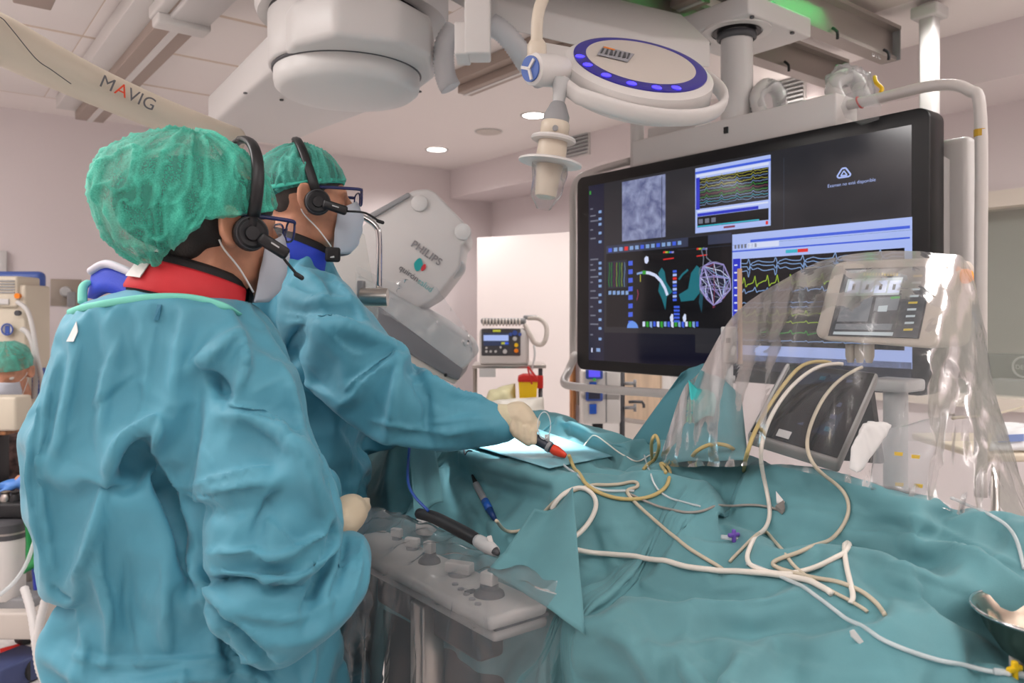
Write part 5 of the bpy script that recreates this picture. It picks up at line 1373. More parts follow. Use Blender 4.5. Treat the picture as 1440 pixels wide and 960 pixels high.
SD_ = [
 ([(640, 616), (690, 636), (740, 650), (800, 668)], 10, 22, .014), ([(640, 650), (700, 672), (780, 690)], 14, 14, -.012),
 ([(800, 600), (850, 616), (900, 640), (940, 650)], 9, 14, -.020), ([(760, 580), (830, 600), (900, 622)], 8, 10, .014),
 ([(790, 690), (805, 720), (806, 770)], 8, 10, .012), ([(820, 720), (840, 760), (850, 800)], 12, 12, -.010),
 ([(1080, 640), (1150, 660), (1240, 690), (1330, 715)], 16, 16, .014), ([(1180, 740), (1240, 738), (1300, 748), (1330, 760)], 14, 12, -.026),
 ([(1100, 700), (1180, 712), (1230, 730)], 12, 12, .012), ([(1240, 720), (1290, 730), (1350, 760), (1440, 800)], 14, 18, .018),
 ([(1180, 775), (1260, 800), (1340, 830), (1400, 850)], 10, 14, -.012), ([(1230, 770), (1280, 800), (1300, 840)], 8, 10, .010),
 ([(1020, 650), (1016, 690), (1030, 730)], 12, 12, -.016), ([(960, 660), (990, 680), (1010, 720)], 12, 14, .014),
 ([(900, 700), (960, 740), (1000, 780)], 16, 16, .010), ([(860, 790), (920, 830), (1000, 850)], 14, 16, .010),
 ([(990, 850), (1060, 850), (1140, 838)], 10, 12, -.012), ([(980, 830), (1060, 825), (1120, 815)], 10, 10, .010),
 ([(840, 850), (900, 880), (930, 960)], 16, 16, .012), ([(960, 900), (1000, 930), (1010, 960)], 12, 12, -.010),
 ([(1120, 880), (1200, 860), (1300, 900)], 18, 18, .006), ([(1060, 900), (1160, 930), (1260, 940)], 18, 18, -.006),
 ([(580, 620), (575, 670), (580, 720)], 7, 8, -.014), ([(552, 620), (548, 680), (556, 740)], 9, 9, .012), ([(612, 640), (620, 680), (622, 700)], 7, 10, .012),
 ([(870, 640), (900, 660), (950, 664)], 10, 10, .010), ([(1050, 745), (1100, 760), (1150, 755)], 12, 12, .008),
]
cloth_finish(me, [(a, b, c, d * 1.5) for a, b, c, d in SD_], .0015, 17, 0)
me = cloth_sim(me, 12, .11, .5, .010, 8, .35)
me = subdiv(me, 1); cloth_finish(me, [(a, b * .6, c * .6, d * .6) for a, b, c, d in SD_] + creases(90, (560, 620, 1420, 940), 8, .0036, 40, 150, 24), .0012, 23, .0009)
dr = mesh_obj('surgical_drape', me, M_drape)
tag(dr, 'large rumpled teal surgical drape covering the patient and table', 'drape')
V, _ = mesh_np(me); off = np.array(dr.location)
bvD = BVHTree.FromPolygons((V + off).tolist(), [tuple(p.vertices) for p in me.polygons])
hit_ = surf(bvD, 734, 626, 0, 1.8)
spo.location = C(905, -150, 1.95)
spo.rotation_euler = (hit_ - Vector(spo.location)).to_track_quat('-Z', 'Y').to_euler()
# ---- loose flaps of drape
def patch(name, c4, nu, nv, wave, m, label=None, cat=None, parent=None, thick=.002, seed=1, amp=.008):
    """c4: corners TL, TR, BR, BL"""
    A, B, Cc, D_ = [np.array(p) for p in c4]; P = np.zeros((nu, nv, 3))
    nrm = np.cross(B - A, D_ - A); nrm /= np.linalg.norm(nrm)
    for i, f in enumerate(np.linspace(0, 1, nu)):
        for j, g in enumerate(np.linspace(0, 1, nv)):
            P[i, j] = (A * (1 - g) + B * g) * (1 - f) + (D_ * (1 - g) + Cc * g) * f
    Q = P.reshape(-1, 3); d = wave(np.repeat(np.linspace(0, 1, nu), nv), np.tile(np.linspace(0, 1, nv), nu)) + amp * (ridged(Q, (11, 11, 11), seed, 2) - .4)
    Q = Q + nrm * d[:, None]
    o = MB().grid(Q.reshape(nu, nv, 3)).build(name, m, parent, True); sd = o.modifiers.new('thick', 'SOLIDIFY'); sd.thickness = thick
    if label: tag(o, label, cat)
    return o
patch('drape_corner', [C(752, 716, 1.46), C(807, 690, 1.47), C(823, 893, 1.275), C(684, 800, 1.40)], 24, 24, lambda f, g: .012 * np.sin(g * 4.5 + f * 2) + .02 * (1 - f) * np.sin(g * 3.1), M_drape, 'triangular loose drape corner hanging over the control box', 'drape', seed=4)
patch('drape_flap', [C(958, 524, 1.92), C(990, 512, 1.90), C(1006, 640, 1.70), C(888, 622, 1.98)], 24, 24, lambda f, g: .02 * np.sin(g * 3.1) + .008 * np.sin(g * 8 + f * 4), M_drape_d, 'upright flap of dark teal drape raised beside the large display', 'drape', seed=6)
patch('drape_flap', [C(985, 520, 1.86), C(1042, 556, 1.80), C(1052, 650, 1.60), C(930, 655, 1.76)], 24, 24, lambda f, g: -.02 * np.sin(g * 3.1) + .006 * np.sin(g * 9 - f * 4), M_drape, 'lighter teal drape fold sloping down beside the black tablet', 'drape', seed=8)
fp_ = [(600, 612), (704, 588), (862, 646), (772, 664)]
Gf = np.zeros((26, 26, 3))
for i_, f in enumerate(np.linspace(0, 1, 26)):
    for j_, g in enumerate(np.linspace(0, 1, 26)):
        x_ = (fp_[0][0] * (1 - g) + fp_[1][0] * g) * (1 - f) + (fp_[3][0] * (1 - g) + fp_[2][0] * g) * f
        y_ = (fp_[0][1] * (1 - g) + fp_[1][1] * g) * (1 - f) + (fp_[3][1] * (1 - g) + fp_[2][1] * g) * f
        Gf[i_, j_] = surf(bvD, x_, y_, 0, 1.8) + Vector((0, 0, .005))
for _ in range(3): Gf[1:-1, 1:-1] = (Gf[:-2, 1:-1] + Gf[2:, 1:-1] + Gf[1:-1, :-2] + Gf[1:-1, 2:]) / 4
Gf[:, :, 2] += .003
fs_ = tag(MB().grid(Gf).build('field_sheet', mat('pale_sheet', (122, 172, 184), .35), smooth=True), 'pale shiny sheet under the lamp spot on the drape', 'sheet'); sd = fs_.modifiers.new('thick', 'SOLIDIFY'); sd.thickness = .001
patch('towel', [C(968, 534, 1.84), C(1010, 556, 1.80), C(1016, 580, 1.74), C(978, 596, 1.74)], 14, 14, lambda f, g: .012 * np.sin(g * 5 + f * 3), mat('bright_teal', (60, 186, 186), .6), 'bright turquoise folded cloth under the clear sheet', 'cloth', seed=9)
# side drape panel hanging next to the second surgeon
patch('hanging_drape', [C(575, 622, 1.90), C(612, 625, 1.86), C(624, 706, 1.70), C(582, 722, 1.72)], 14, 14, lambda f, g: .006 * np.sin(g * 6), M_drape, 'flat teal drape panel hanging behind the blue cable', 'drape', seed=11, amp=.003)

# ================================================================== control box on the table rail, under clear film
cu0, cu1, cv0, cv1, cz1 = .762, .893, 1.045, 1.64, .95
bx = thing('control_box', 'white bedside control box with joysticks under clear film', 'control box', ((cu0 + cu1) / 2, (cv0 + cv1) / 2, .80))
cm, vm = (cu0 + cu1) / 2, (cv0 + cv1) / 2
MB().box((cm, vm, cz1 - .012), (cu1 - cu0, cv1 - cv0, .024), bev=.011).build('top_plate', mat('plate_top', (188, 185, 182), .42), bx, auto=40)
MB().box((cm + .01, vm, cz1 - .037), (cu1 - cu0 - .01, cv1 - cv0 - .01, .022), bev=.01).build('base_plate', mat('plate_grey', (160, 158, 156), .45), bx, auto=40)
MB().box((cm + .012, vm, cz1 - .0245), (cu1 - cu0 - .014, cv1 - cv0 - .014, .006)).build('gap', M_dgrey, bx)
MB().box((cm + .03, vm + .02, cz1 - .09), (.06, cv1 - cv0 - .2, .09), bev=.01).build('rail_clamp', M_blacks, bx, auto=40)
MB().box((cm - .0, 1.345, .45), (.05, .05, .86), bev=.004).build('support_post', M_steel, bx, auto=40)
MB().box((cm + .0, 1.345, .015), (.3, .3, .03), bev=.01).build('post_foot', M_dgrey, bx, auto=40)
def knob(px, py, kind, s=1.0):
    c = PZ(px, py, cz1)
    if kind == 'joy':
        k = MB().lathe([(.026 * s, 0), (.024 * s, .006), (.016 * s, .012), (.015 * s, .02)], c, segs=20).build('joystick_base', M_dgrey, bx, auto=40)
        MB().box(c + Vector((0, 0, .03)), (.02 * s, .024 * s, .024), Matrix.Rotation(.3, 3, 'Z'), bev=.003).build('joystick_grip', M_white2, k, auto=40)
    elif kind == 'round':
        MB().lathe([(.03 * s, 0), (.03 * s, .03 * s), (.027 * s, .034 * s), (.001, .035 * s)], c, segs=26).build('knob', M_white2, bx, auto=40)
    else:
        k = MB().lathe([(.012 * s, 0), (.012 * s, .006)], c, segs=16).build('lever_base', M_mgrey, bx, auto=40)
        MB().box(c + Vector((0, 0, .015)), (.014 * s, .03 * s, .02), Matrix.Rotation(.5, 3, 'Z'), bev=.003).build('lever', M_white2, k, auto=40)
knob(602, 748, 'round', .95); knob(558, 758, 'lever', .9); knob(580, 772, 'lever', 1.1); knob(604, 790, 'joy', .9); knob(646, 808, 'lever', 1.8); knob(688, 836, 'joy', 1.1)
for k in range(5): 
    c = PZ(640 + k * 8, 822 + k * 7, cz1); MB().lathe([(.006, 0), (.006, .003), (.001, .004)], c, segs=12).build('button', M_mgrey, bx, auto=40)
c = PZ(662, 833, cz1); MB().box(c + Vector((0, 0, .002)), (.02, .012, .004)).build('label_plate', M_dgrey, bx)
# clear film over the box: over the top, down the front
prof = [(.915, .985), (.87, 1.0), (.82, .992), (.77, .972), (.752, .945), (.745, .90), (.738, .75), (.728, .55), (.72, .40)]
Pp = [(p.x, p.y) for p in cr(prof, 7)]; nv_ = 90; G = np.zeros((len(Pp), nv_, 3))
for i, (u, z) in enumerate(Pp):
    for j, v in enumerate(np.linspace(1.01, 1.72, nv_)):
        fall = max(0, .94 - z)
        G[i, j] = (u + (.012 * math.sin(v * 38 + 3 * math.sin(v * 9)) + .012 * math.sin(v * 71)) * min(1, fall * 5) - .02 * fall, v + .01 * math.sin(z * 22) * fall, z + (.006 * math.sin(v * 60) * math.sin(u * 90) if z > .94 else 0))
Q = G.reshape(-1, 3); Q[:, 2] += .010 * (ridged(Q, (14, 14, 14), 5, 3) - .3) * (Q[:, 2] > .93); Q[:, 0] -= .010 * (ridged(Q, (20, 20, 6), 6, 3) - .3) * (Q[:, 2] < .95)
film = tag(MB().grid(Q.reshape(G.shape)).build('clear_cover', M_film2, smooth=True), 'clear plastic film draped over the bedside control box', 'plastic sheet')
G2 = np.zeros((len(Pp), 20, 3))
for i in range(len(Pp)):
    for j, f in enumerate(np.linspace(0, 1, 20)):
        a = G[i, 0]; G2[i, j] = (a[0] + (.93 - a[0]) * f, a[1] - .012 * math.sin(f * 3.1) - .01 * math.sin(f * 14) * max(0, .95 - a[2]) * 3, a[2] if a[2] < .945 else a[2] * (1 - f) + .955 * f)
MB().grid(G2).build('cover_end', M_film2, film, True)
MB().prism([C(560, 880, 1.62), C(596, 880, 1.6), C(596, 1100, 1.6), C(560, 1100, 1.62)], FV * .1).build('tmpx', M_blacks) if False else None

# ================================================================== screen devices under the clear tent
U0 = 1.80
dv_ = thing('bedside_generator', 'beige generator with a lit touch screen under the clear tent', 'medical device', (U0 + .09, .93, 1.25))
def DP(px, py, off=0):
    q = PU(px, py, U0 + off); return q
fl_, fr_ = [(1158, 380), (1163, 370), (1172, 367), (1300, 361), (1310, 362), (1316, 370), (1319, 470), (1317, 484), (1308, 490), (1162, 479), (1148, 474), (1144, 466)], None
tilt = lambda q: q + Vector(((q.z - 1.38) * .18, 0, 0))
MB().prism([tilt(DP(x, y)) for x, y in fl_], Vector((.17, 0, 0)), bev=.014).build('case', mat('case_beige', (214, 203, 190), .45), dv_, auto=40)
MB().prism([tilt(DP(x, y, -.002)) for x, y in ((1178, 377), (1304, 373), (1291, 476), (1163, 472))], Vector((.004, 0, 0))).build('screen_frame', M_dgrey, dv_)
gen = Scr(U0); 
class Gs(Scr):
    def pt(s, p, lay): q = tilt(PU(p[0], p[1], U0 - .0025)); return q - Vector((.0006 * lay, 0, 0))
gs = Gs(U0)
for k, (c, e) in dict(gbg=((126, 130, 136), .8), gdk=((56, 60, 66), .8), glt=((196, 206, 210), .9), gamb=((210, 180, 60), .9)).items():
    EM[k] = em('glow_' + k, c, e)
ekeys[:] = list(EM.keys()); emats[:] = [EM[k] for k in ekeys]
gs.poly('gdk', [(1181, 379), (1302, 375), (1289, 475), (1166, 470)], 1)
gs.poly('glt', [(1184, 392), (1262, 389), (1258, 414), (1180, 416)], 2)
for k in range(4): gs.poly('white', [(1187 + k * 19, 394), (1203 + k * 19, 393.5), (1201 + k * 19, 411), (1184 + k * 19, 412)], 3)
for k in range(4): gs.poly('gdk', [(1192 + k * 19, 399), (1196 + k * 19, 399), (1195 + k * 19, 407), (1191 + k * 19, 407)], 4)
gs.poly('gbg', [(1180, 418), (1222, 417), (1217, 452), (1174, 452)], 2); gs.poly('gbg', [(1226, 418), (1260, 417), (1257, 436), (1224, 437)], 2)
gs.poly('green', [(1247, 417), (1260, 416), (1260, 419), (1247, 420)], 3); gs.poly('glt', [(1231, 430), (1244, 429), (1243, 438), (1230, 438)], 3)
gs.poly('gbg', [(1173, 455), (1253, 455), (1251, 464), (1172, 463)], 2); gs.poly('glt', [(1171, 466), (1255, 467), (1254, 472), (1170, 470)], 2)
for k in range(9): gs.poly('glt' if k % 4 else 'gamb', [(1276 - k * .9, 386 + k * 9.5), (1289 - k * .9, 385.6 + k * 9.5), (1288.6 - k * .9, 388.6 + k * 9.5), (1275.6 - k * .9, 389 + k * 9.5)], 2)
for k in range(12): gs.poly('gamb', [(1205 + k * 4.2, 383), (1208 + k * 4.2, 382.8), (1208 + k * 4.2, 387), (1205 + k * 4.2, 387.2)], 2)
gs.mb.build('touch_screen', emats, dv_)
c = PU(1352, 388, U0 + .12); vr = PU(1317, 400, U0).y
MB().lathe([(.017, 0), (.017, .012), (.012, .02), (.001, .022)], Vector((U0 + .135, vr + .002, c.z)), (0, -1, 0), 18).build('alarm_lamp', mat('amber_lamp', (255, 150, 20), .3, emit=.6), dv_, auto=40)
MB().lathe([(.028, 1.0), (.028, 1.28)], (U0 + .1, .93, 0), segs=20).build('stand_post', M_lgrey, dv_, auto=40)
MB().box((U0 + .1, .93, 1.285), (.1, .1, .03), bev=.008).build('stand_head', M_lgrey, dv_, auto=40)
MB().box((U0 + .1, .93, .5), (.06, .06, 1.0), bev=.008).build('stand_leg', M_lgrey, dv_, auto=40)
MB().box((U0 + .1, .93, .03), (.45, .45, .05), bev=.02).build('stand_base', M_mgrey, dv_, auto=40)
for k in range(3):
    MB().lathe([(.012, 0), (.012, -.03), (.007, -.045)], tilt(DP(1196 + k * 13, 484, .05)), segs=12).build('connector', mat('socket_beige', (196, 186, 172), .5), dv_, auto=40)
# tablet leaning towards the camera
tl = thing('tablet_controller', 'black touch panel tilted under the clear tent, cables across it', 'touch panel', C(1120, 650, 1.6))
q4 = [C(1104, 509, 1.80), C(1236, 523, 1.70), C(1180, 650, 1.50), C(1050, 610, 1.60)]
n4 = (q4[1] - q4[0]).cross(q4[3] - q4[0]).normalized(); n4 = n4 if n4.dot(FV) < 0 else -n4
MB().prism(q4, -n4 * .03, bev=.008).build('case', mat('tablet_grey', (128, 126, 124), .4), tl, auto=40)
def TP(f, g, l=.001): return (q4[0].lerp(q4[1], g)).lerp(q4[3].lerp(q4[2], g), f) + n4 * l
MB().prism([TP(.03, .03), TP(.03, .97), TP(.97, .97), TP(.97, .03)], n4 * .001).build('glass', mat('tablet_glass', (12, 14, 20), .08), tl)
MB().prism([TP(.1, .24, .0026), TP(.1, .84, .0026), TP(.8, .84, .0026), TP(.8, .24, .0026)], n4 * .0004).build('display', mat('tablet_display', (14, 22, 36), .1, emit=.5, ecol=(30, 42, 62)), tl)
for k in range(10):
    f, g = .15 + .14 * (k % 5), .45 + .28 * (k // 5); MB().prism([TP(f, g, .0036), TP(f, g + .06, .0036), TP(f + .05, g + .06, .0036), TP(f + .05, g, .0036)], n4 * .0003).build('icon', EM['tool'] if k % 3 else EM['teal2'], tl)
MB().prism([TP(.86, .3, .003), TP(.86, .44, .003), TP(.94, .44, .003), TP(.94, .3, .003)], n4 * .001).build('sticker', M_lgrey, tl)
MB().prism([TP(.1, .06, .003), TP(.1, .09, .003), TP(.9, .09, .003), TP(.9, .06, .003)], n4 * .012).build('side_strip', M_lgrey, tl)
leg_c = (q4[0] + q4[1]) / 2
MB().prism([TP(.0, .1, -.03), TP(.0, .9, -.03), Vector((TP(0, .9, -.03).x + .05, TP(0, .9, -.03).y, 1.12)), Vector((TP(0, .1, -.03).x + .05, TP(0, .1, -.03).y, 1.12))], Vector((.02, 0, 0))).build('stand', M_blacks, tl)
# crumpled white handset cover
mb = MB(); mb.hull([C(1192, 660, 1.46), C(1206, 668, 1.44), C(1240, 605, 1.52), C(1254, 596, 1.54), C(1222, 590, 1.54), C(1214, 600, 1.5), C(1196, 632, 1.47), C(1228, 640, 1.49), C(1234, 622, 1.55)])
me = remesh(mb, .004, 2); cloth_finish(me, [], .004, 5, .002); o = mesh_obj('white_handset', me, M_paper)
tag(o, 'crumpled white paper handset leaning right of the black tablet', 'handset')
# foil pouch with yellow marks
o = patch('clear_pouch', [C(1236, 600, 1.52), C(1320, 590, 1.54), C(1310, 700, 1.42), C(1225, 688, 1.42)], 16, 16, lambda f, g: .01 * np.sin(g * 5 + f * 3), M_bag, 'clear pouch with small yellow prints beside the white handset', 'pouch', seed=14, thick=.001)
for (x, y) in ((1264, 637), (1288, 641), (1265, 680), (1292, 682)):
    MB().prism([C(x - 6, y - 2, 1.44), C(x + 6, y - 1, 1.44), C(x + 5, y + 4, 1.44), C(x - 6, y + 3, 1.44)], FV * .001).build('print_mark', M_yellow, o)
# drip set with white box left of the generator
ds = thing('pole_transducer', 'small white transducer box clamped on a rod under the film', 'transducer', C(1026, 570, 1.9))
MB().box(C(1025, 484, 1.88), (.03, .04, .085), Matrix.Rotation(-YAW, 3, 'Z'), bev=.004).build('box', M_white2, ds, auto=40)
MB().prism([C(1021, 475, 1.858), C(1027, 475, 1.858), C(1027, 482, 1.858), C(1021, 482, 1.858)], FV * .001).build('label_mark', M_dgrey, ds)
MB().tube([C(1026, 512, 1.88), C(1026, 570, 1.86), C(1028, 640, 1.80)], .009, 10, 2).build('rod', M_lgrey, ds, True)
MB().tube([C(1026, 528, 1.88), C(1026, 538, 1.88)], .014, 10, 1).build('rod_nut', M_lgrey, ds, True)
MB().tube([C(1040, 510, 1.9), C(1080, 520, 1.95)], .006, 8, 1).build('arm', M_dgrey, ds, True)
tag(MB().tube([C(1040, 378, 1.93), C(1041, 512, 1.90)], .006, 10, 1).build('wooden_rod', mat('rod_wood', (196, 160, 130), .5)), 'thin pale rod standing upright in front of the big display', 'rod')
# ---- the clear tent itself
top = [(930, 640, 1.74), (960, 550, 1.86), (985, 520, 1.88), (1030, 445, 1.86), (1090, 400, 1.82), (1158, 366, 1.80), (1240, 353, 1.78), (1318, 356, 1.72), (1362, 372, 1.78), (1384, 470, 1.74), (1402, 560, 1.66), (1440, 690, 1.55), (1480, 760, 1.5)]
bot = [(935, 655, 1.70), (965, 655, 1.66), (1000, 655, 1.62), (1040, 655, 1.56), (1090, 655, 1.52), (1150, 668, 1.47), (1200, 680, 1.44), (1260, 694, 1.40), (1310, 708, 1.38), (1350, 724, 1.36), (1390, 740, 1.34), (1430, 765, 1.32), (1480, 800, 1.3)]
T = [(p.x, p.y, p.z) for p in cr(top, 9)]; B = [(p.x, p.y, p.z) for p in cr(bot, 9)]
nr = 56; G = np.zeros((nr, len(T), 3))
for i, f in enumerate(np.linspace(0, 1, nr)):
    for j in range(len(T)):
        a, b = T[j], B[j]; g = j / (len(T) - 1)
        x = a[0] * (1 - f) + b[0] * f; y = a[1] * (1 - f) + b[1] * f; d_ = a[2] * (1 - f) + b[2] * f
        d_ -= .07 * math.sin(math.pi * min(1, f * 1.05)) * math.sin(math.pi * g) + .02 * math.sin(math.pi * f)
        d_ += .012 * math.sin(g * 46 + 2.2 * math.sin(f * 3)) * (.3 + f) + .007 * math.sin(g * 97 + f * 6)
        G[i, j] = C(x, y, d_)
Q = G.reshape(-1, 3); nf = -np.array(FV); Q += nf * (.014 * (ridged(Q, (9, 9, 5), 31, 3) - .3) + .004 * (ridged(Q, (24, 24, 12), 32, 3) - .3))[:, None]
tent = tag(MB().grid(Q.reshape(G.shape)).build('clear_tent', M_film, smooth=True), 'large clear plastic sheet tented over the generator and tablet', 'plastic sheet')
Gb = np.zeros((14, len(T), 3))
for i, f in enumerate(np.linspace(0, 1, 14)):
    for j in range(len(T)):
        a = T[j]; Gb[i, j] = C(a[0], a[1] + f * (620 - a[1]) * (1 if a[1] < 620 else 0), a[2] + .02 + .22 * math.sin(f * 1.5) + .01 * math.sin(j * .9 + f * 5))
MB().grid(Gb).build('back_sheet', M_film, tent, True)

# ================================================================== cables and small things on the drape
me_t = [o for o in tl.children if o.name.startswith('glass')][0]
def on(px, py, lift=.005, d=None):
    if d: return C(px, py, d)
    return surf(bvD, px, py, lift, 1.5)
def cable(name, pts, r, m, label, cat='cable', smooth=5, lift=None, group=None):
    P = []
    fine = []
    q = [Vector((p[0], p[1], p[2] if len(p) > 2 else 0)) for p in pts]
    w_, _ = catmull([Vector((a.x, a.y, 0)) for a in q], [0] * len(q), 5)
    # depth only where given; otherwise laid on the drape
    idx = 0; full = []
    for i in range(len(q) - 1):
        for j in range(5):
            a, b = q[i], q[i + 1]; t_ = j / 5; p = w_[i * 5 + j]
            if a.z and b.z: full.append(C(p.x, p.y, a.z * (1 - t_) + b.z * t_))
            elif a.z or b.z:
                s_ = on(p.x, p.y, r + .001); h = (C(p.x, p.y, a.z or b.z))
                k = (1 - t_) if a.z else t_; full.append(s_.lerp(h, k))
            else: full.append(on(p.x, p.y, r + .001))
    full.append(C(q[-1].x, q[-1].y, q[-1].z) if q[-1].z else on(q[-1].x, q[-1].y, r + .001))
    for _ in range(2):
        full = [full[0]] + [(full[i - 1] + full[i] * 2 + full[i + 1]) / 4 for i in range(1, len(full) - 1)] + [full[-1]]
    lifted = []
    for k, p in enumerate(full):
        h_ = bvD.ray_cast(Vector((p.x, p.y, p.z + .25)), Vector((0, 0, -1)))[0]
        lifted.append(Vector((p.x, p.y, max(p.z, h_.z + r * .8))) if h_ is not None and p.z > h_.z - .06 else p)
    full = [lifted[0]] + [(lifted[i - 1] + lifted[i] * 2 + lifted[i + 1]) / 4 + Vector((0, 0, r * .3)) for i in range(1, len(lifted) - 1)] + [lifted[-1]]
    o = MB().tube(full, r, 8, 2).build(name, m, smooth=True)
    return tag(o, label, cat, group)
M_cw = mat('cable_white', (222, 216, 206), .45); M_cb = mat('cable_beige', (190, 180, 160), .45); M_ct = mat('cable_tan', (188, 168, 112), .45); M_cg = mat('cable_grey', (150, 146, 140), .45)
M_clear = mat('tube_clear', (225, 232, 234), .15, alpha=.55)
cable('white_cable', [(1185, 512, 1.72), (1150, 516, 1.715), (1112, 545, 1.66), (1082, 590, 1.585), (1069, 640, 1.53), (1078, 690), (1082, 735), (1052, 775), (1058, 798), (1110, 808), (1168, 790), (1194, 772), (1192, 763), (1187, 772), (1192, 806), (1200, 838), (1196, 848)], .0042, M_cw, 'thick white cable hanging over the tablet and looping on the drape')
cable('beige_cable', [(1212, 516, 1.70), (1180, 535, 1.66), (1152, 570, 1.58), (1134, 622, 1.50), (1148, 660, 1.46), (1186, 690), (1193, 725), (1164, 764), (1104, 783), (1086, 796), (1140, 812), (1200, 826), (1232, 848), (1244, 866)], .0036, M_cb, 'thin beige cable falling from the tablet right side to the drape')
cable('tan_cable', [(1168, 510, 1.73), (1130, 512, 1.72), (1096, 550, 1.66), (1064, 602, 1.57), (1050, 640, 1.52), (1046, 662)], .0042, M_ct, 'tan cable running down the left edge of the tablet')
cable('tan_cable', [(970, 650), (978, 636, 1.66), (1000, 625, 1.65), (1026, 628, 1.62), (1044, 645)], .0042, M_ct, 'short tan cable arch left of the tablet')
cable('white_cable', [(800, 771, 1.425), (830, 778), (880, 782), (950, 795), (1010, 804), (1070, 806), (1130, 816), (1170, 835)], .005, M_cw, 'long thick white cable crossing the drape from the loose corner')
cable('white_cable', [(796, 764, 1.425), (822, 744), (838, 716), (834, 696), (815, 686), (790, 697), (776, 716)], .0048, M_cw, 'thick white cable hooked over the loose drape corner')
cable('grey_cable', [(698, 732, 1.5), (712, 748), (740, 744), (764, 722), (790, 697), (830, 684), (870, 682), (894, 678), (896, 686), (880, 694), (930, 740), (966, 770), (1016, 800)], .0036, M_cb, 'thin beige cable from the blue plug across the drape')
cable('clear_line', [(1050, 792), (1100, 812), (1150, 840), (1200, 878), (1262, 910), (1330, 932), (1400, 946), (1420, 950)], .0034, M_clear, 'clear fluid line running to the yellow stopcock')
cable('tan_cable', [(800, 640, 1.70), (810, 664), (832, 688), (870, 702), (912, 700), (938, 684), (942, 660), (928, 652), (936, 664)], .0040, M_ct, 'tan lead running from the red connector in a loop')
cable('tan_cable', [(905, 660), (920, 648), (927, 628, 1.74), (922, 612, 1.76), (916, 622, 1.75), (917, 646)], .0040, M_ct, 'upright tan cable loop on the drape below the flap')
cable('clear_line', [(776, 636, 1.72), (790, 652), (820, 676), (845, 690), (892, 690)], .0028, M_clear, 'clear tube from the handle down to the cable coil')
cable('clear_line', [(690, 615), (726, 640), (770, 650), (806, 642), (828, 618), (836, 612), (852, 622), (890, 650), (910, 642), (922, 636)], .0018, M_cw, 'fine white line zigzagging across the lit field')
cable('clear_line', [(906, 640), (914, 666), (926, 690), (950, 704), (985, 712)], .0022, M_clear, 'fine clear line curling below the tan cables')
cable('grey_cable', [(880, 692), (924, 712), (968, 722), (1010, 714), (1060, 710), (1092, 716)], .0026, M_cg, 'thin grey lead ending at the grey clip')
cable('blue_cable', [(577, 618, 1.84), (574, 650, 1.80), (574, 680, 1.72), (584, 700, 1.66), (602, 718, 1.62)], .0032, mat('cable_blue', (30, 70, 150), .45), 'thin blue cable hanging down the side drape')
cable('grey_cable', [(652, 630), (656, 652), (664, 668)], .0018, M_dgrey, 'fine dark wire running down to the grey plug')
cable('beige_cable', [(1026, 790), (1052, 764), (1072, 750), (1082, 752), (1110, 790), (1150, 822), (1190, 842), (1220, 860)], .003, M_cb, 'thin beige lead fanning out under the white loop')
cable('clear_line', [(1338, 700, 1.4), (1372, 716), (1410, 734), (1430, 760), (1440, 800)], .003, M_clear, 'clear tube bending down the drape at the right edge')
cable('beige_cable', [(1340, 588, 1.85), (1380, 585, 2.2), (1420, 578, 2.5), (1470, 562, 2.8)], .004, M_cb, 'grey lead leaving the tent towards the right wall')
# plug: grey and blue
t = thing('cable_plug', 'grey plug with blue collar lying on the side drape', 'plug', on(680, 700))
p = [on(664, 668, .008), on(672, 686, .008), on(682, 704, .008), on(688, 716, .008), on(696, 730, .008)]
MB().tube([p[0], p[0].lerp(p[1], .6)], [.003, .006], 10, 1).build('strain_relief', M_black, t, True)
MB().tube([p[0].lerp(p[1], .6), p[1], p[2]], [.007, .0085, .008], 12, 3).build('plug_body', M_mgrey, t, True)
MB().tube([p[2], p[3]], [.009, .0085], 12, 1).build('blue_collar', mat('plug_blue', (30, 90, 180), .4), t, True)
MB().tube([p[3], p[4]], [.0085, .005], 12, 1).build('blue_tip', mat('plug_dkblue', (26, 60, 120), .4), t, True)
# black hose with grey clip
t = thing('clip_lead', 'black sleeve ending in a grey spring clip by the control box', 'clip', C(662, 756, 1.52))
a, b, c = C(612, 728, 1.64), C(655, 750, 1.53), C(672, 760, 1.49)
MB().tube([C(590, 722, 1.7), a, b, c], [.012, .013, .013, .012], 12, 4).build('sleeve', M_blacks, t, True)
MB().tube([c, C(686, 768, 1.46), C(698, 776, 1.44)], [.0125, .014, .009], 12, 3).build('clip_body', M_lgrey, t, True)
MB().prism([C(684, 756, 1.455), C(691, 754, 1.455), C(694, 764, 1.45), C(688, 766, 1.45)], FV * .012, .002).build('clip_tab', M_white2, t)
MB().tube([C(696, 774, 1.438), C(701, 779, 1.43)], [.008, .004], 10, 1).build('clip_tip', M_dgrey, t, True)
# catheter handle held in the glove
t = thing('catheter_handle', 'dark catheter handle with red end held over the lit field', 'catheter', C(760, 620, 1.73))
tA, tB = toolA - tdir * .03, toolB
MB().tube([tA, toolA, toolA.lerp(tB, .5), tB], [.008, .0115, .012, .011], 14, 4).build('handle_grip', mat('handle_dark', (48, 54, 66), .4), t, True)
MB().tube([tB - tdir * .012, tB - tdir * .004], .0128, 14, 1).build('grip_ring', M_mgrey, t, True)
MB().tube([tB, tB + tdir * .012, tB + tdir * .026, tB + tdir * .036], [.0105, .0115, .0085, .0045], 14, 3).build('red_end', mat('tip_red', (214, 62, 36), .4), t, True)
MB().tube([tB - tdir * .02 + Vector((0, 0, .012)) + Vector(RV) * .014 * math.cos(a) + Vector((0, 0, .03)) * (1 + math.sin(a)) - FV * .012 for a in np.linspace(0, 6.283, 24)], .0014, 6, 1).build('tubing_loop', M_clear, t, True)
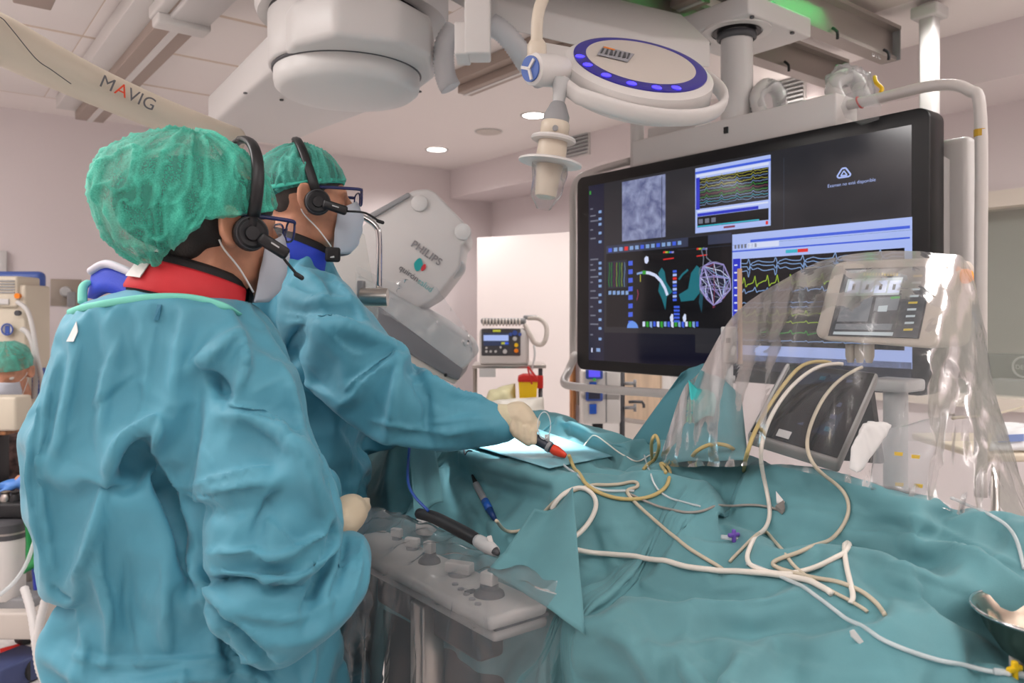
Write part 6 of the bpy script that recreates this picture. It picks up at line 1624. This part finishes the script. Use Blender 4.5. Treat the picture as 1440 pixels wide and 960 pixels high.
MB().tube([tB - tdir * .012 + Vector((0, 0, .008)), tB - tdir * .012 + Vector((0, 0, .024))], .006, 10, 1).build('side_port', M_lgrey, t, True)
# purple stopcock
def stopcock(px, py, m, label, k=1.0):
    c = on(px, py, .010); t = thing('stopcock', label, 'stopcock', c)
    MB().tube([c - RV * .022 * k + Vector((0, 0, .003)), c + RV * .024 * k - Vector((0, 0, .003))], .0045 * k, 10, 1).build('clear_body', M_clear, t, True)
    MB().box(c + Vector((0, 0, .008)) - FV * .004, (.024 * k, .007 * k, .007 * k), Matrix.Rotation(.4 - YAW, 3, 'Z'), bev=.002).build('tap_bar', m, t, auto=40)
    MB().box(c + Vector((0, 0, .006)) - FV * .004, (.007 * k, .007 * k, .024 * k), Matrix.Rotation(-YAW, 3, 'Z'), bev=.002).build('tap_stem', m, t, auto=40)
    return t
stopcock(1031, 757, mat('purple_plastic', (108, 78, 172), .4), 'small purple stopcock on the drape near the white cables')
t = stopcock(1424, 947, M_yellow, 'yellow stopcock with clear line at the bottom right corner', 1.05)
MB().lathe([(.008, 0), (.008, .016), (.005, .018)], on(1428, 940, .012), segs=12).build('white_cap', M_white2, t, auto=40)
# grey clip with silver tip on the drape
t = thing('drape_clip', 'small grey clip with pale tip lying on the drape', 'clip', on(1098, 708))
MB().prism([on(1090, 716, .004), on(1102, 708, .004), on(1104, 718, .004), on(1100, 724, .004)], Vector((0, 0, .008)), .001).build('clip_body', mat('clip_grey', (126, 122, 118), .4), t)
MB().prism([on(1091, 692, .004), on(1104, 708, .004), on(1092, 708, .004)], Vector((0, 0, .004)), .001).build('clip_tip', M_paper, t)
c = on(1206, 899, .004)
tag(MB().prism([c + RV * x + Vector((0, 0, z)) for x, z in ((-.012, .012), (-.006, .014), (.008, -.004), (.011, -.012), (.005, -.010), (-.010, .004))], -FV * .003 + Vector((0, 0, .002)), .001).build('white_scrap', M_paper), 'tiny white paper scrap on the drape front', 'paper scrap')
tag(MB().box(on(704, 634, .004) , (.012, .02, .006), Matrix.Rotation(.4, 3, 'Z'), bev=.002).build('gauze', M_paper, auto=40), 'small white gauze at the edge of the lit field', 'gauze')
# steel bowl
rc = C(1480, 866, 1.075); hb_ = bvD.ray_cast(Vector((rc.x, rc.y, 2)), Vector((0, 0, -1)))[0]; zb0 = max(rc.z - .074, (hb_.z if hb_ else 0) + .012)
bw = thing('steel_bowl', 'polished steel bowl standing on the drape at the right edge', 'bowl', (rc.x, rc.y, zb0))
MB().lathe([(.034, 0), (.044, .002), (.062, .018), (.08, .044), (.09, .066), (.0975, .071), (.099, .0735), (.096, .0745), (.0885, .069), (.077, .044), (.06, .02), (.042, .005), (.001, .004)], (rc.x, rc.y, zb0), segs=56).build('bowl_shell', mat('polished_steel', (172, 160, 146), .16, 1), bw, smooth=True)
MB().tube([Vector((rc.x + .0978 * math.cos(a), rc.y + .0978 * math.sin(a), zb0 + .0735)) for a in np.linspace(0, 6.2832, 57)], .0026, 8, 1).build('rolled_rim', M_chrome, bw, True)
# ================================================================== anaesthesia corner, far left
def cbox(px0, py0, px1, py1, d, depth, bev=.006):
    """box whose front face spans the measured rectangle at distance d"""
    a, b = C(px0, py0, d), C(px1, py1, d); w = (px1 - px0) / FPX * d; h = (py1 - py0) / FPX * d
    c = (a + b) / 2 + FV * depth / 2
    return MB().box(c, (w, depth, h), Matrix.Rotation(-YAW, 3, 'Z'), bev)
M_beige = mat('machine_beige', (206, 196, 178), .5); M_bpan = mat('panel_blue', (66, 92, 164), .45)
M_camo = mat('camo_scrub', (120, 96, 92), .8, c2=(52, 46, 48), vscale=26, detail=4)
an = thing('anaesthesia_machine', 'beige anaesthesia machine with blue back panel at the left edge', 'machine', C(0, 800, 4.0) * Vector((1, 1, 0)) if False else Vector((C(0, 600, 4.0).x, C(0, 600, 4.0).y, 0)))
cbox(-60, 381, 57, 560, 4.25, .07, .03).build('back_panel', M_bpan, an, auto=40)
cbox(-60, 388, 24, 432, 4.0, .2, .012).build('top_unit', M_beige, an, auto=40)
cbox(-60, 400, 36, 520, 4.02, .22, .014).build('main_unit', M_beige, an, auto=40)
for k in range(5): cbox(-20, 394 + k * 4, 20, 396 + k * 4, 3.995, .01, 0).build('vent_slat', M_mgrey, an)
cbox(-10, 420, 12, 428, 3.99, .04, .004).build('drawer_pull', M_white, an, auto=40)
MB().lathe([(.032, 0), (.032, .006), (.001, .006)], C(10, 463, 4.0), -FV, 24).build('emblem_plate', M_white, an, auto=40)
MB().tube([C(10, 463, 3.985) + RV * .028 * math.cos(a) + UV * .028 * math.sin(a) for a in np.linspace(0, 6.283, 24)], .004, 6, 1).build('emblem_ring', M_blue, an)
cbox(7, 458, 13, 469, 3.99, .004, 0).build('emblem_mark', M_blue, an)
for (x, y, m) in ((27, 416, M_orange), (27, 440, M_dgrey), (24, 500, M_dgrey)): MB().lathe([(.014, 0), (.014, .02), (.001, .02)], C(x, y, 4.0), -FV, 12).build('dial', m, an, auto=40)
cbox(-60, 520, 30, 830, 4.16, .4, .02).build('cabinet', M_beige, an, auto=40)
sm_ = thing('side_monitor', 'small beige monitor box in front of the masked person', 'monitor', Vector((C(-20, 700, 3.5).x, C(-20, 700, 3.5).y, 0)))
cbox(-40, 558, 22, 606, 3.45, .12, .012).build('monitor_case', M_beige, sm_, auto=40)
cbox(-40, 606, 8, 612, 3.46, .1, .004).build('monitor_bracket', M_wood, sm_, auto=40)
cbox(-60, 612, -2, 700, 3.5, .08, .01).build('monitor_stem', M_blacks, sm_, auto=40)
q_ = C(-30, 700, 3.54); MB().tube([q_, Vector((q_.x, q_.y, .02))], .02, 10, 1).build('monitor_pole', M_blacks, sm_, True)
for k, pts in enumerate(([(24, 424), (38, 436), (46, 462), (52, 500), (58, 530), (60, 560)], [(30, 462), (40, 470), (48, 492), (50, 530), (48, 560)])):
    hose('breathing_hose', [C(x, y, 3.95) for x, y in pts], .014 if k else .012, None, M_hose, parent=an)
# ---------------- person at the machine
hC = Head(C(14, 524, 3.8), -FV + RV * .25, pitch=.45)
pC = thing('person', 'person in camouflage scrubs and green cap at the anaesthesia machine', 'person', Vector((C(10, 700, 3.8).x, C(10, 700, 3.8).y, 0)))
mb = MB(); head_shapes(mb, hC)
nk = C(10, 560, 3.88); ch = C(8, 620, 3.92); pe = C(8, 760, 3.95)
limb(mb, [(nk, .06), (C(9, 585, 3.9), .10), (ch, .13), (pe, .14)])
fC = (-FV + RV * .25).normalized()
sR, sL = ch + RV * .17 + Vector((0, 0, .08)), ch - RV * .17 + Vector((0, 0, .08))
eR, wR = C(48, 690, 3.8), C(30, 676, 3.42)
eL, wL = C(-60, 690, 3.8), C(-20, 676, 3.5)
limb(mb, [(sR, .055), (eR, .045), (wR, .03)]); limb(mb, [(sL, .055), (eL, .045), (wL, .03)])
for s_ in (-1, 1):
    hp = pe + RV * .09 * s_; limb(mb, [(hp, .09), (Vector((hp.x, hp.y, .48)), .06), (Vector((hp.x, hp.y, .1)), .042)]); limb(mb, [(Vector((hp.x, hp.y, .045)), .04), (Vector((hp.x, hp.y, .035)) + fC * .15, .032)])
me = remesh(mb, .009, 3); mesh_obj('body', me, M_skin, pC)
mb = MB(); limb(mb, [(C(10, 572, 3.89), .085), (ch, .15), (pe, .155), (pe - Vector((0, 0, .15)), .16)])
limb(mb, [(ch + Vector((0, 0, .1)), .09), (sR, .075), (eR, .062), (C(38, 682, 3.55), .05)]); limb(mb, [(ch + Vector((0, 0, .1)), .09), (sL, .075), (eL, .06)])
me = remesh(mb, .012, 4); cloth_finish(me, [], .006, 7, .002); mesh_obj('scrub_top', me, M_camo, pC)
for s_ in (-1, 1):
    hp = pe + RV * .09 * s_; mb = MB(); limb(mb, [(hp - Vector((0, 0, .1)), .105), (Vector((hp.x, hp.y, .12)), .075)]); me = remesh(mb, .014, 3); mesh_obj('scrub_leg', me, M_camo, pC)
make_cap(hC, 'surgical_cap', pC, M_capB, (-.012, .05), (.118, .098, .10), .062, .0, .036, 44, .004, rows=30, cols=50)
make_mask(hC, pC, .01)
for s_ in (-1, 1): MB().sphere(hC(.078, .032 * s_, .018), .0125, hC.M, 12, 8).build('eye', MATS['eye_white'], pC, True)
mb = MB(); hand_shapes(mb, C(34, 678, 3.42), -RV * 1.0 + FV * -.1 + UV * -.1, (0, 0, -1), 1, .5, 1.05); limb(mb, [(C(34, 678, 3.42), .036), (C(46, 676, 3.5), .036)])
me = remesh(mb, .006, 2); mesh_obj('glove', me, mat('nitrile_blue', (84, 138, 214), .45), pC)
# ---------------- trolley in front: rail, canister, bags, hoses
tr = thing('suction_trolley', 'black railed suction trolley with grey base at the left edge', 'trolley', Vector((C(0, 900, 3.1).x, C(0, 900, 3.1).y, 0)))
cbox(-60, 708, 50, 730, 3.15, .25, .012).build('rail', M_blacks, tr, auto=40)
for (x, y) in ((8, 700), (22, 694), (40, 698)):
    MB().lathe([(.02, 0), (.022, .02), (.014, .04), (.02, .05), (.001, .055)], C(x, 708, 3.2), segs=14).build('knob', M_steel if x != 22 else M_blacks, tr, auto=40)
cbox(30, 668, 44, 708, 3.25, .04, .008).build('rail_clamp', M_blacks, tr, auto=40)
cbox(-60, 842, 46, 882, 3.1, .35, .01).build('base_box', M_mgrey, tr, auto=40)
cbox(-60, 862, 44, 900, 3.05, .3, .01).build('base_front', M_offw, tr, auto=40)
for x in (-40, 42): MB().lathe([(.05, -.02), (.05, .02)], Vector((C(x, 900, 3.12).x, C(x, 900, 3.12).y, .05)), RV, 18).build('caster', M_blacks, tr, auto=40)
cbox(-30, 730, -14, 860, 3.2, .04, .005).build('upright', M_alu, tr, auto=40); cbox(36, 730, 42, 860, 3.3, .03, .004).build('upright', M_alu, tr, auto=40)
cn = thing('suction_canister', 'white suction canister with dark lid hanging under the rail', 'canister', C(12, 842, 3.12))
cc = C(12, 840, 3.15); hcan = 85 / FPX * 3.15
MB().lathe([(.055, 0), (.06, .01), (.064, hcan)], cc, segs=24).build('jar', M_white2, cn, auto=40)
MB().lathe([(.066, hcan), (.066, hcan + .06), (.05, hcan + .072)], cc, segs=24).build('lid', M_dgrey, cn, auto=40)
MB().lathe([(.0665, hcan + .02), (.0665, hcan + .028)], cc, segs=24, cap=False).build('lid_band', M_alu, cn, True)
patch('green_bag', [C(34, 730, 3.12), C(58, 728, 3.12), C(62, 790, 3.10), C(36, 806, 3.10)], 12, 12, lambda f, g: .04 * np.sin(g * 3.1) * np.sin(f * 3.1), mat('bag_green', (24, 130, 66), .45), 'green bag hanging beside the white suction canister', 'bag', thick=.02, seed=3)
patch('blue_pouch', [C(44, 788, 3.14), C(60, 792, 3.14), C(62, 832, 3.12), C(46, 830, 3.12)], 10, 10, lambda f, g: .02 * np.sin(g * 3.1), mat('bag_blue', (40, 60, 160), .45), 'small dark blue pouch below the green bag', 'pouch', thick=.02, seed=5)
hose('corrugated_hose', [C(34, 826, 3.0), C(44, 860, 2.95), C(50, 900, 2.9), C(56, 940, 2.87), C(66, 962, 2.86)], .016, 'white corrugated hose hanging to the floor behind the gown', M_hose)
hose('corrugated_hose', [C(74, 812, 2.9), C(62, 850, 2.9), C(54, 890, 2.88), C(56, 930, 2.87), C(64, 960, 2.86)], .016, 'white corrugated hose curving against the gown edge', M_hose)
tag(MB().tube([C(0, 836, 3.0), C(22, 816, 3.0), C(40, 786, 3.0), C(54, 740, 3.02)], .008, 8, 4).build('clear_hose', M_clear, smooth=True), 'thin clear hose crossing in front of the white canister', 'hose')
fz = lambda x, y, z=.003: PZ(x, y, z)
for pts, lb in (([(0, 912), (30, 904), (30, 910), (0, 921)], 'red floor tape strip at the left edge nearer the trolley'), ([(0, 926), (16, 920), (14, 925), (0, 932)], 'shorter red floor tape strip below the first one')):
    tag(MB().prism([fz(x, y) for x, y in pts], (0, 0, .001)).build('floor_tape', M_red), lb, 'tape')
c = fz(40, 902)
tag(MB().box(c + Vector((0, 0, .035)), (.1, .07, .07), Matrix.Rotation(.4, 3, 'Z'), bev=.02).build('foot_switch', M_blacks, auto=40), 'small black foot switch on the floor behind the gown', 'foot switch')
c = fz(16, 958)
tag(MB().box(c + Vector((0, 0, .05)), (.2, .16, .1), Matrix.Rotation(.5, 3, 'Z'), bev=.012).build('foot_stool', mat('stool_blue', (62, 72, 112), .5), auto=40), 'dark blue box on the floor in the lower left corner', 'box')

# ================================================================== emergency cart with defibrillator
DF = 4.3
ct = thing('equipment_cart', 'narrow cart with steel shelf by the white door', 'cart', Vector((C(715, 560, DF + .15).x, C(715, 560, DF + .15).y, 0)))
cbox(664, 513, 768, 518, DF - .02, .34, .003).build('top_shelf', M_steel, ct, auto=40)
cbox(664, 590, 768, 596, DF - .02, .34, .003).build('lower_shelf', M_offw, ct, auto=40)
for (x, dd_) in ((760, DF), (668, DF + .28), (760, DF + .28), (668, DF)):
    a = C(x, 515, dd_); MB().tube([a, Vector((a.x, a.y, .03))], .012, 10, 1).build('post', M_steel if x != 760 else M_dgrey, ct, True)
cbox(754, 528, 764, 546, DF - .03, .03, .003).build('red_latch', M_red, ct, auto=40)
cbox(674, 518, 697, 530, DF - .03, .01, .001).build('shelf_label', M_lgrey, ct)
df = thing('defibrillator', 'white defibrillator with lit screen and coiled handle on the cart', 'defibrillator', C(711, 513, DF + .1))
cbox(674, 462, 744, 513, DF, .2, .02).build('case', M_white2, df, auto=40)
cbox(677, 462, 732, 500, DF - .008, .02, .004).build('front_panel', M_dgrey, df, auto=40)
cbox(680, 468, 716, 486, DF - .012, .006, .001).build('screen', mat('defib_screen', (20, 20, 30), .2, emit=.8, ecol=(60, 66, 92)), df)
cbox(680, 471, 715, 479, DF - .014, .003, 0).build('trace_band', EM['lblue'], df); cbox(693, 463.5, 704, 466.5, DF - .014, .003, 0).build('yellow_label', EM['yellow'], df)
cbox(705, 481, 710, 484, DF - .014, .003, 0).build('yellow_key', EM['yellow'], df); cbox(710, 481, 715, 484, DF - .014, .003, 0).build('blue_key', EM['blue'], df)
for (x, y, m, r) in ((726, 485, M_yellow, .011), (726, 493, M_orange, .012), (724, 468, M_blue, .014), (724, 476, M_lgrey, .012), (710, 494, M_lgrey, .012), (684, 494, M_lgrey, .007), (690, 494, M_lgrey, .007), (697, 494, M_lgrey, .007), (718, 470, M_blue, .01), (731, 470, M_blue, .01), (684, 489, M_lgrey, .006), (704, 488, M_lgrey, .006)):
    MB().lathe([(r, 0), (r, .008), (.001, .009)], C(x, y, DF - .008), -FV, 14).build('button', m, df, auto=40)
cbox(676, 447, 740, 456, DF + .03, .12, .014).build('carry_handle', M_mgrey, df, auto=40)
for k in range(12): MB().tube([C(680 + k * 4.6, 453, DF + .0) + UV * (.016 * math.cos(a)) + FV * (.02 * math.sin(a)) for a in np.linspace(0, 6.28, 14)], .0055, 6, 1).build('coil_turn', M_offw, df, True)
hose('paddle_cord', [C(738, 456, DF + .02), C(746, 472, DF), C(752, 482, DF), C(762, 484, DF), (C(768, 474, DF)), C(768, 458, DF + .02), C(758, 448, DF + .05), C(742, 447, DF + .06)], .014, None, M_offw, parent=df)
cbox(736, 443, 756, 449, DF + .05, .06, .006).build('paddle', M_mgrey, df, auto=40)
MB().tube([C(751, 486, DF - .01), C(752, 500, DF - .03), C(748, 520, DF - .04), C(744, 545, DF - .04)], .006, 6, 3).build('lead', M_lgrey, df, True)
sb = thing('sharps_bin', 'yellow sharps bin with red lid on the cart', 'bin', C(742, 567, 4.15))
a = C(742, 568, 4.18); wb_ = 25 / FPX * 4.15
MB().prism([C(731, 568, 4.15), C(754, 568, 4.15), C(756, 536, 4.15), C(729, 536, 4.15)], FV * .1, .004).build('bin_body', M_yellow, sb, auto=40)
MB().prism([C(728, 537, 4.14), C(757, 537, 4.14), C(756, 530, 4.14), (C(748, 527, 4.14)), C(736, 527, 4.14), C(729, 530, 4.14)], FV * .12, .004).build('bin_lid', M_red, sb, auto=40)
MB().tube([C(748, 540, 4.12), C(742, 516, 4.12), C(746, 520, 4.12), C(754, 530, 4.12)], .005, 6, 3).build('strap', M_red, sb, True)
o = patch('waste_bag', [C(672, 566, 4.05), C(765, 558, 4.12), C(768, 620, 4.05), C(668, 620, 4.0)], 18, 18, lambda f, g: -.10 * np.sin(g * 3.1) * np.sin(f * 2.2 + .4), mat('bag_pale', (222, 218, 208), .4, alpha=.8), 'pale plastic bag of waste in front of the cart', 'bag', seed=12, amp=.04)
patch('yellow_sack', [C(688, 548, 4.2), C(724, 540, 4.25), C(726, 570, 4.15), C(680, 572, 4.12)], 12, 12, lambda f, g: -.05 * np.sin(g * 3.1) * np.sin(f * 3.1), mat('sack_yellow', (220, 216, 176), .5), 'pale yellow plastic sack left of the sharps bin', 'bag', seed=13, amp=.02)
# ================================================================== infusion pumps on a pole
DPm = 4.0
po = thing('drip_stand', 'steel drip stand behind the display lower bar', 'stand', Vector((C(875, 560, DPm + .12).x, C(875, 560, DPm + .12).y, 0)))
a = C(875, 560, DPm + .12)
MB().tube([Vector((a.x, a.y, .05)), Vector((a.x, a.y, 1.45))], .014, 12, 1).build('pole', M_dgrey, po, True)
for k in range(5):
    an_ = 2 * math.pi * k / 5; MB().tube([Vector((a.x, a.y, .07)), Vector((a.x + .28 * math.cos(an_), a.y + .28 * math.sin(an_), .04))], .014, 8, 1).build('foot', M_steel, po, True)
for y in (539, 573): 
    b = C(878, y, DPm + .1); MB().tube([b, b + RV * .055], .009, 8, 1).build('clamp_screw', M_mgrey, po, True); MB().tube([b + RV * .055 - UV * .02, b + RV * .055 + UV * .02], .008, 8, 1).build('clamp_wing', M_mgrey, po, True)
b = C(884, 565, DPm + .1); MB().tube([b, b + RV * .07, b + RV * .08 - UV * .03], .008, 8, 2).build('hook', M_dgrey, po, True)
def pump(y, label, lit):
    t = thing('infusion_pump', label, 'pump', C(846, y + 46, DPm), 'infusion pumps on the drip stand')
    cbox(820, y + 2, 873, y + 46, DPm, .16, .012).build('case', M_white2, t, auto=40)
    cbox(824, y, 848, y + 14, DPm - .02, .03, .008).build('display_hood', M_blue, t, auto=40)
    cbox(828, y + 1, 844, y + 11, DPm - .024, .006, .002).build('display', mat('pump_lit', (40, 40, 90), .3, emit=1.1, ecol=(96, 84, 240)) if lit else mat('pump_dark', (58, 58, 74), .3), t)
    cbox(829, y + 18, 839, y + 32, DPm - .01, .01, .002).build('keypad', mat('keypad_blue', (36, 88, 190), .4), t)
    cbox(852, y + 4, 853.5, y + 44, DPm - .003, .006, 0).build('door_seam', M_mgrey, t)
    if lit: cbox(834, y + 13, 838, y + 16, DPm - .022, .004, 0).build('green_led', EM['green'], t)
    cbox(834, y + 44, 848, y + 54, DPm + .02, .06, .006).build('clamp', M_blacks, t, auto=40)
pump(519, 'upper infusion pump with violet lit display', True); pump(550, 'lower infusion pump with dark display on the stand', False)
# ================================================================== supply table at the right edge
sx = C(1425, 640, 2.75)
st_ = thing('supply_table', 'pale supply table behind the clear tent on the right', 'table', Vector((sx.x, sx.y, 0)))
cbox(1385, 638, 1520, 650, 2.7, .5, .01).build('table_top', mat('tray_cream', (214, 200, 180), .4), st_, auto=40)
for (x, d_) in ((1400, 2.75), (1505, 2.75), (1400, 3.1), (1505, 3.1)):
    a = C(x, 648, d_); MB().tube([a, Vector((a.x, a.y, .02))], .014, 10, 1).build('leg', M_steel, st_, True)
o = patch('sterile_pack', [C(1392, 596, 2.85), C(1500, 590, 2.95), C(1500, 636, 2.75), C(1385, 640, 2.72)], 16, 16, lambda f, g: -.05 * np.sin(f * 2.6) , mat('pack_white', (222, 222, 224), .5), 'white paper pack lying on the supply table at the right edge', 'pack', seed=21, amp=.03)
MB().prism([C(1402, 612, 2.72), C(1440, 610, 2.72), C(1440, 620, 2.715), C(1404, 622, 2.715)], FV * .004).build('blue_print', mat('pack_blue', (120, 140, 190), .5), o)
